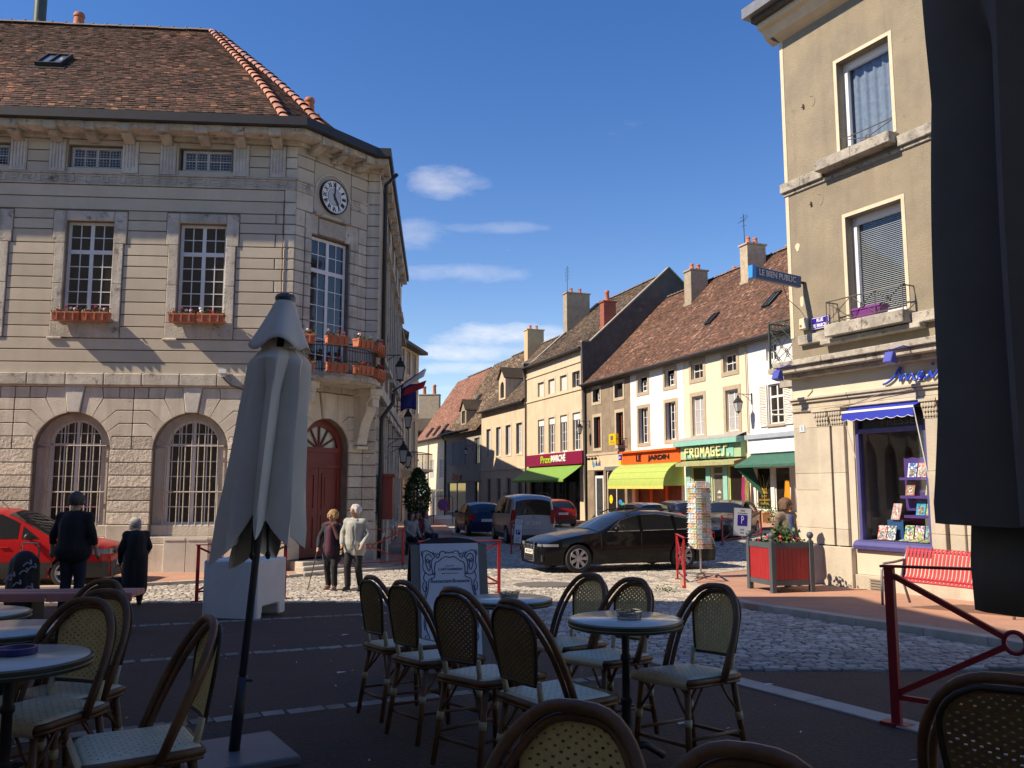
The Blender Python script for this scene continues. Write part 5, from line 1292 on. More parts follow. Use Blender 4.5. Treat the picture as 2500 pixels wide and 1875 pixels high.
# ---- H2: bazaar
h2, M = row_house('bazaar_house', -51.3, 'old house in shadow with mossy roof, small gabled dormer and red bazaar lettering')
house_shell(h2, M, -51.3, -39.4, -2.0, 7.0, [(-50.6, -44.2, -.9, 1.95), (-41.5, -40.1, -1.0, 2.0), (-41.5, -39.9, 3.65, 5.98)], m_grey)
for (a, c) in ((-50.9, -48.7), (-48.1, -46.2), (-46.1, -44.3)): shutter(h2, M, a, c, 3.65, 5.95, mat('grey_shutter', (.34, .35, .36), (.29, .30, .31), 4, .7))
window(h2, -41.5, -39.9, 3.65, 5.98, .14, 1, 3, m_grey, m_glass, M, single=True); window(h2, -50.6, -47.6, -.9, 1.95, .1, 1, 1, m_white, MATS['deep_shop_glass'], M, leaves=1, single=True); window(h2, -47.5, -44.2, -.9, 1.95, .14, 1, 1, m_iron, MATS['deep_shop_glass'], M, leaves=1, single=True); window(h2, -41.5, -40.1, -1, 2, .14, 1, 1, m_iron, MATS['deep_shop_glass'], M, leaves=1, single=True)
lettering('Bazar', .9, mat('red_letter', (.50, .035, .03), (.45, .03, .03), 3, .6), h2, M @ Vector((-47.3, -.06, 2.55)), width=3.6, height=.7, depth=.05, shear=.2, bold=.012)
stone(h2, rect(-51.3, -39.4, 2.05, 2.15), -.05, .04, m_grey, M, name='string_course')
ro, pos, L_ = roof_slope(h2, M, -51.2, -39.4, 7.0, 5.2, 14.4, m_tile_old, ov=.5, jag=.12)
ridge(ro, M, -46, -39.5, 5.2, 14.42); gutter(h2, M, -51.3, -42.2, 6.86, -.56)
dormer(ro, M, -45.6, 1.9, 7.5, 1.5, .15, m_chimp, m_tile_old, m_room, False)
roof_skylight(ro, M, pos, L_, -47.5, 4.6, .9, 1.3)
b = MB(); b.tube([(-51.25, -.5, 6.8), (-51.25, -.12, 6.2), (-51.25, -.12, -1.6)], .09, 7); b.xf(M); b.build('downpipe', m_zinc, h2)
# ---- H1: far house
h1, M = row_house('far_corner_house', -64.5, 'pale far house at the end of the street under a long pinkish roof')
house_shell(h1, M, -64.5, -51.4, -3, 6.8, [(-57.8, -56.0, 2.4, 4.45), (-53.8, -52.2, 2.45, 4.45), (-57.6, -52.2, -1.9, 1.3)], m_creamwall)
window(h1, -57.8, -56.0, 2.4, 4.45, .05, 1, 3, m_white, m_curt, M, single=True); window(h1, -53.8, -52.2, 2.45, 4.45, .05, 1, 3, m_white, m_curt, M, single=True); window(h1, -57.6, -52.2, -1.9, 1.3, .1, 1, 1, m_white, m_glassb, M, leaves=3, single=True)
for (a, c) in ((-63.6, -62.6), (-62.2, -61.2), (-60.4, -59.0)): shutter(h1, M, a, c, 2.5, 4.4, m_shut)
b = MB(); b.box(-63.9, -58.6, -.3, -.02, .6, 2.0); b.xf(M); b.build('shop_sign', mat('pale_blue_sign', (.55, .62, .66), (.35, .5, .5), 2, .5), h1)
b = MB(); b.box(-63.8, -58.8, -.03, -.01, -2.6, .55); b.xf(M); b.build('shop_glazing', MATS['deep_shop_glass'], h1)
ro, pos, L_ = roof_slope(h1, M, -64.4, -51.3, 6.85, 5.0, 14.1, m_tile_red, ov=.4, tw=.26, th=.24)
ridge(ro, M, -60.5, -51.5, 5, 14.12); gutter(h1, M, -64.5, -51.5, 6.7, -.46)
for u in (-59.5, -56.5, -53.2): roof_skylight(ro, M, pos, L_, u, 1.4, .9, 1.2)
b = MB(); b.tube([(-58.4, -.4, 6.7), (-58.4, -.1, 6.2), (-58.4, -.1, -2)], .08, 6); b.xf(M); b.build('downpipe', m_grey, h1)
# pavement in front of the row
pa = [tuple((RO + RD * u - RN * 2.6).xy) for u in frange(-62, 7, 3)]; pb_ = [tuple((RO + RD * u + RN * .3).xy) for u in frange(-62, 7, 3)]
ribbon('row_pavement', pa, pb_, .07, m_pink)
# ---- side-street buildings beyond the town hall, far house
P3 = TH + Matrix.Rotation(TA, 3, 'Z') @ Vector((px + PL, py, 0)); SA = TA + pi / 2
def side_house(name, p, ang, w, zb, ze, cols, rows, m, label, D=8, roofh=2.6, tile=None, sh=False, ov=.45):
    e = empty(name, (p[0], p[1], 0), ang, label, 'house'); hs = []
    for (a, c) in cols:
        for (d, f) in rows: hs.append((a, c, d, f))
    house_shell(e, I4, 0, w, zb, ze, hs, m, D)
    for h in hs:
        window(e, h[0], h[1], h[2], h[3], .1, 1, 3, m_white, m_glass, single=True, fr=.05); surround(e, I4, h, .09, m_corn, -.02)
    for d, f in rows: stone(e, rect(0, w, d - .3, d - .18), -.06, .04, m_corn, name='string_course')
    r = MB(); r.add([(-.2, -ov, ze), (w + .2, -ov, ze), (w + .2, D / 2, ze + roofh), (-.2, D / 2, ze + roofh), (w + .2, D + .3, ze), (-.2, D + .3, ze)], [(0, 1, 2, 3), (3, 2, 4, 5), (1, 4, 2), (0, 3, 5)]); r.box(-.2, w + .2, -ov - .06, .0, ze - .18, ze - .004); r.build('roof', tile or m_zinc, e)
    return e
q = P3 + Vector((cos(SA), sin(SA), 0)) * 13.25 + Vector((-cos(TA), -sin(TA), 0)) * .55
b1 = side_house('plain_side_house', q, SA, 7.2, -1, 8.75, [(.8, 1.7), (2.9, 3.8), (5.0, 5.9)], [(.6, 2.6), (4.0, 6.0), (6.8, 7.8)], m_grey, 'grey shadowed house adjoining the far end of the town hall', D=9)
b2 = side_house('balcony_house', (-6.25, 46.6), R(81.5), 4.4, -1.2, 9.55, [(.5, 1.15), (1.75, 2.4), (3.0, 3.65)], [(-.4, 2.0), (3.3, 5.3), (5.7, 7.2), (7.9, 9.2)], m_lowwall, 'cream three storey house with balcony far down the side street', D=9, tile=m_zinc)
bb = MB(); bb.box(.8, 4.2, -1.0, 0, 2.35, 2.5); bb.xprism([(-.9, 2.35), (0, 1.9), (0, 2.35)], 1.0, 1.3); bb.xprism([(-.9, 2.35), (0, 1.9), (0, 2.35)], 3.6, 3.9); bbo = bb.build('balcony', m_corn, b2)
bb = MB(); bb.tube([(.85, 0, 3.4), (.85, -.95, 3.4), (4.15, -.95, 3.4), (4.15, 0, 3.4)], .025, 5)
for i in range(18): bb.tube([(.85 + 3.3 * i / 17, -.95, 2.5), (.85 + 3.3 * i / 17, -.95, 3.4)], .012, 4)
for i in range(5): bb.tube([(4.15, -.95 + .19 * i, 2.5), (4.15, -.95 + .19 * i, 3.4)], .012, 4); bb.tube([(.85, -.95 + .19 * i, 2.5), (.85, -.95 + .19 * i, 3.4)], .012, 4)
bb.build('railing', m_iron, bbo)
side_house('tall_terrace_house', (-7.0, 53.2), R(98), 17, -1.5, 11.2, [(1 + 2.3 * i, 2.1 + 2.3 * i) for i in range(7)], [(0, 2.2), (3.6, 5.6), (6.6, 8.4)], m_lowwall, 'tall terrace hidden beyond the balcony house in the side street', D=8, roofh=3, tile=m_tile_brn)
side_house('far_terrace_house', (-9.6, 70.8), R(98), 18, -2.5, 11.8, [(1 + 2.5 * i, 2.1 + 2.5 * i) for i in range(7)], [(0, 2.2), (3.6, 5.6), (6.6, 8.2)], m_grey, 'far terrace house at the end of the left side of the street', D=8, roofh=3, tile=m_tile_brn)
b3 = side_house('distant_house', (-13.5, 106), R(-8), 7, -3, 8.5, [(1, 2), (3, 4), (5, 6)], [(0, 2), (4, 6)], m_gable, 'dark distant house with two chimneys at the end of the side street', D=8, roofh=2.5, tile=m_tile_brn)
chimney(b3, I4, 1.3, 3.9, 2.6, 3.6, 8, 13.2, m_chimp, 0); pot(b3, 1.9, 3.1, 13.25, 1.1, .25); pot(b3, 3.2, 3.1, 13.25, 1.3, .25); chimney(b3, I4, 4.2, 6.6, 1.5, 2.3, 8, 9.3, m_chimr, 3, pr=.2, ph=.9)
# ------------------------------------------------------------ corner building with the press shop
PO = (6.024, 18.07); PA = R(-62.2)
press = empty('press_building', (PO[0], PO[1], 0), PA, 'tall tan rendered corner building with blue newspaper shop window', 'building')
m_tan = mat('tan_roughcast', (.315, .27, .195), (.235, .205, .155), 1.1, .95, .9, 55, streak=.28, streakc=(.17, .14, .105), spots=[(70, .66, (.42, .36, .26)), (1.6, .63, (.21, .175, .13))], bdist=.02)
m_edge = mat('pale_edge_plaster', (.66, .57, .42), (.56, .48, .36), 3, .9, .3, 30)
m_ledge = mat('weathered_ledge', (.46, .43, .37), (.26, .245, .215), 3, .9, .7, 22, spots=[(5, .55, (.15, .14, .125)), (16, .62, (.62, .60, .53))], bdist=.02, rand=.1)
m_shopst = mat('shop_limestone', (.52, .47, .38), (.42, .38, .31), 1.6, .88, .4, 26, spots=[(5, .64, (.40, .35, .28)), (22, .7, (.60, .56, .47))], rand=.12, bdist=.02, streak=.4, streakc=(.30, .265, .21))
m_fascia = mat('cream_fascia', (.58, .54, .43), (.53, .49, .39), 2, .85)
m_blue = mat('shop_blue_paint', (.075, .075, .24), (.06, .06, .20), 4, .5, .1, 30, spots=[(14, .74, (.45, .45, .55))])
ZT = 11.72
holes = [(1.46, 2.72, 8.17, 10.14), (1.50, 2.80, 4.72, 6.84), (1.50, 3.05, .36, 2.95)]
b = MB(); wall(b, -.05, 9, -.7, ZT, holes, 0, .30)
b.add([(-.05, 0, -.7), (-.05, 9, -.7), (-.05, 9, ZT), (-.05, 0, ZT)], [(0, 3, 2, 1)]); b.add([(9, 0, -.7), (9, 9, -.7), (9, 9, ZT), (9, 0, ZT)], [(0, 1, 2, 3)])
b.build('wall', m_tan, press)
# eaves
b = MB(); b.box(-.30, 9.2, -.60, 9, ZT + .02, ZT + .12); b.build('soffit', mat('dark_soffit', (.10, .095, .085), (.07, .066, .06), 5, .9, .4, 20), press)
b = MB(); b.xprism([(-.46, ZT + .02), (-.46, ZT - .10), (-.34, ZT - .14), (-.22, ZT - .30), (0, ZT - .40), (0, ZT + .02)], -.26, 9.1); b.build('cornice', m_edge, press)
b = MB(); b.box(-.40, 9.3, -.78, -.58, ZT + .122, ZT + .36); b.box(-.40, -.28, -.58, 9, ZT + .122, ZT + .36); b.build('gutter', mat('zinc_gutter', (.20, .21, .23), (.16, .17, .19), 3, .45, metal=.4), press)
b = MB(); b.add([(-.38, -.7, ZT + .36), (9.2, -.7, ZT + .36), (9.2, 4, ZT + 2.5), (3, 4, ZT + 2.5), (-.38, 9, ZT + .36)], [(0, 1, 2, 3), (0, 3, 4)]); b.build('roof', m_tile_brn, press)
b = MB(); b.prism([(-.30, ZT + .02), (-.30, ZT - .10), (-.24, ZT - .14), (-.15, ZT - .30), (-.05, ZT - .40), (-.05, ZT + .02)][::-1], -.20, 9); b.build('side_cornice', MATS['dark_soffit'], press)  # same cornice on the shaded side, its shade put into the dark colour
# pale edging of the openings and of the corner
def edging(h, s=.075):
    a, c, d, e = h
    for (x0, x1, z0, z1) in ((a - s, a, d, e + s), (c, c + s, d, e + s), (a, c, e, e + s)): stone(press, rect(x0, x1, z0, z1), -.012, .02, m_edge, bev=0, name='window_edging')
edging(holes[0]); edging(holes[1]); stone(press, rect(-.062, .03, 4.6, ZT - .36), -.012, .1, m_edge, bev=0, name='corner_edging')
# ledges
def ledge(u0, u1, z0, z1, p, n=4, m=m_ledge):
    cu = frange(u0, u1, (u1 - u0) / n)
    for a, c in zip(cu, cu[1:]): stone(press, rect(a + .002, c - .002, z0, z1), -p, .02, m, bev=.012, name='ledge_stone')
ledge(-.14, 1.03, 7.82, 8.03, .10, 2); ledge(2.84, 3.46, 7.82, 8.03, .10, 1); ledge(3.46, 9, 7.82, 8.03, .12, 5); ledge(1.03, 2.84, 7.90, 8.12, .30, 2); ledge(-.10, 9, 7.74, 7.82, .04, 6)
ledge(.22, 1.15, 4.40, 4.60, .12, 1); ledge(2.97, 9, 4.40, 4.60, .14, 5); ledge(1.15, 2.97, 4.42, 4.66, .36, 2); ledge(.9, 3.2, 4.30, 4.40, .22, 1)
ledge(-.12, 9, 3.92, 4.04, .52, 7); ledge(-.10, 9, 3.80, 3.92, .44, 7); ledge(-.08, 9, 3.70, 3.80, .26, 7)
# upper window (curtained, white frame)
m_pvc = mat('white_upvc', (.80, .80, .80), (.76, .76, .76), 3, .35)
w = MB(); a, c, d, e = holes[0]
def pane_win(a, c, d, e, gm, name):
    b = MB(); f = .10; y = .20
    b.box(a, a + f, y, y + .08, d, e); b.box(c - .04, c, y, y + .08, d, e); b.box(a + f, c - .04, y, y + .08, e - f * 1.5, e); b.box(a + f, c - .04, y, y + .08, d, d + f)
    o = b.build('window', m_pvc, press); g_ = MB(); g_.add([(a + f, y + .05, d + f), (c - .04, y + .05, d + f), (c - .04, y + .05, e - f * 1.5), (a + f, y + .05, e - f * 1.5)], [(0, 1, 2, 3)]); g_.build('pane', gm, o); return o
cg = clear_glass('clear_pane')
w1 = pane_win(*holes[0], cg, 'w')
cu_ = MB(); cu_.grid(lambda u, v: (1.5 + 1.2 * u, .34 + .025 * sin(u * 34) + .012 * sin(u * 71), 8.2 + 1.9 * v), 60, 2); cu_.build('curtain', mat('sky_tinted_curtain', (.20, .25, .34), (.14, .18, .26), 9, .9), w1, smooth=True)  # white curtain darkened and blued to stand for sky reflected in the pane
w2 = pane_win(*holes[1], cg, 'w')
bl = MB()
for i in range(52): z = 4.8 + 2.0 * i / 52; bl.add([(1.56, .285, z), (2.78, .285, z), (2.78, .312, z + .026), (1.56, .312, z + .026)], [(0, 1, 2, 3)])
bl.build('venetian_blind', mat('blind_slat', (.34, .36, .40), (.28, .30, .34), 3, .6), w2)  # slats dulled and blued, the pane's sky reflection put into their colour
r = MB(); r.box(1.3, 3.2, .5, .52, 4.5, 10.5); r.build('dark_backing', m_room, press)
# wrought iron balconet at the lower window and bar at the upper one
m_irong = mat('grey_iron', (.11, .10, .085), (.08, .073, .062), 8, .6, .1, 50)
b = MB(); b.tube([(1.47, .05, 8.50), (2.71, .05, 8.50)], .012, 5); b.tube([(1.47, .05, 8.50), (1.47, .05, 8.15)], .01, 5); b.tube([(2.7, .05, 8.5), (2.7, .05, 8.15)], .01, 5); b.tube([(1.48, .05, 8.48), (2.7, .05, 8.18)], .01, 5); b.tube([(1.48, .055, 8.18), (2.7, .055, 8.48)], .01, 5); b.tube([(2.09 + .05 * cos(t), .05, 8.33 + .05 * sin(t)) for t in [2 * pi * i / 10 for i in range(11)]], .012, 5); b.build('window_rail', m_irong, press)
b = MB(); x0, x1, yf = 1.20, 2.96, -.32
b.tube([(x0, 0, 5.12), (x0, yf, 5.12), (x1, yf, 5.12), (x1, 0, 5.12)], .014, 5); b.tube([(x0, yf, 4.70), (x1, yf, 4.70)], .010, 5)
xs = [x0, x0 + .16, x0 + .6, x0 + 1.16, x1 - .16, x1]
for x in (x0, x0 + .6, x0 + 1.16, x1): b.tube([(x, yf, 4.66), (x, yf, 5.12)], .011, 5)
for y in (yf + .1, yf + .2): b.tube([(x0, y, 4.66), (x0, y, 5.12)], .008, 4); b.tube([(x1, y, 4.66), (x1, y, 5.12)], .008, 4)
for (p, q) in ((x0, x0 + .6), (x0 + .6, x0 + 1.16), (x0 + 1.16, x1)):
    b.tube([(p, yf, 4.70), (q, yf, 5.12)], .009, 4); b.tube([(p, yf + .01, 5.12), (q, yf + .01, 4.70)], .009, 4); m_ = (p + q) / 2
    b.tube([(m_ + .045 * cos(2 * pi * i / 10), yf - .01, 4.91 + .045 * sin(2 * pi * i / 10)) for i in range(11)], .012, 5)
b.build('balconet', m_irong, press)
fb = MB(); fb.xprism([(-.27, 4.67), (-.09, 4.67), (-.05, 4.85), (-.31, 4.85)], 1.80, 2.44); fb.box(1.78, 2.46, -.32, -.04, 4.83, 4.87)
ob = fb.build('flower_box', mat('purple_plastic', (.22, .045, .26), (.19, .04, .22), 3, .45)); ob.matrix_world = Matrix.Translation((PO[0], PO[1], 0)) @ Matrix.Rotation(PA, 4, 'Z'); tag(ob, 'empty purple plastic flower box behind the iron window balconet', 'flower box')
# corner balcony round the left side
b = MB(); b.box(-.80, -.05, .02, 2.2, 3.92, 4.03); b.xprism([(.1, 3.6), (.5, 3.6), (.5, 3.92), (.1, 3.92)], -.55, -.05); bal2 = b.build('balcony', m_ledge, press)
m_dkgreen = mat('green_iron', (.035, .06, .055), (.03, .05, .045), 8, .5, .1, 50)
b = MB(); xa, xb, ya, yb = -.76, -.06, .06, 2.1; zt, zl = 5.05, 4.08
b.tube([(xb, ya, zt), (xa, ya, zt), (xa, yb, zt)], .02, 6); b.tube([(xb, ya, zt - .15), (xa, ya, zt - .15), (xa, yb, zt - .15)], .014, 5); b.tube([(xb, ya, zl), (xa, ya, zl), (xa, yb, zl)], .014, 5)
for p in ((xa, ya), (xb, ya), (xa, yb)): b.box(p[0] - .018, p[0] + .018, p[1] - .018, p[1] + .018, 4.03, zt)
def xpanel(p, q):
    p, q = Vector(p), Vector(q); mid = (p + q) / 2
    for (s, t) in (((p.x, p.y, zl), (q.x, q.y, zt - .15)), ((p.x, p.y, zt - .15), (q.x, q.y, zl)), ((p.x, p.y, (zl + zt) / 2), (mid.x, mid.y, zt - .15)), ((p.x, p.y, (zl + zt) / 2), (mid.x, mid.y, zl)), ((q.x, q.y, (zl + zt) / 2), (mid.x, mid.y, zt - .15)), ((q.x, q.y, (zl + zt) / 2), (mid.x, mid.y, zl))): b.tube([s, t], .008, 4)
    d = (q - p).normalized()
    for (f, z) in ((.5, (zl + zt) / 2 - .07), (.25, .25 * zl + .75 * (zt - .15)), (.75, .25 * zl + .75 * (zt - .15)), (.25, .75 * zl + .25 * (zt - .15)), (.75, .75 * zl + .25 * (zt - .15))):
        c_ = p.lerp(q, f); b.tube([(c_.x + d.x * .04 * cos(2 * pi * i / 8), c_.y + d.y * .04 * cos(2 * pi * i / 8), z + .04 * sin(2 * pi * i / 8)) for i in range(9)], .010, 4)
    for i in range(9):
        c_ = p.lerp(q, (i + .5) / 9); b.tube([(c_.x + d.x * .03 * cos(2 * pi * k / 6), c_.y + d.y * .03 * cos(2 * pi * k / 6), zt - .075 + .05 * sin(2 * pi * k / 6)) for k in range(7)], .006, 4)
xpanel((xb, ya, 0), (xa, ya, 0)); xpanel((xa, ya, 0), (xa, 1.08, 0)); xpanel((xa, 1.08, 0), (xa, yb, 0))
b.build('railing', m_dkgreen, bal2)
# street name plate, alarm box, house number
m_sblue = mat('enamel_blue', (.035, .01, .28), (.03, .01, .25), 3, .25)
m_swhite = mat('enamel_white', (.75, .76, .85), (.7, .7, .8), 3, .3)
b = MB(); b.box(.53, 1.01, -.035, -.012, 4.68, 4.94); sp_ = b.build('street_name_plate', m_sblue, press, bevel=.006)
for q in ((.545, .995, 4.918, 4.928), (.545, .995, 4.692, 4.702), (.545, .555, 4.702, 4.918), (.985, .995, 4.702, 4.918)): b = MB(); b.box(q[0], q[1], -.039, -.036, q[2], q[3]); b.build('plate_border', m_swhite, sp_)
lettering('RUE', .1, m_swhite, sp_, (.77, -.039, 4.865), height=.075, width=.17, depth=.003, bold=.003); lettering('DU MARCHE', .1, m_swhite, sp_, (.77, -.039, 4.755), height=.08, width=.40, depth=.003, bold=.003)
b = MB(); b.box(.28, .46, -.13, -.005, 4.72, 4.96); ab = b.build('alarm_box', mat('ivory_plastic', (.62, .58, .45), (.56, .52, .4), 3, .5), press, bevel=.02); b = MB(); b.tube([(.34, -.135, 4.80), (.34, -.128, 4.80)], .028, 10); b.build('alarm_light', m_redpaint, ab)
b = MB(); b.box(.12, .26, -.06, -.045, 2.58, 2.72); nb = b.build('house_number', mat('pale_blue_enamel', (.50, .60, .66), (.46, .56, .62), 3, .3), press); lettering('1', .1, m_sblue, nb, (.19, -.062, 2.65), height=.09, depth=.003)
# projecting newspaper sign
m_lbp = mat('sign_blue', (.02, .09, .24), (.018, .08, .21), 3, .35)
b = MB(); b.box(.30, .40, -1.42, -.12, 5.62, 5.86); M_ = Matrix.Translation((.35, -.12, 5.74)) @ Matrix.Rotation(R(-3), 4, 'X') @ Matrix.Translation((-.35, .12, -5.74)); b.xf(M_); ns_ = b.build('projecting_sign', m_lbp, press, bevel=.008)
b = MB(); b.box(.288, .412, -1.50, -1.40, 5.61, 5.87); b.xf(M_); b.build('sign_end', mat('sign_light_blue', (.02, .28, .75), (.02, .25, .7), 3, .35), ns_)
for x, s_ in ((.408, 1), (.292, -1)):
    o = lettering('LE BIEN PUBLIC', .14, mat('silver_letter', (.55, .60, .66), (.5, .55, .6), 3, .4), ns_, (0, 0, 0), width=1.02, height=.125, depth=.006, bold=.002); o.matrix_local = M_ @ Matrix.Translation((x, -.80, 5.745)) @ Matrix.Rotation(s_ * pi / 2, 4, 'Z') @ Matrix.Rotation(pi / 2, 4, 'X')
b = MB(); b.tube([(.35, -.14, 5.74), (.35, 0, 5.74)], .03, 6); b.tube([(.35, -.6, 5.62), (.35, -.5, 5.35), (.2, 0, 5.2)], .008, 4); b.build('sign_bracket', m_iron, ns_)
# fascia and script sign
stone(press, rect(-.05, 9, 3.30, 3.70), -.05, .02, m_fascia, bev=0, name='fascia')
m_script = mat('script_blue', (.02, .08, .55), (.02, .07, .5), 3, .35)
scr = [(2.27, 3.36), (2.36, 3.38), (2.50, 3.46), (2.62, 3.60), (2.66, 3.64), (2.65, 3.52), (2.64, 3.38), (2.70, 3.46), (2.76, 3.50), (2.78, 3.44), (2.79, 3.38), (2.85, 3.45), (2.90, 3.49), (2.92, 3.42), (2.94, 3.37), (3.00, 3.38), (3.08, 3.45), (3.12, 3.50), (3.06, 3.50), (3.02, 3.42), (3.08, 3.37), (3.15, 3.44), (3.16, 3.38), (3.24, 3.42), (3.28, 3.50), (3.30, 3.38), (3.38, 3.44), (3.42, 3.50), (3.46, 3.40), (3.52, 3.46), (3.56, 3.38), (3.64, 3.44), (3.70, 3.50), (3.66, 3.40), (3.76, 3.40), (3.84, 3.48), (3.92, 3.50)]
def smooth_pts(p, n=4):
    o = []
    for i in range(len(p) - 1):
        a0, a1, a2, a3 = (Vector(p[max(i - 1, 0)]), Vector(p[i]), Vector(p[i + 1]), Vector(p[min(i + 2, len(p) - 1)]))
        for k in range(n):
            t = k / n; o.append(.5 * ((2 * a1) + (-a0 + a2) * t + (2 * a0 - 5 * a1 + 4 * a2 - a3) * t * t + (-a0 + 3 * a1 - 3 * a2 + a3) * t ** 3))
    return o + [Vector(p[-1])]
b = MB(); b.tube([(q.x, -.10, q.y) for q in smooth_pts(scr)], .021, 6); b.ball((3.33, -.10, 3.62), .03, 8); b.build('script_sign', m_script, press)
# flood lamps
for u in (.2, 2.92, 5.6):
    b = MB(); b.tube([(u + .22, -.44, 3.92), (u + .22, -.62, 3.93), (u + .05, -.70, 3.88)], .018, 5); b.tube([(u, -.72, 3.9), (u, -.70, 3.84)], .02, 5); b.xprism([(-.80, 3.66), (-.62, 3.62), (-.64, 3.82), (-.72, 3.85)], u - .09, u + .09); b.build('flood_lamp', mat('lamp_blue', (.06, .08, .40), (.05, .07, .36), 3, .4), press, bevel=.01)
# cornice, pilasters, base
for (z0, z1, p) in ((3.24, 3.30, .15), (3.18, 3.24, .11), (3.06, 3.18, .06), (3.00, 3.06, .09)): ledge(-.07, 9, z0, z1, p, 6, m_shopst)
for (a, c) in ((-.06, .62), (.62, .95), (1.0, 1.30), (3.10, 3.38), (3.46, 3.74), (3.74, 5.2)):
    narrow = c - a < .4
    cz = [.30, .62, 1.38, 1.72, 2.66] if not narrow else [.30, .62, 1.72, 2.66]
    for z0, z1 in zip(cz, cz[1:]): stone(press, rect(a + .002, c - .002, z0 + .002, z1 - .002), -.10 if narrow else -.045, .02, m_shopst, bev=.006)
    if narrow:
        b = MB(); b.xprism([(-.11, 2.66), (-.10, 2.70), (-.19, 2.96), (.0, 2.96), (0, 2.66)], a - .01, c + .01); b.box(a - .03, c + .03, -.21, 0, 2.955, 3.0)
        for k in range(5):
            x = a + (c - a) * (k + .5) / 5
            for (z, y, s) in ((2.73, -.125, .055), (2.81, -.155, .05), (2.89, -.185, .05)): b.ball((x + (.02 if z == 2.81 else 0), y, z), s * .6, 6, sz=1.6, sy=.5)
        b.build('capital', m_shopst, press)
    else: stone(press, rect(a, c, 2.66, 3.0), -.045, .02, m_shopst, bev=.006)
stone(press, rect(1.30, 1.46, .30, 3.0), -.02, .02, m_shopst, bev=0)
for (a, c, z0, z1, p) in ((-.10, .70, -.6, .28, .14), (.70, 1.40, -.6, .28, .16), (1.40, 3.12, -.22, .25, .03), (1.40, 3.12, -.6, -.22, .09), (3.12, 4.0, -.6, .28, .16), (4.0, 6, -.6, .28, .12)): stone(press, rect(a + .003, c - .003, z0, z1), -p, .02, m_shopst if p != .03 else m_fascia, bev=.01)
b = MB()
for i in range(5): b.box(1.75, 2.15, -.115, -.09, -.5 + .05 * i, -.475 + .05 * i)
b.build('vent_grille', mat('vent_metal', (.24, .22, .18), (.2, .18, .15), 4, .6), press)
# shop window: frame, glass, inside
b = MB(); a, c, d, e = 1.50, 3.05, .36, 2.95; y = -.02
b.box(a, a + .07, y, .12, d, e); b.box(c - .05, c, y, .12, d, e); b.box(a + .07, c - .05, y, .12, e - .05, e); b.box(a + .07, c - .05, y, .12, 2.47, 2.56); b.box(a + .07, c - .05, y, .12, d, d + .06)
b.xprism([(-.12, .26), (-.14, .34), (-.10, .40), (.0, .44), (.02, .26)], 1.42, 3.12)
swin = b.build('window', m_blue, press, bevel=.006); swin['label'] = 'blue framed shop window of the newsagent'
g_ = MB(); g_.add([(a + .07, .05, d + .06), (c - .05, .05, d + .06), (c - .05, .05, 2.47), (a + .07, .05, 2.47)], [(0, 1, 2, 3)]); g_.build('pane', cg, swin)
b = MB(); b.box(a + .07, c - .05, .06, .07, 2.56, e - .05); b.build('transom_panel', m_black, swin)
lettering('PRESSE', .16, mat('grey_letter', (.10, .10, .11), (.09, .09, .1), 3, .4), swin, (2.42, .055, 2.66), width=.72, height=.13, depth=.004)
aw = MB(); aw.grid(lambda u, v: (1.44 + 1.58 * u, -.02 - .26 * v, 2.99 - .10 * v), 4, 4); 
for i in range(48):
    x0, x1 = 1.44 + 1.58 * i / 48, 1.44 + 1.58 * (i + 1) / 48; zf = lambda k: 2.70 + .035 * (1 - abs(cos(pi * k * 7 / 48)))
    aw.add([(x0, -.284, 2.89), (x1, -.284, 2.89), (x1, -.286, zf(i + 1)), (x0, -.286, zf(i))], [(0, 3, 2, 1)])
awo = aw.build('shop_blind', mat('blue_canvas', (.012, .035, .42), (.01, .03, .38), 4, .7, .1, 30), press)
b = MB(); b.box(1.43, 3.03, -.292, -.287, 2.865, 2.905); b.tube([(1.44 + 1.58 * i / 96, -.288, 2.70 + .035 * (1 - abs(cos(pi * i / 2 * 7 / 48)))) for i in range(97)], .006, 4); b.build('blind_trim', m_white, awo)
for q0, q1 in (((1.44, -.28, 2.88), (1.50, -.03, 2.0)), ((3.02, -.28, 2.88), (3.06, -.03, 1.6))): b = MB(); b.tube([q0, q1], .010, 5); b.build('blind_arm', m_white, awo)
b = MB(); b.add([(1.45, 1.5, .30), (3.4, 1.5, .30), (3.4, 1.5, 3.0), (1.45, 1.5, 3.0)], [(0, 1, 2, 3)]); b.add([(1.45, .31, .30), (1.45, 1.5, .30), (1.45, 1.5, 3), (1.45, .31, 3)], [(0, 1, 2, 3)]); b.add([(3.4, .31, .30), (3.4, 1.5, .30), (3.4, 1.5, 3), (3.4, .31, 3)], [(0, 3, 2, 1)]); b.add([(1.45, .1, .44), (3.4, .1, .44), (3.4, 1.5, .44), (1.45, 1.5, .44)], [(0, 1, 2, 3)]); b.add([(1.45, .1, 3), (3.4, .1, 3), (3.4, 1.5, 3), (1.45, 1.5, 3)], [(0, 3, 2, 1)])
b.build('shop_interior', mat('shop_inside_grey', (.16, .155, .15), (.12, .115, .11), 2, .9), swin)
m_purple = mat('purple_shelf', (.09, .04, .24), (.075, .035, .2), 3, .5)
sh = MB()
for (z, u0) in ((1.62, 2.2), (1.28, 2.2), (.92, 2.26)): sh.box(u0, 3.38, .30, .62, z - .05, z)
sh.box(2.16, 3.38, .50, .52, 1.0, 2.0); sh.build('display_shelf', m_purple, swin)
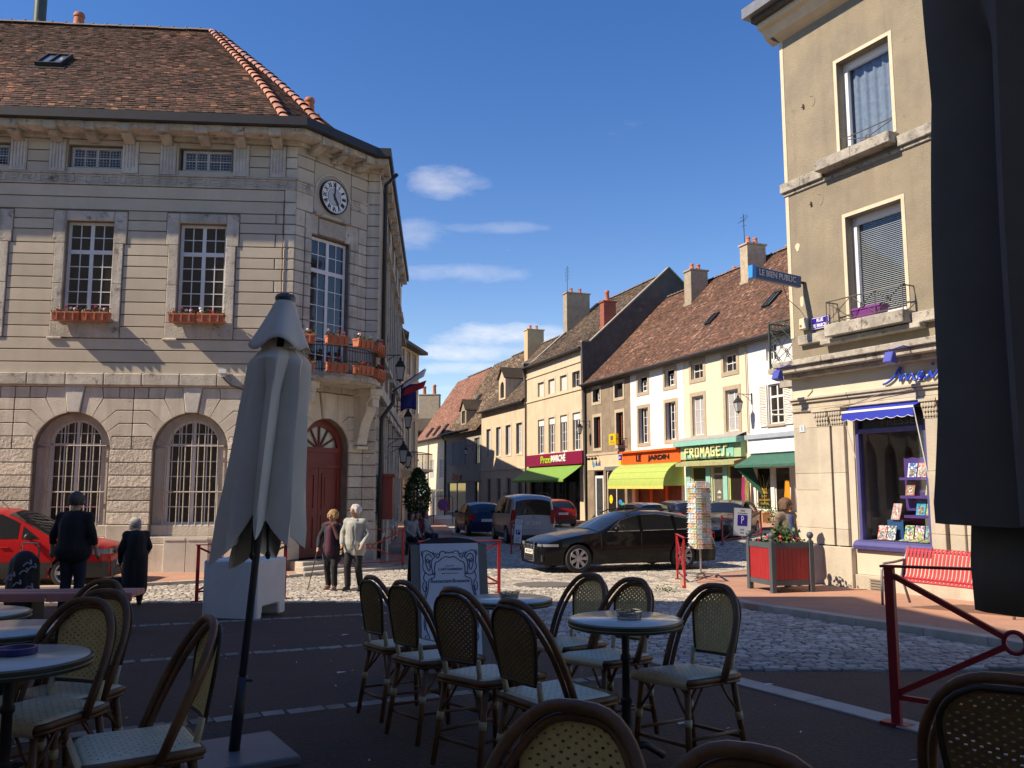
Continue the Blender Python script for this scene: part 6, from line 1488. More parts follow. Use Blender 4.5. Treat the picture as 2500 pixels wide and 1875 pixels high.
# magazines: each its own thing on the shelves
mag_cols = [((.75, .80, .88), (.05, .18, .55)), ((.55, .10, .08), (.70, .65, .6)), ((.40, .03, .03), (.06, .06, .07)), ((.15, .30, .14), (.6, .1, .1)), ((.55, .55, .15), (.14, .25, .08)), ((.05, .45, .6), (.02, .2, .4)), ((.25, .36, .16), (.6, .5, .35)), ((.70, .68, .66), (.55, .07, .12)), ((.75, .70, .12), (.05, .22, .35)), ((.78, .76, .8), (.35, .08, .2)), ((.25, .55, .60), (.10, .15, .2)), ((.6, .05, .04), (.75, .7, .68)), ((.80, .80, .80), (.15, .14, .16)), ((.45, .5, .56), (.6, .15, .1))]
mcol = {}
def magazine(u, z, y, k, lab, tilt=-14, title=None, w=.19, h=.27):
    c1, c2 = mag_cols[k % len(mag_cols)]
    o = MB().box(-w / 2, w / 2, -.004, .004, 0, h).build('magazine', mat('mag%d' % k, c1, c2, 16 + k, .35, thr=(.45, .55), detail=3))
    M = Matrix.Translation((PO[0], PO[1], 0)) @ Matrix.Rotation(PA, 4, 'Z') @ Matrix.Translation((u, y, z)) @ Matrix.Rotation(R(tilt), 4, 'X'); o.matrix_world = M
    tag(o, lab, 'magazine', 'magazines in the press shop window')
    p = MB(); p.box(-w * .28, w * .3, -.0065, -.004, h * .08, h * .6); p.build('cover_picture', mat('mag_pic%d' % (k % 5), [(.5, .35, .25), (.1, .12, .2), (.65, .6, .5), (.3, .1, .1), (.1, .25, .2)][k % 5], [(.1, .1, .12), (.6, .5, .4), (.1, .2, .35), (.75, .7, .65), (.6, .55, .2)][k % 5], 28, .35, thr=(.48, .52)), o)
    if title: lettering(title, .05, m_swhite if k in (1, 2, 11) else m_black, o, (0, -.006, h - .035), width=w * .8, height=.035, depth=.001)
    return o
for i, (k, t) in enumerate(((0, 'GOAL'), (1, 'BOXE'), (2, 'AIKIDO'))): magazine(2.42 + .215 * i, 1.625, .36, k, ['blue and white football magazine on the top shelf', 'magazine with white shirted figure on the top shelf', 'red edged martial arts magazine on the top shelf at right'][i], title=t)
for i, k in enumerate((3, 4, 7)): magazine((2.36, 2.78, 2.99)[i], 1.285, .36, k, ['motorcycle magazine at the left of the second shelf', 'cycling magazine with yellow spot on the second shelf', 'white magazine with red stripe at the right of the second shelf'][i])
for i, (k, t) in enumerate(((5, 'RUN'), (6, 'TRAIL'), (7, 'SKI'))): magazine(2.56 + .21 * i, .925, .36, k, ['turquoise running magazine on the third shelf', 'green trail running magazine on the third shelf', 'pale red and white magazine at the right of the third shelf'][i], title=t)
for i, (k, t) in enumerate(((8, 'VELO'), (9, 'TELE'), (10, 'BUT'))): magazine(2.36 + .215 * i, .47, .26, k, ['yellow topped magazine in the bottom row', 'white magazine with suited figure in the bottom row', 'pale turquoise magazine in the bottom row'][i], title=t)
magazine(1.80, .45, .22, 11, 'red magazine standing at the lower left of the window', title='RAIL'); magazine(2.02, .45, .20, 12, 'white tennis magazine with a portrait standing at the lower left', title='TENNIS'); magazine(2.06, .83, .30, 13, 'silver magazine on a stand above the tennis magazine', tilt=-20, h=.32)
for i in range(3): magazine(2.35 + .22 * i, .45, .10, 12 - i * 4, ['magazine lying flat at the front left of the sill', 'magazine lying flat at the front middle of the sill', 'magazine lying flat at the front right of the sill'][i], tilt=-78)
b = MB(); b.box(1.85, 2.2, .34, .6, .44, .82); b.build('display_stand', m_lbp, swin)
b = MB(); b.tube([(.18, -.05, 2.98), (.9, -.12, 3.02), (1.6, -.10, 2.96 + .1), (2.3, -.15, 3.2), (2.9, -.13, 3.22)], .008, 4); b.build('cable', m_chimp, press)
b = MB(); b.tube([(-.05, .1, 2.98), (-.55, -.1, 3.0)], .018, 6); b.ball((-.57, -.11, 3.0), .035, 8); b.build('pole_end', m_shut, press)
# rosettes and patches on the roughcast
for (u, z, r_) in ((.62, 9.60, .13), (.72, 7.40, .13)):
    b = MB(); ring_prism(b, (u + .12, z), r_ - .006, r_, -.008, .002, 14, -1.2, 1.6); b.box(u - .1, u - .05, -.06, .002, z - .04, z + .02); b.build('old_bracket', m_tan, press)
b = MB(); b.prism([(.22 + .06 * cos(t) * (1 + .3 * sin(3 * t)), 6.55 + .09 * sin(t)) for t in [2 * pi * i / 12 for i in range(12)]], -.006, .002); b.prism([(.28 + .05 * cos(t), 5.35 + .14 * sin(t) * (1 + .2 * cos(2 * t))) for t in [2 * pi * i / 12 for i in range(12)]], -.006, .002); b.build('plaster_patch', m_edge, press)
# ------------------------------------------------------------ cafe building behind and beside the terrace (outside the view, shades the terrace)
cafe = empty('cafe_building', (0, -2.4, 0), 0, 'tall cafe building behind and beside the terrace', 'building')
b = MB(); b.box(-20, 14, -9, 0, -.5, 8.5); b.box(-20, -8, .02, 12.9, -.6, 12.6); b.build('wall', m_creamwall, cafe)
b = MB(); b.box(-20.3, -7.9, -.2, 13.0, 12.62, 12.8); b.box(-20, 14.2, -9, .3, 8.52, 8.7); b.build('eave', m_zinc, cafe)
b = MB(); b.box(-12, -11, 5, 6, 12.8, 14.4); b.build('chimney', m_chimp, cafe)  # unseen chimney, added to roughen the edge of the shadow cast
for i in range(7):
    for z0, z1 in ((.1, 2.5),): window(cafe, -6.8 + 2.6 * i, -5.5 + 2.6 * i, z0, z1, -.03, 1, 3, m_white, m_glass, single=True)
for i in range(4):
    for z0, z1 in ((4.2, 6.3), (7.6, 9.4)): window(cafe, 2 + 2.8 * i, 3.3 + 2.8 * i, z0, z1, -.03, 1, 3, m_white, m_glass, frame(-7.99, 0, pi / 2), single=True)
# ------------------------------------------------------------ rattan chairs
m_rattan = mat('rattan_cane', (.19, .085, .036), (.11, .05, .024), 9, .42, .25, 45, rand=.12, spec=.4)
m_rattd = mat('dark_cane', (.05, .028, .016), (.035, .02, .012), 9, .5, .2, 45)
m_weave = mat('ivory_weave', (.72, .54, .22), (.58, .43, .18), 30, .55, .3, 160, bdist=.004)
m_weaveb = mat('weave_back', (.22, .135, .05), (.14, .09, .035), 30, .7, .3, 160, bdist=.004)
m_seatw = mat('seat_weave', (.72, .64, .44), (.60, .53, .36), 30, .5, .3, 160, bdist=.004)
m_wrap = mat('ivory_wrap', (.48, .42, .26), (.38, .33, .20), 60, .5)
def weave(b, fn, nu, nv, n_off=0.0, hw=.42, hh=.42):
    """woven sheet with staggered real holes: alternate wide and narrow strips"""
    us = [0.0]; 
    for i in range(nu): us += [(i + 1 - hw) / nu, (i + 1) / nu]
    vs_ = [0.0]
    for j in range(nv): vs_ += [(j + 1 - hh) / nv, (j + 1) / nv]
    W = len(us); b.add([fn(u, v) for v in vs_ for u in us], [(j * W + i, j * W + i + 1, (j + 1) * W + i + 1, (j + 1) * W + i) for j in range(len(vs_) - 1) for i in range(W - 1) if not (i % 2 == 1 and j % 2 == 1 and ((i // 2) + (j // 2)) % 2 == 0 and 1 < i < W - 3 and 1 < j < len(vs_) - 3)])
def build_chair():
    c = empty('rattan_chair')
    def hoop(k, rad, dy, z1):
        pts = []
        for i in range(25):
            t = pi * i / 24; x = -cos(t); s = sin(t)
            w = .215 - k + .012 * sin(pi * min(1, s * 1.2))
            h = s ** .62 if s > 0 else 0
            pts.append((w * (abs(x) ** .72 * (1 if x > 0 else -1)), .035 + dy + (.245 - .035) * h ** 1.1, .425 + (z1 - .425) * h))
        return pts
    b = MB(); b.tube(hoop(0, 0, 0, .895), .0165, 8); b.build('back_hoop', m_rattan, c, smooth=True)
    b = MB(); b.tube(hoop(.028, 0, .016, .866), .0125, 7); b.build('inner_hoop', m_rattan, c, smooth=True)
    def pan(u, v, o=0):
        z = .535 + .335 * v; w = .134 + .050 * v ** .8
        if v > .58: w *= math.sqrt(max(.0, 1 - ((v - .58) / .44) ** 2)) * .93 + .07
        x = (2 * u - 1) * w
        return (x, .198 + .052 * v + .018 * (1 - (x / .17) ** 2) + o, z)
    b = MB(); weave(b, pan, 17, 27, hw=.48, hh=.48); back = b.build('backrest', m_weave, c)
    b = MB(); weave(b, lambda u, v: pan(u, v, .005), 17, 27, hw=.48, hh=.48); b.build('backrest_rear', m_weaveb, back)
    rim = [pan(0, v / 14) for v in range(15)] + [pan(u / 6, 1) for u in range(1, 6)] + [pan(1, 1 - v / 14) for v in range(15)] + [pan(1 - u / 6, 0) for u in range(1, 6)]
    b = MB(); b.tube([(x, y + .004, z) for x, y, z in rim], .0095, 6, closed=True); b.build('backrest_rim', m_rattd, back, smooth=True)
    for s in (-1, 1):
        b = MB(); b.tube([(s * .135, .175, .43), (s * .142, .197, .55)], .014, 7); b.build('back_support', m_wrap, c, smooth=True)
    def seat(u, v):
        y = -.215 + .41 * v; w = .205 - .02 * v; x = (2 * u - 1) * w
        e = max(abs(2 * u - 1), abs(2 * v - 1)); z = .462 + .008 * (1 - e ** 4) - .022 * max(0, (.16 - v) / .16) ** 2 - .01 * max(0, (e - .9) / .1) ** 2
        r = .03
        return (x * (1 - .05 * (abs(2 * v - 1) ** 8)), y, z)
    b = MB(); weave(b, seat, 18, 22, hw=.3, hh=.3); st = b.build('seat', m_seatw, c)
    b = MB(); b.grid(lambda u, v: (seat(u, v)[0] * .97, seat(u, v)[1], seat(u, v)[2] - .007), 8, 8); b.build('seat_base', m_rattd, st)
    fr = [seat(0, v / 6) for v in range(7)] + [seat(u / 6, 1) for u in range(1, 7)] + [seat(1, 1 - v / 6) for v in range(1, 7)]
    b = MB(); b.tube([(x, y, .440) for x, y, z in fr], .017, 7); b.tube([(x, y, .418) for x, y, z in fr], .009, 6); b.build('seat_frame', m_rattan, st, smooth=True)
    b = MB(); weave(b, lambda u, v: ((2 * u - 1) * .203, -.215 - .014 * sin(pi * v), .462 - .055 * v), 22, 4, hw=.25, hh=.3); b.build('seat_front', m_seatw, st)
    for (sx, sy) in ((-1, -1), (1, -1), (-1, 1), (1, 1)):
        t0, t1 = Vector((sx * .165, sy * .17 - .01, .435)), Vector((sx * (.195 if sy < 0 else .185), sy * (.205 if sy < 0 else .235) - .01, 0))
        b = MB(); b.tube([t0, t0.lerp(t1, .5), t1], [.016, .0165, .0145], 8); lg = b.build('leg', m_rattan, c, smooth=True)
        w = t0.lerp(t1, .40); w2 = t0.lerp(t1, .49); b = MB(); b.tube([w, w2], .0195, 8); b.build('leg_wrap', m_wrap, lg, smooth=True)
        for ex in ((sx * .05, t0.y, .432), (t0.x, sy * .05, .432)):
            b = MB(); b.tube([w, w.lerp(Vector(ex), .5) + Vector((0, 0, -.01)), ex], .0075, 5); b.build('brace', m_rattan, lg, smooth=True)
    for sy in (-1, 1): b = MB(); yy = sy * (.19 if sy < 0 else .205) - .01; b.tube([(-.18, yy, .135), (.18, yy, .135)], .010, 6); b.build('stretcher', m_rattan, c, smooth=True)
    for sx in (-1, 1): b = MB(); b.tube([(sx * .185, -.195, .165), (sx * .08, 0, .165), (sx * .178, .205, .165)] if 0 else [(sx * .185, -.2, .165), (sx * .178, .2, .165)], .009, 6); b.build('stretcher', m_rattan, c, smooth=True)
    return c
chair = build_chair()
CH = [(-.74, 5.92, 33, 'dark backed rattan cafe chair farthest left in the middle row, nearest the notice board'), (-.46, 5.32, 36, 'second rattan chair from the left in the middle row seen from behind'), (-.12, 4.66, 42, 'third rattan chair of the middle row seen from behind'), (.20, 4.20, 35, 'right hand rattan chair of the middle row, nearest to the camera'),
      (.37, 5.98, 220, 'rattan chair standing behind the far round table'), (.58, 5.36, 217, 'rattan chair half hidden behind the round table with the ashtray'), (.94, 4.70, 215, 'rattan chair standing alone to the right of the round table'),
      (.03, 1.93, 238, 'large foreground rattan chair cut off at the bottom centre'), (.35, 1.58, 238, 'rattan chair of which only the top hoop shows at the bottom edge'), (1.47, 2.66, 62, 'dark rattan chair in the bottom right corner seen from behind'),
      (-2.56, 5.05, 250, 'rattan chair at the far left table, backing on to the red plank bench'), (-2.14, 4.22, 250, 'rattan chair behind the left foreground chair'), (-2.06, 3.88, 252, 'rattan chair facing the left hand round table with the blue ashtray'), (-1.42, 3.40, 212, 'rattan chair seen from the side beside the parasol base')]
for i, (x, y, f, lab) in enumerate(CH):
    c = chair if i == 0 else copy_tree(chair)
    sl = (gz(x, y + .2) - gz(x, y - .2)) / .4
    c.location = (x, y, gz(x, y) + .004); c.rotation_euler = (math.atan(sl), 0, 0)
    c.rotation_euler = (Matrix.Rotation(math.atan(sl), 3, 'X') @ Matrix.Rotation(R(f) + pi / 2, 3, 'Z')).to_euler()
    tag(c, lab, 'chair', 'rattan chairs on the cafe terrace')
# ------------------------------------------------------------ bistro tables
m_ttop = mat('pale_table_top', (.70, .64, .54), (.62, .57, .48), 7, .16, .05, 30, spec=.5)
m_tedge = mat('table_edge', (.09, .07, .045), (.06, .048, .032), 12, .4)
m_brass = mat('brass_line', (.30, .24, .12), (.25, .2, .1), 8, .35, metal=.7)
def build_table():
    t = empty('bistro_table')
    b = MB(); b.lathe([(.0001, .742), (.288, .742), (.291, .739)], 40); tp = b.build('table_top', m_ttop, t, auto=50)
    b = MB(); b.lathe([(.291, .740), (.300, .737), (.303, .725), (.300, .718), (.303, .712), (.300, .700), (.280, .696), (.0001, .696)], 40); b.build('table_edge', m_tedge, tp, auto=40)
    for z in (.735, .714): b = MB(); b.tube([(.3035 * cos(2 * pi * i / 40), .3035 * sin(2 * pi * i / 40), z) for i in range(40)], .0022, 4, closed=True); b.build('brass_band', m_brass, tp)
    b = MB(); b.lathe([(.05, .695), (.05, .68), (.022, .66), (.020, .56), (.027, .55), (.027, .53), (.020, .52), (.021, .34), (.030, .33), (.030, .31), (.024, .30), (.030, .16), (.040, .12), (.034, .10), (.05, .07), (.03, .05)], 14); b.build('pedestal', m_iron, t, auto=40)
    for k in range(3):
        a = 2 * pi * k / 3 + .5; b = MB(); b.tube([(.03 * cos(a), .03 * sin(a), .09), (.12 * cos(a), .12 * sin(a), .085), (.2 * cos(a), .2 * sin(a), .035), (.235 * cos(a), .235 * sin(a), .012)], [.026, .022, .018, .02], 7); b.build('foot', m_iron, t, smooth=True)
    return t
table = build_table()
for i, (x, y, lab) in enumerate(((.60, 4.66, 'round cafe table with glass ashtray standing nearest in the middle'), (-.02, 6.10, 'far round cafe table in front of the notice board'), (-2.02, 3.56, 'round cafe table with blue ashtray at the left edge'), (-2.46, 4.28, 'middle one of the three round tables at the left edge'), (-3.08, 5.0, 'rearmost round table at the left edge'))):
    t = table if i == 0 else copy_tree(table); t.location = (x, y, gz(x, y) + .002); t.rotation_euler = (0, 0, .7 * i); tag(t, lab, 'table', 'round cafe tables')
def ashtray(x, y, r, h, m, lab, n=20, seg=0):
    z = gz(x, y) + .745; b = MB(); prof = [(r * .9, 0), (r, .004), (r * 1.02, h), (r * .86, h), (r * .78, .010), (.0001, .010)]
    b.lathe(prof, n); o = b.build('ashtray', m, auto=35, loc=(x, y, z)); tag(o, lab, 'ashtray', 'ashtrays on the cafe tables')
    if seg:
        for k in range(4): q = MB(); q.obox(Matrix.Rotation(pi / 4 + k * pi / 2, 4, 'Z') @ Matrix.Translation((r * .93, 0, h + .003)), .02, .05, .008); q.build('rest', m, o)
m_ag = mat('ashtray_glass', (.42, .46, .44), (.36, .40, .38), 20, .08, spec=.8); m_ag.node_tree.nodes['Principled BSDF'].inputs['Transmission Weight'].default_value = .75
ashtray(.62, 4.64, .066, .034, m_ag, 'clear glass ashtray on the nearest middle table', seg=1); ashtray(-.02, 6.06, .066, .034, m_ag, 'clear glass ashtray on the far middle table', seg=1); ashtray(-2.03, 3.62, .075, .028, mat('blue_plastic', (.02, .03, .16), (.018, .025, .14), 4, .4), 'blue plastic ashtray on the left hand table')
# ------------------------------------------------------------ closed parasols
m_canv = mat('grey_canvas', (.72, .66, .57), (.64, .59, .51), 3, .9, .25, 120, bdist=.004)
m_canvd = mat('charcoal_canvas', (.17, .155, .135), (.145, .13, .115), 3, .9, .25, 120, bdist=.004)
m_pole = mat('parasol_pole', (.13, .135, .14), (.11, .115, .12), 6, .4, metal=.6)
def parasol(name, base, top, ztop, m, label, r0=.14, r1=.27, z_hem=1.1, seed=1, flap=.24, lobes=7, plate=True, squash=1.0, jag=.13):
    """folded parasol: pole, canopy hanging in deep folds, vent cap"""
    rr = random.Random(seed); e = empty(name, (base[0], base[1], gz(*base)), 0, label, 'parasol', 'closed parasols'); dx, dy = (top[0] - base[0]), (top[1] - base[1])
    def ax(z): return (dx * z / ztop, dy * z / ztop)
    ph = [rr.uniform(-.22, .22) for _ in range(lobes)]; am = [rr.uniform(.75, 1.15) for _ in range(lobes)]; hj = [rr.uniform(-1, 1) for _ in range(lobes)]
    zc = ztop - .30
    def can(u, v):
        a = 2 * pi * u; k = (u * lobes) % lobes; i = int(k); f = k - i; A = am[i] * (1 - f) + am[(i + 1) % lobes] * f; P_ = ph[i] * (1 - f) + ph[(i + 1) % lobes] * f; J = hj[i] * (1 - f) + hj[(i + 1) % lobes] * f
        s = v; z0 = z_hem + jag * J + (.13 if r1 < .4 else .03) * (abs(((a * lobes / (2 * pi) + P_ * .5) % 1) * 2 - 1) - .5); z = zc + (z0 - zc) * s
        rad = r0 * (.62 + .38 * min(1, s * 16)) + (r1 - r0) * s ** 1.2
        fold = 1 - abs(((a * lobes / (2 * pi) + P_ * .5 + .06 * sin(s * 3)) % 1) * 2 - 1); deep = .10 + .40 * min(1, s * 4)
        rad *= A * (1 - deep * (1 - fold) ** .85)
        x, y = ax(z); sw = P_ * 1.3 * s
        return (x + rad * cos(a + sw), y + squash * rad * sin(a + sw), z)
    b = MB(); b.grid(can, lobes * 16, 30, closed_u=True); o = b.build('canopy', m, e, auto=38); md = o.modifiers.new('s', 'SOLIDIFY'); md.thickness = .004; md.offset = 0
    if squash != 1.0 or r1 > .4:
        b = MB(); b.grid(lambda u, v: (lambda q: (q[0] * .84 + .02, q[1] * .84, q[2] - .26 * v))(can(u + .03, v)), lobes * 12, 16, closed_u=True); oi = b.build('canopy_lining', m, e, smooth=True); md = oi.modifiers.new('s', 'SOLIDIFY'); md.thickness = .004
    def cap(u, v):
        a = 2 * pi * u; z = ztop - .015 - flap * v - .03 * v * cos(a * lobes * .5 + seed); rad = .048 + (r0 * .88 - .048) * v ** 1.05 * (1 + .12 * v * cos(a * 4 + seed)); x, y = ax(z); return (x + rad * cos(a), y + rad * sin(a), z)
    b = MB(); b.grid(cap, 48, 8, closed_u=True); o2 = b.build('vent_cap', m, e, smooth=True); md = o2.modifiers.new('s', 'SOLIDIFY'); md.thickness = .004
    x, y = ax(ztop); b = MB(); b.lathe([(.055, -.02), (.06, .0), (.05, .018), (.0001, .022)], 18, (x, y, ztop)); b.build('finial', m_pole, e, auto=40)
    x1, y1 = ax(ztop - .05); b = MB(); b.tube([(0, 0, .02), (x1, y1, ztop - .05)], .020, 10); b.build('pole', m_pole, e, smooth=True)
    x2, y2 = ax(.42); b = MB(); b.tube([(0, 0, .01), (x2, y2, .42)], .030, 10); b.tube([(x2 * .9, y2 * .9, .40), (x2 * .9 + .06, y2 * .9 - .01, .40)], .007, 5); b.build('pole_socket', mat('socket_metal', (.05, .052, .055), (.04, .042, .045), 5, .4, metal=.5), e, smooth=True)
    for k in range(3):
        a = k * 2.1 + 4.2; x, y = ax(z_hem + .1); b = MB(); b.tube([(x + .03 * cos(a), y + .03 * sin(a), z_hem + .4), (x + .05 * cos(a), y + .05 * sin(a), z_hem - .06)], .008, 5); b.ball((x + .05 * cos(a), y + .05 * sin(a), z_hem - .07), .016, 8, sz=1.6); b.build('rib_end', m_iron, e)
    if plate: b = MB(); b.box(-.28, .28, -.28, .28, -.02, .035); b.build('base_plate', mat('grey_steel_plate', (.17, .175, .185), (.14, .145, .15), 4, .45, .1, 20), e, bevel=.008, rotz=.55)
    return e
parasol('closed_parasol', (-1.50, 4.82), (-1.30, 4.82), 2.52, m_canv, 'grey closed parasol on a square steel plate', .180, .268, 1.14, seed=5, flap=.27)
parasol('closed_parasol', (1.74, 2.50), (1.74, 2.50), 3.55, m_canvd, 'dark charcoal closed parasol filling the right edge', .40, .455, 1.335, seed=11, lobes=6, flap=.30, jag=.05)
# ------------------------------------------------------------ notice board
ab = empty('notice_board', (-.50, 7.50, gz(-.5, 7.5)), R(17), 'a-frame menu board with scroll border on the terrace', 'sign board')
m_abf = mat('grey_wood_frame', (.20, .195, .165), (.16, .155, .135), 5, .7)
tl = R(11)
MF = Matrix.Translation((0, 0, 0)) @ Matrix.Rotation(-tl, 4, 'X')
for (y0, M_, nm) in ((0, MF, 'front_panel'), (.52, Matrix.Translation((0, .50, 0)) @ Matrix.Rotation(tl, 4, 'X'), 'rear_panel')):
    b = MB(); W_ = .34
    for (x0, x1, z0, z1) in ((-W_, -W_ + .075, 0, 1.10), (W_ - .075, W_, 0, 1.10), (-W_ + .075, W_ - .075, .03, .12), (-W_ + .075, W_ - .075, 1.02, 1.10)): b.box(x0, x1, -.012, .012, z0, z1)
    b.box(-W_ + .075, W_ - .075, -.004, .008, .12, 1.02); b.xf(M_); b.build(nm, m_abf if nm[0] == 'f' else m_black, ab)
b = MB(); b.prism([(-.30, 1.08)] + [(.30, 1.08)] + [(.30 * cos(pi * i / 10), 1.08 + .085 * sin(pi * i / 10)) for i in range(1, 10)], -.008, .01); b.xf(MF); b.build('arched_top', m_black, ab)
b = MB(); b.box(-.262, .262, -.018, -.013, .10, 1.11); b.xf(MF); pst = b.build('poster', mat('white_poster', (.66, .70, .78), (.62, .66, .74), 3, .5), ab)
m_ink = mat('poster_ink', (.03, .035, .06), (.025, .03, .05), 3, .6)
def sp(*p): return [(q.x, -.0205, q.y) for q in smooth_pts([Vector(x) for x in p], 5)]
b = MB()
for s in (-1, 1):
    def m(*p): return sp(*[(s * x, z) for x, z in p])
    lines = [m((0, .985), (.03, .995), (.06, .985), (.10, .955), (.125, .945), (.135, .90), (.135, .84), (.14, .82), (.185, .80), (.195, .74), (.20, .70), (.215, .66), (.225, .60), (.215, .54), (.222, .48), (.225, .40), (.20, .33), (.19, .27), (.21, .22), (.20, .16)),
             m((.03, 1.03), (.06, 1.045), (.085, 1.03), (.09, 1.0), (.11, .985), (.12, 1.0), (.105, 1.02), (.085, 1.01)), m((.0, 1.025), (.02, 1.035), (.04, 1.02)),
             m((.13, 1.0), (.16, 1.03), (.21, 1.05), (.24, 1.02), (.235, .95), (.24, .90), (.215, .86), (.18, .84), (.155, .86), (.165, .92), (.155, .97), (.13, 1.0)), m((.155, .99), (.185, 1.02), (.215, .995), (.21, .93), (.19, .88), (.175, .90), (.18, .95), (.165, .97)),
             m((.18, .97), (.195, .945), (.205, .965), (.19, .98)), m((.22, .86), (.235, .82), (.225, .79), (.21, .78)), m((.235, .78), (.245, .74), (.23, .70), (.215, .72), (.225, .745)), m((.215, .78), (.21, .73), (.222, .68), (.235, .62), (.24, .56), (.232, .50), (.24, .44), (.235, .38)), m((.225, .34), (.235, .30), (.215, .27), (.205, .30), (.215, .31)), m((.24, 1.05), (.25, 1.03), (.242, 1.0)), m((.14, .86), (.148, .84), (.158, .85)), m((.12, 1.03), (.14, 1.01), (.145, 1.04))]
    for l in lines: b.tube(l, .0035, 4)
b.xf(MF); tag(b.build('scroll_border', m_ink, pst), kind='stuff')
def ptxt(t, z, h, w): o = lettering(t, .05, m_ink, pst, (0, 0, 0), width=w, height=h, depth=.002); o.matrix_local = MF @ Matrix.Translation((0, -.0205, z)) @ Matrix.Rotation(pi / 2, 4, 'X')
ptxt('Depuis 1859', .915, .012, .07); ptxt('CAFÉ PARISIEN', .885, .026, .215); ptxt('Siège Historique à Beaune', .852, .012, .15); ptxt('Restaurant-Brasserie', .785, .034, .345); ptxt('à toute heure', .735, .022, .13)
# ------------------------------------------------------------ concrete block
bk = MB(); bk.box(0, .80, 0, .78, 0, .85); blk = bk.build('concrete_block', mat('painted_concrete', (.70, .69, .67), (.62, .61, .59), 2.5, .8, .35, 50, spots=[(6, .66, (.40, .39, .38))]), bevel=.02, loc=(-3.63, 12.46, gz(-3.63, 12.46) - .03), rotz=R(78)); tag(blk, 'white concrete block standing at the terrace edge', 'concrete block')
blk.data.clear_geometry(); k = MB(); k.prism([(0, 0), (.15, 0), (.18, .17), (.66, .17), (.69, 0), (.88, 0), (.88, .83), (0, .83)], 0, .86); k.v = [(x, y, z) for x, y, z in k.v]
blk.data.from_pydata(k.v, [], k.f)
# ------------------------------------------------------------ street furniture
m_redm = mat('red_painted_steel', (.36, .018, .022), (.30, .014, .018), 6, .45, .08, 40, rand=.08)
def barrier(p, q, lab, h=.97, caps=True):
    p, q = Vector((p[0], p[1], gz(*p))), Vector((q[0], q[1], gz(*q))); d = (q - p); L_ = d.xy.length; an = math.atan2(d.y, d.x); pit = d.z
    e = empty('red_barrier', p, an, lab, 'barrier', 'red steel pedestrian barriers')
    def Z(x): return pit * x / L_
    for x in (0, L_):
        b = MB(); b.box(x - .03, x + .03, -.02, .02, Z(x) - .03, Z(x) + h); b.build('post', m_redm, e, bevel=.004)
        b = MB(); b.box(x - .09, x + .09, -.05, .05, Z(x) - .02, Z(x) + .012); b.build('foot_plate', m_redm, e)
    def bar(a, c, w, t, nm): 
        a, c = Vector(a), Vector(c); dd = c - a; b = MB(); b.obox(Matrix.Translation((a + c) / 2) @ Matrix.Rotation(-math.atan2(dd.z, dd.x), 4, 'Y'), dd.length, t, w); return b.build(nm, m_redm, e)
    bar((-.05, 0, h + .008), (L_ + .05, 0, Z(L_) + h + .008), .016, .055, 'top_rail'); bar((.03, 0, .17), (L_ - .03, 0, Z(L_) + .17), .03, .03, 'bottom_rail')
    cx, cz = L_ / 2, Z(L_) / 2 + (h + .17) / 2; r = .06
    for (x, z) in ((.03, h - .05), (.03, .20), (L_ - .03, Z(L_) + h - .05), (L_ - .03, Z(L_) + .20)):
        v = Vector((x - cx, 0, z - cz)); u = v.normalized(); bar((x, 0, z), (cx + u.x * r, 0, cz + u.z * r), .034, .026, 'brace')
    b = MB(); b.tube([(cx + r * cos(2 * pi * i / 20), 0, cz + r * sin(2 * pi * i / 20)) for i in range(20)], .014, 6, closed=True); b.build('ring', m_redm, e, smooth=True)
    return e
barrier((2.43, 5.62), (3.33, 4.47), 'red barrier in the right foreground beside the dark parasol')
barrier((-5.53, 15.35), (-4.1, 15.75), 'red barrier partly hidden behind the white concrete block')
barrier((-2.76, 22.03), (-4.25, 20.95), 'red barrier behind the old couple at the hall corner')
barrier((-.25, 16.7), (-1.72, 16.45), 'red barrier half hidden behind the notice board')
barrier((-.02, 26.97), (.28, 28.5), 'red barrier standing behind the silver van, carrying a small parking sign')
barrier((3.50, 17.70), (3.64, 19.2), 'red barrier seen end on beside the postcard rack')
barrier((7.0, 28.9), (8.5, 29.6), 'red barrier with parking sign behind the flower planter')
def psign(x, y, z, w, h, rz, lab, tl=0):
    b = MB(); b.box(-w / 2, w / 2, -.012, .012, 0, h); o = b.build('parking_sign', mat('sign_white', (.62, .64, .66), (.58, .6, .62), 3, .4), loc=(x, y, z), rotz=rz); o.rotation_euler.y = tl; tag(o, lab, 'sign', 'parking signs')
    b = MB(); s = w * .55; b.box(-s / 2, s / 2, -.016, -.0125, h * .36, h * .36 + s * 1.05); bp = b.build('blue_panel', m_sblue, o); lettering('P', .2, m_swhite, bp, (0, -.018, h * .36 + s * .52), height=s * .75, depth=.003)
    for t, zz in (('PLACE', .90), ('de la République', .81), ('De 9h', .22), ('Mardi', .11)): lettering(t, .05, m_ink, o, (0, -.014, h * zz), height=h * .055, depth=.003)
    b = MB(); 
    for q in ((-w / 2 - .012, -w / 2, -.01, h + .01), (w / 2, w / 2 + .012, -.01, h + .01), (-w / 2, w / 2, h, h + .012), (-w / 2, w / 2, -.012, 0)): b.box(q[0], q[1], -.015, .015, q[2], q[3])
    b.build('sign_frame', m_iron, o)
psign(7.66, 28.95, gz(7.7, 29) + .25, .62, .92, R(8), 'white parking sign with blue P behind the flower planter', R(4)); psign(.16, 27.2, gz(.1, 27.4) + .3, .26, .75, R(20), 'narrow parking sign on the barrier behind the silver van', R(5))
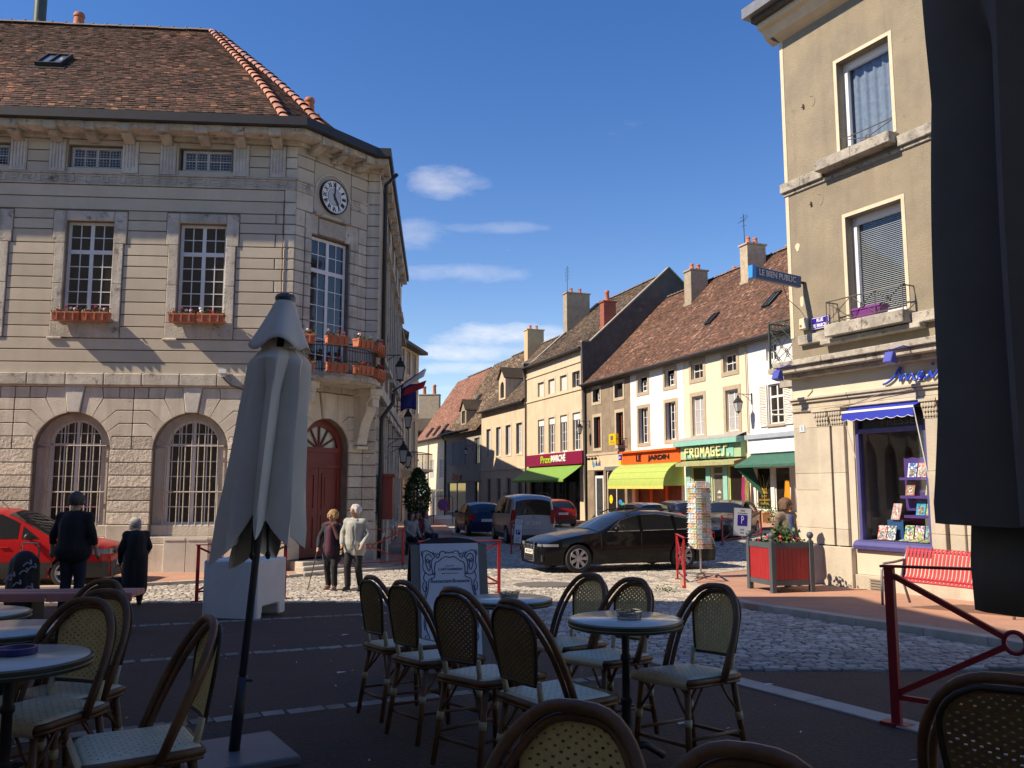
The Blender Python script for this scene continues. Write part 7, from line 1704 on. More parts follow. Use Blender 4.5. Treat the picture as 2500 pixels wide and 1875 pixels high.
# no parking roundel
np_ = empty('no_parking_sign', (-3.98, 50.0, gz(-4, 50)), R(5), 'round blue and red no parking sign on a hoop stand in the far street', 'sign')
b = MB(); b.tube([(-.55, 0, 0), (-.55, 0, 1.5), (-.45, 0, 1.62), (.45, 0, 1.62), (.55, 0, 1.5), (.55, 0, 0)], .022, 6); b.build('hoop', m_iron, np_)
b = MB(); b.prism([(.34 * cos(2 * pi * i / 28), 1.12 + .34 * sin(2 * pi * i / 28)) for i in range(28)], -.05, -.03); dk = b.build('disc', mat('road_blue', (.02, .05, .30), (.02, .045, .27), 3, .4), np_)
b = MB(); ring_prism(b, (0, 1.12), .28, .345, -.056, -.048, 28); b.obox(Matrix.Translation((0, -.053, 1.12)) @ Matrix.Rotation(pi / 4, 4, 'Y'), .6, .008, .05); b.build('red_ring', mat('road_red', (.42, .02, .025), (.4, .02, .02), 3, .4), dk)
b = MB(); b.box(-.5, .5, -.05, -.03, .30, .52); b.build('plate', m_white, np_)
# ---- plants: leaf cards with thickness of a crown
LEAF = [mat('leaf_dark', (.035, .085, .022), (.022, .06, .016), 9, .6), mat('leaf_mid', (.07, .15, .032), (.05, .11, .025), 9, .6), mat('leaf_olive', (.12, .17, .05), (.09, .13, .04), 9, .6)]
def leaves(b, n, fn, s, rr):
    for _ in range(n):
        p = Vector(fn(rr)); a, t = rr.uniform(0, 2 * pi), rr.uniform(-1.1, 1.1); k = s * rr.uniform(.6, 1.3)
        d = Vector((cos(a) * cos(t), sin(a) * cos(t), sin(t))); u = d.cross(Vector((rr.uniform(-1, 1), rr.uniform(-1, 1), 1))).normalized()
        b.cur = rr.choice((0, 0, 1, 1, 2)); b.add([p, p + d * k * .5 + u * k * .32, p + d * k, p + d * k * .5 - u * k * .32], [(0, 1, 2, 3)])
    b.cur = 0
FLW = {'red': mat('petal_red', (.62, .02, .03), (.5, .02, .03), 20, .6), 'pink': mat('petal_pink', (.70, .06, .16), (.6, .05, .13), 20, .6), 'white': mat('petal_white', (.80, .78, .74), (.74, .72, .68), 20, .6)}
def blossom(p, r, m, parent, rr):
    b = MB()
    for _ in range(9):
        d = Vector((rr.uniform(-1, 1), rr.uniform(-1, 1), rr.uniform(-.3, 1))).normalized(); c = Vector(p) + d * r * .6; u = d.cross(Vector((.3, .2, 1))).normalized(); v = d.cross(u); k = r * .62
        b.add([c + u * k, c + v * k, c - u * k, c - v * k], [(0, 1, 2, 3)])
    b.build('blossom', m, parent)
def flower_box(M, w, lab, seed, col=('red', 'white', 'pink'), nb=4, pm=None):
    rr = random.Random(seed); e = empty('flower_box', (0, 0, 0), 0, lab, 'flower box', 'terracotta flower boxes on the town hall'); e.matrix_world = M
    b = MB(); b.xprism([(-.085, 0), (.085, 0), (.11, .17), (-.11, .17)], -w / 2 * .96, w / 2 * .96); b.box(-w / 2, w / 2, -.12, .12, .165, .20)
    for x in (-w * .3, 0, w * .3): b.box(x - .012, x + .012, -.125, -.085, .0, .165)
    b.build('trough', pm or m_terra, e)
    b = MB(); leaves(b, 110, lambda r_: (r_.uniform(-w / 2, w / 2), r_.uniform(-.10, .10), .17 + abs(r_.gauss(0, .06))), .065, rr); tag(b.build('foliage', LEAF, e), kind='stuff')
    for i in range(nb): blossom((rr.uniform(-w * .46, w * .46), rr.uniform(-.10, .04), .25 + rr.uniform(-.02, .08)), .048, FLW[rr.choice(col)], e, rr)
HM = Matrix.Translation(TH) @ Matrix.Rotation(TA, 4, 'Z')
for wi, c in enumerate(WC[2:]):
    for s, side in ((-1, 'left'), (1, 'right')):
        nm = ('left hand upper window', 'right hand upper window')[wi]
        flower_box(HM @ Matrix.Translation((c + s * .335, -.20, 5.36)), .62, 'terracotta flower box at the %s of the %s' % (side, nm), wi * 2 + s, ('red', 'white', 'pink', 'white'), 5)
names = ['first', 'second', 'third', 'fourth', 'fifth']
for lvl, (z, off, nm) in enumerate(((4.86, .02, 'on the balcony rail'), (4.20, -.02, 'at the foot of the balcony railing'))):
    for i in range(5):
        t = (.10, .32, .53, .73, .92)[i]; x, y = barc(t, .05 if lvl == 0 else .07); x2, y2 = barc(t + .01, .05); a = math.atan2(y2 - barc(t, .05)[1], x2 - barc(t, .05)[0])
        flower_box(HM @ MC @ Matrix.Translation((x, y, z)) @ Matrix.Rotation(a, 4, 'Z'), .56, 'terracotta flower box %s, %s from the left' % (nm, names[i]), 20 + lvl * 7 + i, ('red', 'white', 'pink') if lvl == 0 else ('pink', 'red'), 4)
# ---- lanterns on walls
m_lglass = glass_mat('lantern_glass', (.45, .46, .44), .15)
def lantern(p, ang, lab, s=1.0, reach=.55):
    """wall lantern: scrolled arm from the wall at p, arm pointing along ang"""
    e = empty('wall_lantern', p, ang, lab, 'street lamp', 'wall lanterns along the streets')
    b = MB(); b.tube([(-reach, 0, .36 * s), (0, 0, .36 * s), (0, 0, .28 * s)], .016 * s, 6); b.tube([(-reach, 0, .05), (-reach * .7, 0, .22 * s), (-reach * .35, 0, .34 * s)], .012 * s, 5); b.box(-reach - .02, -reach, -.04, .04, -.05, .42 * s); b.build('arm', m_iron, e)
    b = MB(); b.lathe([(.03 * s, .29 * s), (.05 * s, .27 * s), (.04 * s, .22 * s), (.10 * s, .17 * s), (.20 * s, .03 * s), (.21 * s, .0), (.19 * s, .0)], 4); b.xf(Matrix.Rotation(pi / 4, 4, 'Z')); b.build('hood', m_iron, e)
    b = MB(); b.lathe([(.175 * s, -.005), (.10 * s, -.36 * s)], 4); b.xf(Matrix.Rotation(pi / 4, 4, 'Z')); b.build('glass', m_lglass, e)
    b = MB()
    for k in range(4): a = pi / 4 + k * pi / 2; b.tube([(.18 * s * cos(a), .18 * s * sin(a), 0), (.105 * s * cos(a), .105 * s * sin(a), -.37 * s)], .011 * s, 4)
    b.lathe([(.11 * s, -.36 * s), (.11 * s, -.39 * s), (.03 * s, -.42 * s), (.015 * s, -.47 * s)], 4); b.build('cage', m_iron, e)
def hallside(u, off): return P3 + Vector((cos(SA), sin(SA), 0)) * u + Vector((cos(TA), sin(TA), 0)) * off
for (u, off, z, lab, rc) in ((2.4, .50, 4.95, 'black lantern on the hall side wall below the balcony end', .5), (8.0, .55, 3.95, 'second black lantern down the hall side wall, beyond the flag', .55), (4.4, .55, 2.6, 'low black lantern on the hall side wall above the seated people', .55), (5.6, .65, 2.45, 'black lantern just behind the low one on the hall side wall', .65)):
    q = hallside(u, off); lantern((q.x, q.y, z), TA, lab, 1.0 if off < .6 else .9, rc)
def rowpt(u, off, z): q = RO + RD * u - RN * off; return (q.x, q.y, z)
lantern(rowpt(1.1, .75, 5.25), RA - pi / 2, 'black lantern on the wall between the cheese shop house and the shuttered house', 1.1, .72); lantern(rowpt(-16.3, .75, 5.3), RA - pi / 2, 'black lantern at the corner of the supermarket house', 1.1, .72); lantern(rowpt(-41.9, .7, 4.9), RA - pi / 2, 'black lantern on the shadowed bazaar house', 1.1, .68)
# ---- flags
q = hallside(7.2, 0); fl = empty('flags', (q.x, q.y, 4.75), TA, 'blue and tricolour flags on a pole from the hall side wall', 'flag')
b = MB(); b.tube([(0, 0, 0), (1.15, .1, .85)], .018, 6); b.tube([(0, .15, 0), (1.05, .35, .78)], .018, 6); b.build('flag_pole', m_iron, fl)
def flag(x0, z0, w, h, cols, yy, sl, nm):
    for i, c in enumerate(cols):
        b = MB(); n = len(cols)
        b.grid(lambda u, v: (x0 + w * (i + u) / n, yy + .05 * sin((i + u) / n * 7 + v * 3) , z0 + sl * (i + u) / n * w - h * v * (1 - .1 * sin(3 * (i + u) / n))), 6, 8); o = b.build(nm, c, fl, smooth=True); md = o.modifiers.new('s', 'SOLIDIFY'); md.thickness = .004
fb_, fw, fr_ = mat('flag_blue', (.012, .02, .16), (.01, .018, .14), 4, .8), mat('flag_white', (.72, .72, .72), (.66, .66, .66), 4, .8), mat('flag_red', (.50, .02, .03), (.45, .02, .025), 4, .8)
flag(.30, .28, .55, .95, [fb_], .25, .1, 'flag_cloth'); 
for k, (c, z) in enumerate(((fw, .0), (fr_, -.28))):
    b = MB(); b.grid(lambda u, v: (.45 + .75 * u - .1 * v, .08 + .03 * sin(6 * u), .42 + .42 * u + z - .28 * v - .12 * u * (k)), 6, 4); o = b.build('flag_stripe', c, fl, smooth=True); md = o.modifiers.new('s', 'SOLIDIFY'); md.thickness = .004
# ---- poster cabinet at the hall corner
q = HM @ MS @ Vector((.75, -.28, 0)); pc_ = empty('poster_cabinet', (q.x, q.y, 0), SA, 'dark red notice cabinet on a pale post at the hall corner', 'notice cabinet')
b = MB(); b.box(-.35, .75, -.16, .12, .60, 1.72); b.box(-.40, .80, -.21, .15, 1.72, 1.80); b.build('cabinet', m_reddoor, pc_, bevel=.01); b = MB(); b.tube([(-.25, -.02, -.55), (-.25, -.02, .62)], .045, 8); b.build('post', m_limes, pc_)
# ---- topiary in pot
tp = empty('potted_topiary', (-4.62, 42.2, gz(-4.6, 42.2)), 0, 'large dark clipped shrub in a terracotta pot down the side street', 'potted shrub')
b = MB(); b.lathe([(.30, 0), (.42, .75), (.46, .75), (.46, .85), (.40, .85), (.38, .75)], 18); b.build('pot', m_terra, tp, auto=40)
rr = random.Random(3); b = MB()
def crown(r_):
    t = r_.uniform(0, 1); a = r_.uniform(0, 2 * pi); rad = .74 * (sin(pi * min(1, .12 + t * .88)) ** .6) * math.sqrt(r_.uniform(.45, 1)) * (1.05 - .35 * t); return (rad * cos(a), rad * sin(a), .85 + 2.15 * t)
leaves(b, 3800, crown, .13, rr); tag(b.build('crown', LEAF[:1] * 3, tp), kind='stuff'); b = MB(); b.tube([(0, 0, .7), (0, 0, 2.4)], .05, 6); b.build('trunk', m_rattd, tp)
# ---- planter
pl = empty('flower_planter', (4.77, 15.95, gz(4.8, 16.2) + .075), R(15), 'red and grey wooden planter with ball finials beside the press shop', 'planter')
S_ = .80; m_pgrey = mat('planter_grey', (.065, .085, .10), (.055, .07, .085), 4, .55); m_pred = mat('planter_red', (.34, .02, .024), (.29, .016, .02), 5, .5)
# local frame: near corner at (.58,0); two faces seen
for (x, y) in ((0, 0), (S_, 0), (S_, S_), (0, S_)):
    b = MB(); b.box(x - .045, x + .045, y - .045, y + .045, 0, .93); po = b.build('corner_post', m_pgrey, pl, bevel=.005); b = MB(); b.lathe([(.03, .93), (.035, .95), (.02, .965), (.045, .985), (.062, 1.02), (.062, 1.045), (.04, 1.085), (.0001, 1.095)], 14, (x, y, 0)); b.build('ball_finial', m_pgrey, po, smooth=True)
for k in range(4):
    M_ = Matrix.Translation((S_ / 2, S_ / 2, 0)) @ Matrix.Rotation(k * pi / 2, 4, 'Z') @ Matrix.Translation((0, -S_ / 2, 0))
    for z0, z1 in ((.80, .90), (.13, .22)): b = MB(); b.box(-S_ / 2 + .046, S_ / 2 - .046, -.025, .025, z0, z1); b.xf(M_); b.build('rail', m_pgrey, pl)
    n = 8
    for i in range(n):
        w = (S_ - .094) / n; x = -S_ / 2 + .047 + w * i; b = MB(); b.box(x + .002, x + w - .002, -.014, .014, .222, .798); b.xf(M_); b.build('plank', m_pred, pl)
b = MB(); b.box(.03, S_ - .03, .03, S_ - .03, .7, .82); b.build('soil', mat('soil', (.05, .035, .025), (.035, .025, .018), 12, .95), pl)
b = MB(); leaves(b, 420, lambda r_: (r_.uniform(.04, S_ - .04), r_.uniform(.04, S_ - .04), .82 + abs(r_.gauss(0, .07))), .075, rr); leaves(b, 420, lambda r_: (S_ * .62 + r_.gauss(0, .12), S_ * .55 + r_.gauss(0, .12), .88 + abs(r_.gauss(.08, .13))), .085, rr); tag(b.build('foliage', LEAF, pl), kind='stuff')
for i in range(16): blossom((rr.uniform(.05, .75), rr.uniform(.05, .75), .93 + rr.uniform(-.03, .07)), .042, FLW[('red', 'white', 'pink', 'white', 'red')[i % 5]], pl, rr)
# ---- postcard rack
rk = empty('postcard_rack', (4.08, 18.85, gz(4.08, 18.85) + .078), R(20), 'revolving white wire postcard rack full of cards on the pavement', 'postcard rack')
m_wire = mat('white_wire', (.72, .73, .74), (.66, .67, .68), 5, .4); m_chr = mat('chrome', (.55, .56, .58), (.5, .5, .52), 5, .25, metal=.9)
b = MB(); b.tube([(0, 0, .05), (0, 0, 2.05)], .02, 8); b.build('pole', m_chr, rk)
for k in range(4):
    a = pi / 4 + k * pi / 2; b = MB(); b.obox(Matrix.Rotation(a, 4, 'Z') @ Matrix.Translation((.17, 0, .075)), .34, .05, .035); b.build('foot', m_chr, rk); b = MB(); b.tube([(.33 * cos(a) - .02 * sin(a), .33 * sin(a) + .02 * cos(a), .03), (.33 * cos(a) + .02 * sin(a), .33 * sin(a) - .02 * cos(a), .03)], .03, 8); b.build('caster', m_black, rk)
pcm = [mat('card%d' % i, c1, c2, 24 + 5 * i, .3, thr=(.42, .58), detail=3) for i, (c1, c2) in enumerate((((.62, .70, .78), (.12, .28, .45)), ((.60, .45, .25), (.25, .12, .06)), ((.75, .74, .70), (.30, .35, .38)), ((.20, .35, .12), (.55, .50, .35)), ((.65, .20, .12), (.75, .65, .5)), ((.15, .40, .50), (.70, .72, .62))))]
cm = []
for m_ in pcm: b = MB(); b.box(-.052, .052, -.002, .002, 0, .148) ; cm.append(b.mesh('postcard', m_))
w_ = MB()
for k in range(4):
    M_ = Matrix.Rotation(k * pi / 2, 4, 'Z')
    for j in range(13):
        z = .62 + .108 * j
        n0 = len(w_.v); w_.tube([(-.17, -.215, z), (.17, -.215, z)], .004, 4); w_.tube([(-.17, -.205, z + .05), (.17, -.205, z + .05)], .003, 4); [w_.tube([(x, -.16, z), (x, -.215, z)], .003, 4) for x in (-.17, 0, .17)]; w_.xf(M_, n0)
        for i in range(3):
            o = inst('postcard', rr.choice(cm), rk); o.matrix_local = M_ @ Matrix.Translation((-.115 + .115 * i, -.195, z + .004)) @ Matrix.Rotation(R(-14), 4, 'X') @ Matrix.Diagonal((1, 1, .78, 1))
    n0 = len(w_.v); [w_.tube([(x, -.16, .6), (x, -.16, 2.05)], .005, 4) for x in (-.17, .17)]; w_.tube([(-.17, -.16, 2.05), (.17, -.16, 2.05)], .005, 4); w_.xf(M_, n0)
w_.build('wire_frame', m_wire, rk)
# ---- red slatted metal bench beside the press shop
bn = empty('metal_bench', (5.62, 13.35, gz(5.9, 12.5) + .077), PA, 'red steel slat bench with grey legs below the shop window', 'bench'); Lb = 2.1
m_bred = mat('bench_red', (.46, .035, .045), (.40, .03, .04), 5, .4, spec=.5)
def bench_prof(n=12): return smooth_pts([Vector((.02, .40)), Vector((.05, .43)), Vector((.14, .425)), Vector((.30, .405)), Vector((.42, .40)), Vector((.485, .44)), Vector((.53, .58)), Vector((.585, .76)), Vector((.62, .83)), Vector((.66, .845))], 3)
pr = bench_prof(); sm = MB()
for (a, c) in zip(pr, pr[1:]): sm.add([(-.021, a.x, a.y), (.021, a.x, a.y), (.021, c.x, c.y), (-.021, c.x, c.y), (-.021, a.x + .004, a.y - .006), (.021, a.x + .004, a.y - .006), (.021, c.x + .004, c.y - .006), (-.021, c.x + .004, c.y - .006)], [(0, 1, 2, 3), (4, 7, 6, 5), (0, 3, 7, 4), (1, 5, 6, 2)])
smm = sm.mesh('slat', m_bred)
for i in range(32): inst('slat', smm, bn, (.06 + (Lb - .12) * i / 31, 0, 0))
for (y, z) in ((.03, .395), (.46, .40), (.62, .80)): b = MB(); b.tube([(0, y, z), (Lb, y, z)], .016, 6); b.build('bench_rail', m_bred, bn)
m_lg = mat('grey_leg', (.28, .29, .31), (.24, .25, .27), 5, .4, metal=.4)
for x in (.03, Lb - .03):
    b = MB(); b.tube([(x, .0, 0), (x, .01, .3), (x, .02, .52), (x, .07, .62), (x, .3, .63), (x, .55, .66)], .02, 7); b.build('leg', m_lg, bn, smooth=True); b = MB(); b.tube([(x, .62, 0), (x, .50, .30), (x, .46, .42), (x, .55, .66), (x, .66, .86)], .02, 7); b.build('leg', m_lg, bn, smooth=True)
# ---- red plank bench on the left of the terrace
pb2 = empty('plank_bench', (-7.4, 10.55, gz(-6, 10.5)), R(4), 'red plank bench behind the left hand tables', 'bench')
m_plk = mat('lit_red_plank', (.55, .22, .19), (.46, .17, .15), 3, .45, .2, 40)  # red planks paled to pink, the light on their tops put into the paint
for (x0, x1) in ((0, 1.72), (1.73, 2.75)):
    for j in range(3): b = MB(); b.box(x0, x1, .15 * j, .15 * j + .14, .40, .47 if j else .465); b.build('plank', m_plk, pb2, bevel=.008)
    b = MB(); b.box(x0, x1, -.03, -.002, .36, .462); b.build('edge_plank', m_plk, pb2, bevel=.006)
for x in (.3, 1.5, 2.4): b = MB(); b.box(x - .04, x + .04, .05, .38, 0, .40); b.build('leg', m_iron, pb2)
# ---- small wooden bench and plants below the shuttered house, weeds at the kerb
wb = empty('wooden_bench', rowpt(1.2, 1.1, gz(11, 38) + .07), RA, 'pale plank bench outside the shuttered house', 'bench')
for j in range(3): b = MB(); b.box(0, 2.3, -.2 + .14 * j, -.08 + .14 * j, .40, .44); b.build('plank', mat('pale_plank', (.55, .36, .18), (.48, .30, .15), 4, .7), wb)
for x in (.2, 2.1): b = MB(); b.box(x - .04, x + .04, -.18, .2, 0, .40); b.build('leg', MATS['pale_plank'], wb)
def shrub(name, p, h, w, lab, n=240, s=.09, fl=None):
    e = empty(name, p, 0, lab, 'plant'); b = MB(); r2 = random.Random(hash(lab) % 999); leaves(b, n, lambda r_: (r_.gauss(0, w * .4), r_.gauss(0, w * .4), abs(r_.gauss(h * .5, h * .26))), s, r2); tag(b.build('foliage', LEAF, e), kind='stuff'); b = MB(); b.tube([(0, 0, 0), (.02, 0, h * .6)], .012, 5); b.build('stem', m_rattd, e)
    for i in range(fl or 0): blossom((r2.gauss(0, w * .4), r2.gauss(0, w * .4), h * r2.uniform(.5, 1)), .05, FLW['white'], e, r2)
for i, u in enumerate((.9, 1.9, 2.9)): shrub('potted_plant', rowpt(u, .55, gz(11, 38) + .07), .75, .5, ['leafy plant left of the pale bench by the shopfronts', 'leafy plant with white flowers behind the pale bench', 'leafy plant right of the pale bench by the shopfronts'][i], fl=6 * (i == 1))
shrub('kerb_weed', (2.95, 16.9, gz(2.95, 16.9) - .02), .14, .3, 'small green weed growing between the cobbles by the kerb', 60, .06)
# litter on the terrace
for i, (x, y) in enumerate(((1.05, 5.6), (-2.2, 12.8), (-2.0, 10.4), (-1.5, 7.6), (2.0, 7.0))):
    b = MB(); b.add([(0, 0, .002), (.07, .01, .012), (.05, .06, .004), (-.01, .03, .008)], [(0, 1, 2, 3)]); o = b.build('litter', mat('paper', (.6, .6, .58), (.55, .55, .53), 5, .8), loc=(x, y, gz(x, y) + .004)); md = o.modifiers.new('s', 'SOLIDIFY'); md.thickness = .002; tag(o, ['scrap of white paper near the right hand chair', 'scrap of paper beside the concrete block', 'scrap of paper on the middle of the terrace', 'scrap of paper near the notice board', 'scrap of paper beyond the pale terrace kerb'][i], 'litter', 'scraps of paper')
b = MB(); rr = random.Random(21)
for _ in range(90):
    y = rr.uniform(2.6, 14); x = rr.uniform(-.6 * y, min(k2(y) - .3, .6 * y)); a = rr.uniform(0, pi); l = rr.uniform(.008, .03); z = gz(x, y) + .004; b.add([(x - l * cos(a), y - l * sin(a), z), (x + .006 * sin(a), y - .006 * cos(a), z), (x + l * cos(a), y + l * sin(a), z + .003), (x - .006 * sin(a), y + .006 * cos(a), z)], [(0, 1, 2, 3)])
tag(b.build('terrace_debris', MATS['paper']), 'tiny pale specks and cigarette ends scattered on the terrace', 'debris', kind='stuff')
# manhole cover in the street
b = MB(); b.lathe([(.001, .022), (.42, .022), (.45, .01)], 28, sx=1.5); o = b.build('manhole_cover', mat('cast_iron', (.16, .145, .13), (.11, .10, .09), 30, .7, .8, 60), loc=(.7, 18.0, gz(.7, 18) + .004)); tag(o, 'oval cast iron manhole cover set in the sunlit cobbles', 'manhole cover')
# ------------------------------------------------------------ cars
m_tyre = mat('tyre_rubber', (.018, .018, .019), (.025, .025, .026), 12, .8, .2, 60)
m_rim = mat('alloy_rim', (.46, .46, .47), (.40, .40, .41), 6, .3, metal=.3)
m_carg = glass_mat('car_glass', (.012, .014, .016), .03)
m_trim = mat('black_trim', (.02, .02, .021), (.026, .026, .027), 8, .6)
m_chrome = mat('car_chrome', (.6, .6, .62), (.55, .55, .57), 6, .15, metal=1)
m_tail = mat('tail_lamp_red', (.40, .01, .012), (.34, .008, .01), 6, .2); m_lamp = mat('head_lamp', (.20, .215, .23), (.15, .16, .175), 6, .08)
m_plate = mat('number_plate', (.74, .74, .70), (.70, .70, .66), 6, .4)
def paint(n, c, metal=0): return mat('paint_' + n, c, tuple(x * .93 for x in c), 2, .3, metal=metal, coat=.3, spec=.15)
def car(name, label, loc, ang, L_, w, top, belt, wheels, wr, pm, side=(), wsh=None, rsh=None, tum=.36, zb=.19, plate=None, rear_plate=None, rails=False, tails=None, heads=None, grille=None, chrome=False, rimn=5, plan=None, lower=None):
    g0 = gz(loc[0], loc[1]); e = empty(name, (loc[0], loc[1], g0 + .005), ang, label, 'car', 'cars')
    plan = plan or [(0, .70 * w), (.12, .84 * w), (.45, .96 * w), (1.0, w), (L_ - .9, w), (L_ - .25, .95 * w), (L_, .84 * w)]
    T = lambda x: lerp_tab(top, x); B = lambda x: min(lerp_tab(belt, x), T(x) - .03); PW = lambda x: lerp_tab(plan, x)
    def ys(x, z):
        b_ = B(x); W = PW(x)
        if z <= b_: f = max(0, (z - zb) / max(.01, b_ - zb)); return W * (1 - .08 * (1 - f) ** 3 - .035 * f ** 4)
        return W * .965 - (z - b_) * tum
    nx = int(L_ / .045); ns = 12; nc = 7; b = MB(); N_ = 2 * (ns + nc) + 1
    def ring(x):
        t, b_ = T(x), B(x); c = min(.10, max(.02, (t - b_) * .8)); ze = t - c; pts = [(x, ys(x, zb + (ze - zb) * i / ns), zb + (ze - zb) * i / ns) for i in range(ns + 1)]; yt = ys(x, ze)
        for j in range(1, nc + 1): a = j / nc; y = yt * cos(a * pi / 2); pts.append((x, y, ze + c * (1 - (y / yt) ** 2.6)))
        return pts + [(q[0], -q[1], q[2]) for q in reversed(pts[:-1])]
    rings = [ring(L_ * i / nx) for i in range(nx + 1)]; k = len(rings[0])
    vs_ = [q for r_ in rings for q in r_]; ra = wr * 1.13
    def inw(q): return any((q[0] - wx) ** 2 + (q[2] - wr) ** 2 < ra * ra for wx in wheels) and abs(q[1]) > w * .55
    fs = []
    for i in range(nx):
        for j in range(k - 1):
            f = (i * k + j, i * k + j + 1, (i + 1) * k + j + 1, (i + 1) * k + j); cx = [sum(vs_[q][a] for q in f) / 4 for a in range(3)]
            if not inw(cx): fs.append(f)
    used = {q for f in fs for q in f}
    for q in used:
        p = vs_[q]
        if inw(p):
            wx = min(wheels, key=lambda a: abs(a - p[0])); d = math.hypot(p[0] - wx, p[2] - wr) or 1; s_ = ra / d; vs_[q] = (wx + (p[0] - wx) * s_, p[1], max(zb, wr + (p[2] - wr) * s_))
    fs += [tuple(range(k)), tuple(nx * k + j for j in range(k - 1, -1, -1))]
    b.add(vs_, fs); body = b.build('body', pm, e, auto=34)
    b = MB(); b.box(.15, L_ - .15, -w * .72, w * .72, zb - .02, zb + .35); b.build('underbody', m_trim, e)
    if lower:
        b = MB()
        for (x0, x1) in ((0, .7), (L_ - .6, L_)): b.grid(lambda u, v: (lambda x, a: (x, a, 0))(0, 0), 1, 1) if 0 else None
        for s_ in (-1, 1): b.grid(lambda u, v: (.02 + (L_ - .04) * u, s_ * (ys(.02 + (L_ - .04) * u, zb + (lower - zb) * v) + .012), zb + (lower - zb) * v), 40, 3)
        for x, s_ in ((0, -1), (L_, 1)): b.add([(x + s_ * .015, -PW(x), zb), (x + s_ * .015, PW(x), zb), (x + s_ * .015, PW(x), lower), (x + s_ * .015, -PW(x), lower)], [(0, 1, 2, 3)])
        o = b.build('bumper_band', m_trim, e)
        # open the band at the wheels
        bm = bmesh.new(); bm.from_mesh(o.data); bmesh.ops.delete(bm, geom=[f for f in bm.faces if inw(f.calc_center_median())], context='FACES'); bm.to_mesh(o.data); bm.free()
    for wx in wheels:
        for s_ in (-1, 1):
            yo = s_ * (w - .015); yi = s_ * (w - .215); t_ = MB(); M_ = Matrix.Translation((wx, yo, wr)) @ Matrix.Rotation(-s_ * pi / 2, 4, 'X')
            t_.lathe([(wr * .68, -.005), (wr * .74, .0), (wr * .93, -.004), (wr * .99, -.03), (wr, -.06), (wr, -.15), (wr * .97, -.19), (wr * .6, -.2)], 30, cap=False); t_.xf(M_); wh = t_.build('wheel', m_tyre, e, auto=40)
            r_ = MB(); r_.lathe([(wr * .70, -.006), (wr * .68, .002), (wr * .645, -.004), (wr * .64, -.10)], 30, cap=False); r_.lathe([(.075 * wr / .33, -.02), (.06 * wr / .33, -.006), (.0001, -.004)], 12)
            for q in range(rimn):
                for da in (-.11, .11):
                    a = 2 * pi * q / rimn + da; r_.obox(Matrix.Rotation(a, 4, 'Z') @ Matrix.Translation((wr * .37, 0, -.022)) , wr * .60, .040, .022)
            r_.xf(M_); r_.build('rim', m_rim, wh, auto=40); d_ = MB(); d_.lathe([(wr * .66, -.09), (.0001, -.09)], 24); d_.xf(M_); d_.build('hub_disc', m_trim, wh)
    def patch(x0, x1, f0, f1, nm, m_, o=.007, marg=.05):
        b = MB(); 
        def fn(u, v):
            x = x0 + (x1 - x0) * v; t, b_ = T(x), B(x); c = min(.10, max(.02, (t - b_) * .8)); yt = ys(x, t - c) - marg; y = yt * (2 * u - 1) * (f0 + (f1 - f0) * v); return (x, y, t - c * abs(y / (yt + marg)) ** 2.6 * 1.0 + .0)
        b.grid(fn, 14, 14); nrm = Vector((-(T(x1) - T(x0)), 0, x1 - x0)).normalized()
        if nrm.z < 0: nrm = -nrm
        b.v = [tuple(Vector(q) + nrm * o) for q in b.v]; return b.build(nm, m_, e, smooth=True)
    if wsh: patch(*wsh, 1, 1, 'windscreen', m_carg)
    if rsh: patch(*rsh, 1, 1, 'rear_window', m_carg)
    for (bot, tp) in side:
        for s_ in (-1, 1):
            b = MB(); n = 8; bp = [lerp_tab([(i / (len(bot) - 1), q[0]) for i, q in enumerate(bot)], j / n) for j in range(n + 1)]
            def P(u, v):
                def ev(l, a): return Vector((lerp_tab([(i / (len(l) - 1), q[0]) for i, q in enumerate(l)], a), lerp_tab([(i / (len(l) - 1), q[1]) for i, q in enumerate(l)], a)))
                q = ev(bot, u).lerp(ev(tp, u), v); return (q.x, s_ * (ys(q.x, q.y) + .006), q.y)
            b.grid(P, 10, 5); o = b.build('side_window', m_carg, e, smooth=True)
            if chrome: c_ = MB(); pl_ = [P(i / 10, 0) for i in range(11)]; c_.tube(pl_, .008, 5); c_.tube([P(i / 10, 1) for i in range(11)], .007, 5); c_.build('chrome_strip', m_chrome, o)
    # door seams, handles, mirrors
    for x in (1.42 * L_ / 4.5, 2.45 * L_ / 4.5, 3.35 * L_ / 4.5):
        for s_ in (-1, 1): b = MB(); b.tube([(x, s_ * (ys(x, z) + .001), z) for z in (zb + .1, .5, .7, B(x) - .02)], .004, 4); b.build('door_seam', m_trim, e)
    for x in (2.15 * L_ / 4.5, 3.1 * L_ / 4.5):
        for s_ in (-1, 1): z = B(x) - .14; b = MB(); b.obox(Matrix.Translation((x, s_ * (ys(x, z) + .014), z)), .17, .022, .028); b.build('door_handle', pm, e, bevel=.008)
    mx = (wsh[0] + .42) if wsh else 1.6
    for s_ in (-1, 1): b = MB(); z = B(mx) + .08; y = ys(mx, z); b.ball((mx, s_ * (y + .13), z), .085, 10, sx=.75, sy=1.1, sz=.8); b.tube([(mx + .02, s_ * (y - .02), z - .05), (mx, s_ * (y + .1), z - .03)], .022, 6); b.build('mirror', pm if chrome else m_trim, e, smooth=True)
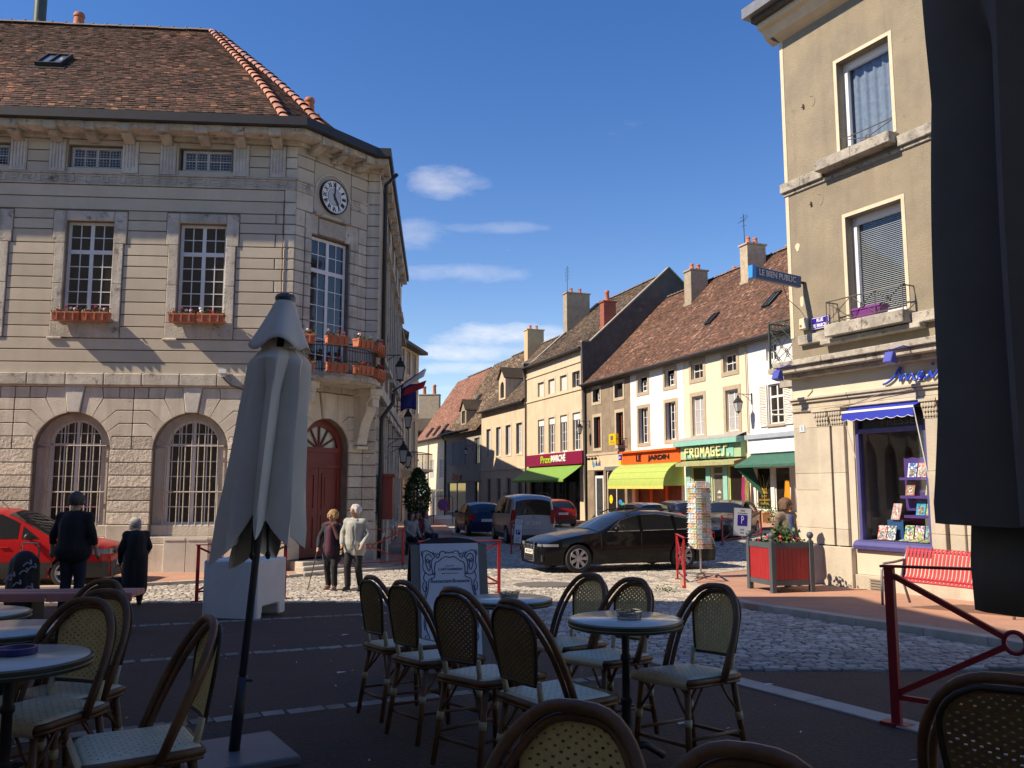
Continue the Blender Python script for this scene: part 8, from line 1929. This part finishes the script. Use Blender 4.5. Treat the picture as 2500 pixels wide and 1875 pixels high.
    for spec, m_, nm in ((tails, m_tail, 'tail_lamp'), (heads, m_lamp, 'head_lamp')):
        if spec:
            x0, x1, yf0, yf1, z0, z1 = spec
            for s_ in (-1, 1):
                b = MB(); n = 6
                def S(u, v):
                    x = x0 + (x1 - x0) * u; z = z0 + (z1 - z0) * v; return (x, s_ * (ys(x, min(z, T(x) - .02)) + .010), z)
                b.grid(S, n, 4); xe = x0 if nm == 'head_lamp' else x1; sg = -1 if nm == 'head_lamp' else 1
                b.add([(xe + sg * .012, s_ * (PW(xe) + .01), z0), (xe + sg * .012, s_ * PW(xe) * yf0, z0), (xe + sg * .012, s_ * PW(xe) * yf1, z1), (xe + sg * .012, s_ * (PW(xe) - .01), z1)], [(0, 1, 2, 3)])
                o = b.build(nm, m_, e); md = o.modifiers.new('s', 'SOLIDIFY'); md.thickness = .02
    if plate: b = MB(); b.box(-.035, -.012, -.26, .26, plate[1], plate[1] + .11); o = b.build('number_plate', m_plate, e); t_ = lettering(plate[0], .09, m_trim, o, (-.037, 0, plate[1] + .055), width=.42, height=.075, depth=.003, rot=(pi / 2, 0, -pi / 2))
    if rear_plate: b = MB(); xx = L_ + rear_plate[2]; b.box(xx, xx + .02, -.26, .26, rear_plate[1], rear_plate[1] + .11); o = b.build('number_plate', m_plate, e); lettering(rear_plate[0], .09, m_trim, o, (xx + .022, 0, rear_plate[1] + .055), width=.42, height=.075, depth=.003, rot=(pi / 2, 0, pi / 2))
    if grille:
        z0, z1, hw = grille; b = MB(); b.box(-.018, .05, -hw, hw, z0, z1); g_ = b.build('grille', m_trim, e)
        for i in range(7): z = z0 + (z1 - z0) * (i + .5) / 7; b = MB(); b.box(-.026, -.019, -hw * .92, hw * .92, z - .010, z + .010); b.build('grille_bar', m_chrome, g_)
        b = MB(); b.tube([(-.024, -hw * .86, z0), (-.024, hw * .86, z0), (-.024, hw, z1 - .1), (-.02, hw * .94, z1), (-.02, -hw * .94, z1), (-.024, -hw, z1 - .1)], .016, 6, closed=True); b.build('grille_surround', m_chrome, g_)
    if rails:
        for s_ in (-1, 1): b = MB(); pts = [(x, s_ * (ys(x, T(x) - .09) - .05), T(x) - .01 + .05 * sin(pi * min(1, max(0, (x - rails[0]) / (rails[1] - rails[0])))) ** .3) for x in frange(rails[0], rails[1], .2)]; b.tube(pts, .018, 6); b.build('roof_rail', m_trim, e)
    return e, ys, T, B
A = R(19)
e, ys, T, B = car('estate_car', 'black estate car crossing the sunlit cobbles', (.44, 21.1), A, 4.70, .91, [(0, .60), (.06, .68), (.2, .745), (.5, .84), (1.0, .93), (1.40, .985), (1.95, 1.27), (2.3, 1.395), (2.75, 1.44), (3.4, 1.425), (4.0, 1.345), (4.35, 1.21), (4.55, 1.02), (4.64, .93), (4.7, .62)], [(0, .56), (.2, .70), (.5, .79), (1.0, .875), (1.5, .93), (3.0, .955), (4.3, .985), (4.55, .95), (4.7, .6)], [.90, 3.71], .335, paint('black', (.004, .004, .006)),
    side=[([(1.66, .955), (2.52, .965)], [(1.72, .985), (2.05, 1.22), (2.52, 1.345)]), ([(2.60, .968), (3.46, .978)], [(2.60, 1.35), (3.0, 1.36), (3.42, 1.315)]), ([(3.53, .98), (4.28, 1.0)], [(3.52, 1.30), (3.9, 1.24), (4.22, 1.07)])], wsh=(1.43, 2.26), rsh=(4.22, 4.54), chrome=True, plate=('AM-107-EP', .42), grille=(.26, .70, .34), heads=(.05, .40, .62, .68, .615, .675), tails=(4.42, 4.66, .6, .6, .72, .90), rear_plate=('AM-107-EP', .75, .0), rails=(2.2, 4.1), rimn=7)
for s_ in (-1, 1): b = MB(); b.tube([(.05, s_ * .62, .34), (.03, s_ * .62, .34)], .045, 12); b.build('fog_lamp', m_lamp, e); b = MB(); b.box(.03, .06, min(s_ * .42, s_ * .74), max(s_ * .42, s_ * .74), .27, .42); b.build('air_intake', m_trim, e)
b = MB(); [b.tube([(-.034, -.135 + .09 * k + .055 * cos(2 * pi * i / 14), .60 + .055 * sin(2 * pi * i / 14)) for i in range(14)], .008, 5, closed=True) for k in range(4)]; b.build('ring_badge', m_chrome, e)
hatch_t = [(0, .58), (.08, .72), (.3, .84), (.8, .95), (1.0, .99), (1.6, 1.33), (2.0, 1.43), (2.9, 1.43), (3.35, 1.36), (3.60, 1.20), (3.78, .95), (3.86, .86), (3.92, .60)]
hatch_b = [(0, .55), (.3, .78), (.9, .90), (3.4, .96), (3.75, .90), (3.92, .58)]
hs_ = [([(1.28, .95), (2.05, .96)], [(1.34, .99), (1.65, 1.26), (2.05, 1.35)]), ([(2.12, .965), (2.95, .975)], [(2.12, 1.355), (2.9, 1.34)]), ([(3.02, .98), (3.4, .99)], [(3.0, 1.33), (3.35, 1.22)])]
van_t = [(0, .66), (.1, .86), (.35, 1.0), (.8, 1.10), (.95, 1.16), (1.55, 1.62), (1.9, 1.76), (2.6, 1.81), (3.9, 1.79), (4.18, 1.74), (4.28, 1.62), (4.34, 1.05), (4.37, .95), (4.38, .55)]
van_b = [(0, .62), (.35, .92), (.9, 1.04), (4.1, 1.08), (4.34, 1.0), (4.38, .5)]
def away(x, y, hd, L_): return (x + L_ * cos(hd), y + L_ * sin(hd)), hd + pi      # rear bumper at (x, y), heading hd
p, a = away(.78, 31.4, R(101), 4.38)
e, ys, T, B = car('silver_van', 'silver high roofed family van seen from behind on the square', p, a, 4.38, .905, van_t, van_b, [.88, 3.58], .32, paint('silver', (.42, .42, .43), .5), side=[([(1.55, 1.08), (2.35, 1.09)], [(1.62, 1.16), (1.95, 1.55), (2.35, 1.66)]), ([(2.45, 1.09), (3.3, 1.10)], [(2.45, 1.67), (3.3, 1.67)]), ([(3.38, 1.10), (4.08, 1.11)], [(3.38, 1.67), (4.05, 1.62)])], wsh=(.98, 1.82), rsh=(4.275, 4.338), tum=.17, tails=(4.22, 4.36, .86, .80, .75, 1.25), rear_plate=('1288 RX 21', .72, .01), rails=(2.2, 3.9), lower=.36)
b = MB(); b.box(4.375, 4.43, -.86, .86, .34, .60); b.build('rear_bumper', MATS['paint_silver'], e, bevel=.02); b = MB(); b.tube([(4.385, -.06, .98), (4.385, 0, 1.02), (4.385, .06, .98)], .010, 5); b.tube([(4.385, -.06, .95), (4.385, 0, .99), (4.385, .06, .95)], .010, 5); b.build('chevron_badge', m_chrome, e)
p, a = away(-1.05, 37.2, R(104), 3.92); car('blue_hatchback', 'dark blue hatchback parked left of the silver van', p, a, 3.92, .83, hatch_t, hatch_b, [.78, 3.25], .29, paint('navy', (.012, .018, .05)), side=hs_, wsh=(1.03, 1.9), rsh=(3.40, 3.74), tails=(3.66, 3.86, .75, .75, .68, .92), rear_plate=('4817 WN 21', .62, .0))
p, a = away(2.75, 46.2, R(103), 3.92); car('red_hatchback', 'red hatchback parked right of the silver van', p, a, 3.92, .84, [(x, z * 1.03) for x, z in hatch_t], hatch_b, [.78, 3.25], .29, paint('red', (.22, .012, .012)), side=hs_, wsh=(1.03, 1.9), rsh=(3.40, 3.76), tails=(3.70, 3.87, .80, .80, .60, .95), rear_plate=('718 SYN 21', .66, .0), lower=.42)
p, a = away(6.15, 35.4, R(112), 3.92); car('silver_hatchback', 'silver hatchback whose roof shows behind the black estate car', p, a, 3.92, .86, hatch_t, hatch_b, [.78, 3.25], .29, paint('grey', (.34, .36, .42), .5), side=hs_, wsh=(1.03, 1.9), rsh=(3.36, 3.74), tails=(3.66, 3.86, .75, .75, .70, .95), rear_plate=('BX-341-KD', .62, 0))
p, a = away(7.6, 35.4, R(108), 3.92); car('dark_blue_hatchback', 'dark blue car parked between the silver hatchback and the postcard rack', p, a, 3.92, .85, hatch_t, hatch_b, [.78, 3.25], .29, paint('darkblue', (.02, .03, .08)), side=hs_, wsh=(1.03, 1.9), rsh=(3.36, 3.74), tails=(3.66, 3.86, .75, .75, .70, .95))
car('dark_grey_car', 'dark grey car facing the square behind the postcard rack', (7.0, 30.4), R(62), 4.2, .87, [(x * 1.07, z) for x, z in hatch_t], [(x * 1.07, z) for x, z in hatch_b], [.84, 3.45], .31, paint('anthracite', (.022, .022, .024)), side=[([(q[0] * 1.07, q[1]) for q in s[0]], [(q[0] * 1.07, q[1]) for q in s[1]]) for s in hs_], wsh=(1.12, 2.05), rsh=(3.6, 4.0), plate=('CR-215-MY', .42), grille=(.45, .62, .35), heads=(.06, .5, .6, .6, .56, .70))
e, ys, T, B = car('red_van', 'red small van parked in front of the town hall windows', (-8.25, 18.35), R(186), 4.1, .83, [(0, .60), (.05, .78), (.25, .86), (.85, .98), (1.05, 1.04), (1.85, 1.47), (2.2, 1.56), (2.8, 1.60), (3.8, 1.60), (4.0, 1.4), (4.1, .8)], [(0, .56), (.25, .80), (.9, .92), (3.8, .98), (4.1, .7)], [.78, 3.3], .29, paint('bright_red', (.40, .012, .016)), side=[([(1.32, .965), (1.66, .97)], [(1.36, 1.0), (1.66, 1.22)]), ([(1.74, .972), (2.75, .985)], [(1.74, 1.28), (2.1, 1.45), (2.75, 1.50)]), ([(2.85, .985), (3.7, .99)], [(2.85, 1.50), (3.65, 1.48)])], wsh=(1.08, 2.0), tum=.26, plate=('37 DN 21', .40), heads=(.03, .30, .62, .62, .65, .75), grille=None, lower=.50)
b = MB(); b.box(-.02, .03, -.36, .36, .66, .74); g_ = b.build('grille', m_trim, e); b = MB(); b.tube([(-.026, 0, .665), (-.026, .03, .70), (-.026, 0, .735), (-.026, -.03, .70)], .006, 4, closed=True); b.build('badge', m_chrome, g_); b = MB(); b.tube([(2.15, .3, 1.55), (2.45, .3, 1.85)], .006, 4); b.build('aerial', m_trim, e)
# ------------------------------------------------------------ people
SKIN = mat('skin', (.48, .27, .18), (.42, .23, .15), 20, .55)
def blob(name, caps, m, parent, vox=.014, smooth=3):
    """one continuous surface from tapered capsules, fused by voxel remesh"""
    b = MB()
    for (p, q, r0, r1) in caps:
        p, q = Vector(p), Vector(q); d = q - p
        if d.length < 1e-4: b.ball(p, r0, 12); continue
        n = 5; u_ = d.normalized(); pts = [p - u_ * r0 * t for t in (.97, .8, .5)] + [p + d * i / n for i in range(n + 1)] + [q + u_ * r1 * t for t in (.5, .8, .97)]
        rr_ = [r0 * t for t in (.24, .6, .866)] + [r0 + (r1 - r0) * i / n for i in range(n + 1)] + [r1 * t for t in (.866, .6, .24)]; b.tube(pts, rr_, 12)
    me = b.mesh(name, m); o = bpy.data.objects.new(name, me)
    md = o.modifiers.new('r', 'REMESH'); md.mode = 'VOXEL'; md.voxel_size = vox; s_ = o.modifiers.new('s', 'SMOOTH'); s_.iterations = smooth; s_.factor = .5
    nm = eval_mesh(o); col.objects.link(o); nm.name = name; o.modifiers.clear(); o.data = nm; nm.polygons.foreach_set('use_smooth', [True] * len(nm.polygons))
    if not nm.materials: nm.materials.append(m)
    o.parent = parent
    return o
BASE = {'head': (0, -.01, 1.575), 'neck': (0, .02, 1.43), 'sh': (.165, .02, 1.345), 'chest': (0, .0, 1.25), 'waist': (0, .01, 1.03), 'hip': (.085, .01, .92), 'el': (.235, .03, 1.10), 'wr': (.235, -.05, .86), 'kn': (.095, -.02, .49), 'an': (.10, .03, .075), 'to': (.115, -.13, .03)}
def person(loc, rz, H, label, J=None, top=None, legs=None, shoes=(.02, .018, .016), hair=None, hem=.78, fat=1.0, coat_open=None, look=0, sleeves=True, group='people on the square', seat=None, dz=0):
    """front is -y; J overrides joints, with _l / _r for one side (l = -x)"""
    k = H / 1.70; e = empty('person', (loc[0], loc[1], gz(*loc) + dz), rz, label, 'person', group); J = J or {}
    def j(n, s=None):
        v = J.get(n + ('_l' if s == -1 else '_r' if s == 1 else ''), J.get(n, BASE[n])); v = Vector(v)
        if s and (n + ('_l' if s == -1 else '_r')) not in J: v.x *= s
        return v * k
    hd, nk, ch, wa = j('head'), j('neck'), j('chest'), j('waist'); f = Vector((sin(look), -cos(look), 0)); sd = Vector((cos(look), sin(look), 0)); U = Vector((0, 0, 1))
    caps = [(nk, hd - U * .05 * k, .056 * k, .06 * k), (hd + U * .025 * k, hd + U * .03 * k - f * .02 * k, .092 * k, .088 * k), (hd - U * .045 * k + f * .025 * k, hd - U * .075 * k + f * .035 * k, .062 * k, .045 * k), (ch, wa, .125 * k * fat, .12 * k * fat), (j('hip', -1), j('hip', 1), .09 * k * fat, .09 * k * fat), (wa, (j('hip', -1) + j('hip', 1)) / 2, .12 * k * fat, .115 * k * fat),
            (hd + f * .088 * k - U * .005 * k, hd + f * .108 * k - U * .026 * k, .011 * k, .016 * k)]
    up_, lo_ = [], []
    for s in (-1, 1):
        sh, el, wr, hp, kn, an, to = (j(n, s) for n in ('sh', 'el', 'wr', 'hip', 'kn', 'an', 'to')); caps += [(nk - U * .03 * k, sh, .05 * k, .062 * k), (sh, el, .05 * k, .042 * k), (el, wr, .04 * k, .028 * k), (hp, kn, .082 * k, .055 * k), (kn, an, .053 * k, .036 * k), (an, to, .034 * k, .028 * k), (sh, ch, .07 * k, .1 * k)]
        d = (wr - el).normalized(); ac = d.cross(f if abs(d.dot(f)) < .8 else U).normalized(); pm = wr + d * .05 * k; caps.append((wr, pm, .028 * k, .034 * k))
        for q in range(4): st = pm + ac * (q - 1.5) * .018 * k; l_ = (.06, .07, .066, .05)[q] * k; m_ = st + d * l_ * .55 + f * .008; caps += [(st, m_, .0095 * k, .009 * k), (m_, m_ + (d + f * .5).normalized() * l_ * .5, .009 * k, .0075 * k)]
        caps.append((wr + d * .015 * k + f * .015, wr + d * .055 * k + f * .045 * k, .011 * k, .009 * k)); caps.append((hd + sd * s * .093 * k - U * .005 * k, hd + sd * s * .096 * k - U * .03 * k, .018 * k, .014 * k))
        up_ += [(nk - U * .04 * k, sh, .068 * k, .078 * k), (sh, el, .068 * k, .058 * k), (el, el.lerp(wr, .93 if sleeves is True else .5 if sleeves == 'half' else .93), .057 * k, .046 * k), (sh, ch, .095 * k, .125 * k)]
        lo_ += [(hp, kn, .100 * k * (fat ** .5), .075 * k), (kn, an + U * .035 * k, .074 * k, .064 * k)]
    body = blob('body', caps, SKIN, e, .0125)
    mh = (j('hip', -1) + j('hip', 1)) / 2; up_ += [(ch, wa, .158 * k * fat, .158 * k * fat), (wa, Vector((mh.x, mh.y, max(mh.z, hem * k))), .158 * k * fat, .165 * k * fat)]; lo_ += [(mh, mh + U * .08 * k, .15 * k * fat, .14 * k * fat)]
    if hem * k < mh.z and seat is None: up_ += [(mh + sdx, Vector((mh.x + sdx.x * 1.25, mh.y + .01, hem * k)), .145 * k * fat, .14 * k * fat) for sdx in (Vector((-.055 * k, 0, 0)), Vector((.055 * k, 0, 0)))]
    tm = mat('cloth_%d' % (len(MATS)), top[0], top[1] if len(top) > 1 else None, 7, .9, .5, 26, bdist=.015); lm = mat('cloth_%d' % (len(MATS)), legs, None, 7, .9, .5, 24, bdist=.015)
    blob('jacket' if hem < .9 else 'jumper', up_, tm, e, .014, 4); blob('trousers', lo_, lm, e, .014, 4)
    for s in (-1, 1): an, to = j('an', s), j('to', s); blob('shoe', [(an - U * .02 * k, to + U * .005, .048 * k, .042 * k), (an - U * .03 * k + Vector((0, .03, 0)), an - U * .03 * k, .04 * k, .045 * k)], mat('shoe_%s' % str(shoes), shoes, None, 9, .5), e, .012, 2)
    for s in (-1, 1):
        b = MB(); b.ball(hd + f * .084 * k + sd * s * .034 * k + U * .016 * k, .0125 * k, 8); b.build('eye', m_trim, body)
    b = MB(); b.tube([hd + f * .088 * k + sd * t * .024 * k - U * .058 * k for t in (-1, 0, 1)], .006 * k, 5); b.build('mouth', mat('lips', (.36, .13, .11), None, 9, .5), body)
    if hair:
        c, ln, puff = hair; hc = [(hd + U * .035 * k - f * .02 * k, hd + U * .03 * k - f * .045 * k, (.100 + puff) * k, (.098 + puff) * k)]
        for a in range(-3, 4):
            t = look + pi + a * .62; hc.append((hd + U * .03 * k + Vector((-sin(t), cos(t), 0)) * -.0 + Vector((sin(t), -cos(t), 0)) * .075 * k, hd - U * ln * k + Vector((sin(t), -cos(t), 0)) * (.08 + puff) * k, (.035 + puff) * k, (.026 + puff * .8) * k))
        hc.append((hd + U * .088 * k + f * .03 * k, hd + U * .085 * k + f * .0 * k, .045 * k, .05 * k)); blob('hair', hc, mat('hair_%s' % str(c), c, tuple(x * .6 for x in c), 35, .7, .9, 60, bdist=.02), e, .012, 1)
    return e, k, j
# old couple
e, k, j = person((-3.08, 17.0), R(-14), 1.66, 'white haired man in pale grey jacket walking beside a woman with a cane', {'wr_l': (-.20, -.16, .92), 'el_l': (-.27, .0, 1.12), 'wr_r': (.22, -.12, .90), 'el_r': (.28, .05, 1.12), 'kn_l': (-.10, -.10, .50), 'an_l': (-.10, -.06, .08), 'to_l': (-.12, -.22, .04), 'an_r': (.10, .10, .08), 'to_r': (.12, -.06, .03)}, top=((.36, .37, .34), (.29, .30, .275)), legs=(.012, .012, .014), hair=((.72, .71, .69), .02, .004), hem=.80, fat=1.16, look=R(-30))
b = MB(); b.tube([(0.0, -.195 * k, z * k) for z in (.80, 1.0, 1.2, 1.33)], .006, 5); b.build('zip', mat('grey_zip', (.25, .25, .24), None, 9, .6), e); blob('collar', [((-.07, -.06, 1.385 * k), (.07, -.06, 1.385 * k), .035, .035), ((-.07, .05, 1.40 * k), (.07, .05, 1.40 * k), .035, .035)], mat('cloth_collar', (.33, .34, .31), None, 9, .9), e)
e, k, j = person((-3.55, 17.15), R(-10), 1.55, 'old woman in navy coat and plum top walking with a cane', {'wr_l': (-.26, -.14, .90), 'el_l': (-.30, .02, 1.10), 'kn_r': (.10, -.10, .50), 'an_r': (.10, -.06, .08), 'to_r': (.11, -.22, .04), 'an_l': (-.09, .08, .08), 'to_l': (-.10, -.08, .03)}, top=((.020, .022, .036),), legs=(.014, .013, .016), shoes=(.28, .16, .11), hair=((.42, .24, .10), .03, .014), hem=.70, fat=1.1, look=R(-22))
blob('plum_top', [((0, -.085, 1.30 * k), (0, -.105, .82 * k), .085, .10)], mat('plum', (.075, .012, .035), None, 9, .8), e, .014, 3); blob('scarf', [((-.09, -.05, 1.40 * k), (.09, -.06, 1.40 * k), .05, .05), ((.05, -.11, 1.38 * k), (.17, -.13, 1.10 * k), .035, .04), ((-.1, .06, 1.41 * k), (.1, .06, 1.41 * k), .045, .045)], mat('scarf', (.05, .02, .028), (.12, .045, .035), 28, .9), e, .013, 2)
c = j('wr', -1); d = empty('walking_cane', (0, 0, 0), 0, 'dark walking cane held by the old woman', 'walking cane'); b = MB(); W0 = Matrix.Translation(e.location) @ Matrix.Rotation(R(-10), 4, 'Z'); top_ = W0 @ (c + Vector((0, -.03, -.06))); gp = Vector((top_.x - .16, top_.y - .06, gz(top_.x, top_.y)))
b.tube([top_ + Vector((.06, 0, .02)), top_ + Vector((0, 0, .03)), top_, gp], .011, 6); b.build('shaft', m_rattd, d)
# man seen from behind with a shopping trolley
e, k, j = person((-6.42, 12.75), R(178), 1.80, 'heavy man in black jumper seen from behind pulling a shopping trolley', {'sh': (.18, .02, 1.335), 'el': (.275, .05, 1.12), 'wr_l': (-.31, -.02, .88), 'wr_r': (.30, .02, .90)}, top=((.008, .009, .014),), legs=(.014, .018, .036), hair=((.085, .08, .075), .035, .004), hem=.90, fat=1.34, sleeves='half')
tr = empty('shopping_trolley', (-7.03, 12.55, gz(-7.0, 12.5)), R(8), 'black wheeled shopping trolley with white pattern beside the man', 'shopping trolley')
blob('bag', [((0, 0, .22), (0, .02, .78), .19, .17), ((-.1, 0, .25), (-.08, .02, .76), .14, .13), ((.1, 0, .25), (.08, .02, .76), .14, .13)], mat('trolley_black', (.012, .012, .015), None, 9, .7), tr, .018, 3)
b = MB(); rr = random.Random(8)
for i in range(9): x, z = -.02 + .16 * sin(i * 1.1), .30 + .055 * i; b.tube([(q.x, -.195 - .012 * cos(q.x * 8), q.y) for q in smooth_pts([Vector((x, z)), Vector((x + .05, z + .05)), Vector((x + .10, z + .03)), Vector((x + .09, z + .09))], 4)], .011, 5)
b.build('swirl_pattern', mat('pattern_white', (.30, .32, .36), None, 9, .7), tr); b = MB(); b.tube([(-.12, .16, .1), (-.12, .19, .95), (-.10, .16, 1.04), (.10, .16, 1.04), (.12, .19, .95), (.12, .16, .1)], .012, 6); b.build('handle', m_chr, tr)
for s in (-1, 1): b = MB(); b.tube([(s * .17, .16, .09), (s * .20, .16, .09)], .09, 14); b.build('wheel', m_tyre, tr)
# stooped woman in long coat and cap
e, k, j = person((-6.42, 14.85), R(212), 1.52, 'stooped person in long black coat and pale cap holding a handbag', {'head': (0, -.22, 1.47), 'neck': (0, -.12, 1.38), 'sh': (.16, -.05, 1.30), 'chest': (0, .0, 1.22), 'el': (.24, .02, 1.08), 'wr': (.20, -.16, .90), 'wr_r': (.24, -.16, .78), 'el_r': (.27, -.02, 1.05)}, top=((.010, .010, .013),), legs=(.01, .01, .012), hair=((.30, .29, .28), .05, .004), hem=.30, fat=1.18)
hd = j('head'); blob('cap', [(hd + Vector((0, .01, .05)), hd + Vector((0, -.02, .06)), .10, .098), (hd + Vector((-.04, -.13, .05)), hd + Vector((.04, -.13, .05)), .02, .02), (hd + Vector((-.03, -.16, .055)), hd + Vector((.03, -.16, .055)), .016, .016)], mat('cap_grey', (.36, .37, .34), None, 9, .85), e, .013, 2)
wp = Matrix.Translation(e.location) @ Matrix.Rotation(R(212), 4, 'Z') @ j('wr', 1); hb = empty('handbag', (wp.x - .03, wp.y - .02, wp.z - .42), R(30), 'black handbag hanging from the hand of the stooped person', 'handbag'); blob('bag', [((-.11, 0, .06), (.11, 0, .06), .06, .06), ((-.09, 0, .14), (.09, 0, .14), .05, .05)], m_black, hb, .014, 2)
b = MB(); [b.tube([(-.08, y, .16), (-.05, y, .32), (0, y, .40), (.05, y, .32), (.08, y, .16)], .009, 5) for y in (-.02, .02)]; b.build('strap', m_black, hb)
# woman at the corner with patterned jacket
e, k, j = person((5.47, 17.25), R(25), 1.70, 'brown haired woman in patterned jacket and blue top behind the planter', {'el': (.23, .05, 1.10), 'wr': (.21, -.08, .88)}, top=((.26, .21, .16), (.10, .075, .06)), legs=(.02, .022, .03), hair=((.16, .085, .05), .07, .02), hem=.80, look=R(20), dz=.075)
blob('blue_top', [((0, -.10, 1.32 * k), (0, -.115, .86 * k), .075, .085)], mat('denim_blue', (.05, .08, .20), None, 9, .85), e, .014, 3)
hd = j('head'); f = Vector((sin(R(20)), -cos(R(20)), 0)); s_ = Vector((cos(R(20)), sin(R(20)), 0)); b = MB(); [b.tube([hd + f * .105 + s_ * (q * .036 + .024 * cos(t)) + Vector((0, 0, .018 + .018 * sin(t))) for t in [2 * pi * i / 10 for i in range(10)]], .004, 4, closed=True) for q in (-1, 1)]; b.tube([hd + f * .108 + s_ * -.012 + Vector((0, 0, .02)), hd + f * .108 + s_ * .012 + Vector((0, 0, .02))], .004, 4); b.build('glasses', m_iron, e)
# people sitting along the side of the hall
SIT = {'hip': (.085, .0, .50), 'kn': (.10, -.42, .50), 'an': (.10, -.40, .08), 'to': (.11, -.55, .03), 'waist': (0, .02, .62), 'chest': (0, .02, .86), 'neck': (0, .03, 1.05), 'sh': (.17, .03, 1.0), 'head': (0, 0, 1.19), 'el': (.22, -.02, .76), 'wr': (.14, -.26, .62)}
for i, (x, y, r_, tp_, lg, hr, lab) in enumerate(((-3.05, 26.3, 40, (.30, .29, .28), (.02, .022, .03), (.06, .03, .02), 'seated person in grey top nearest the poster cabinet'), (-3.0, 27.4, 20, (.16, .02, .025), (.015, .016, .02), (.04, .02, .015), 'seated person in dark red top behind the hall corner'), (-2.85, 28.4, 55, (.34, .33, .31), (.02, .03, .075), (.03, .02, .015), 'seated person in pale jacket and blue jeans by the far end of the bench'))):
    person((x, y), R(r_), 1.66, lab, SIT, top=(tp_,), legs=lg, hair=(hr, .12, .006), hem=.55, seat=.45, group='people sitting by the hall wall')
sb_ = empty('street_bench', (-3.10, 25.6, gz(-3, 27)), SA, 'dark bench along the hall side under the seated people', 'bench')
b = MB(); b.box(0, 3.4, -.42, .12, .36, .40); b.build('seat', m_trim, sb_)
for x in (.2, 1.7, 3.2): b = MB(); b.box(x - .03, x + .03, -.35, .05, 0, .36); b.build('leg', m_trim, sb_)
bpy.data.scenes.remove(_tmp)
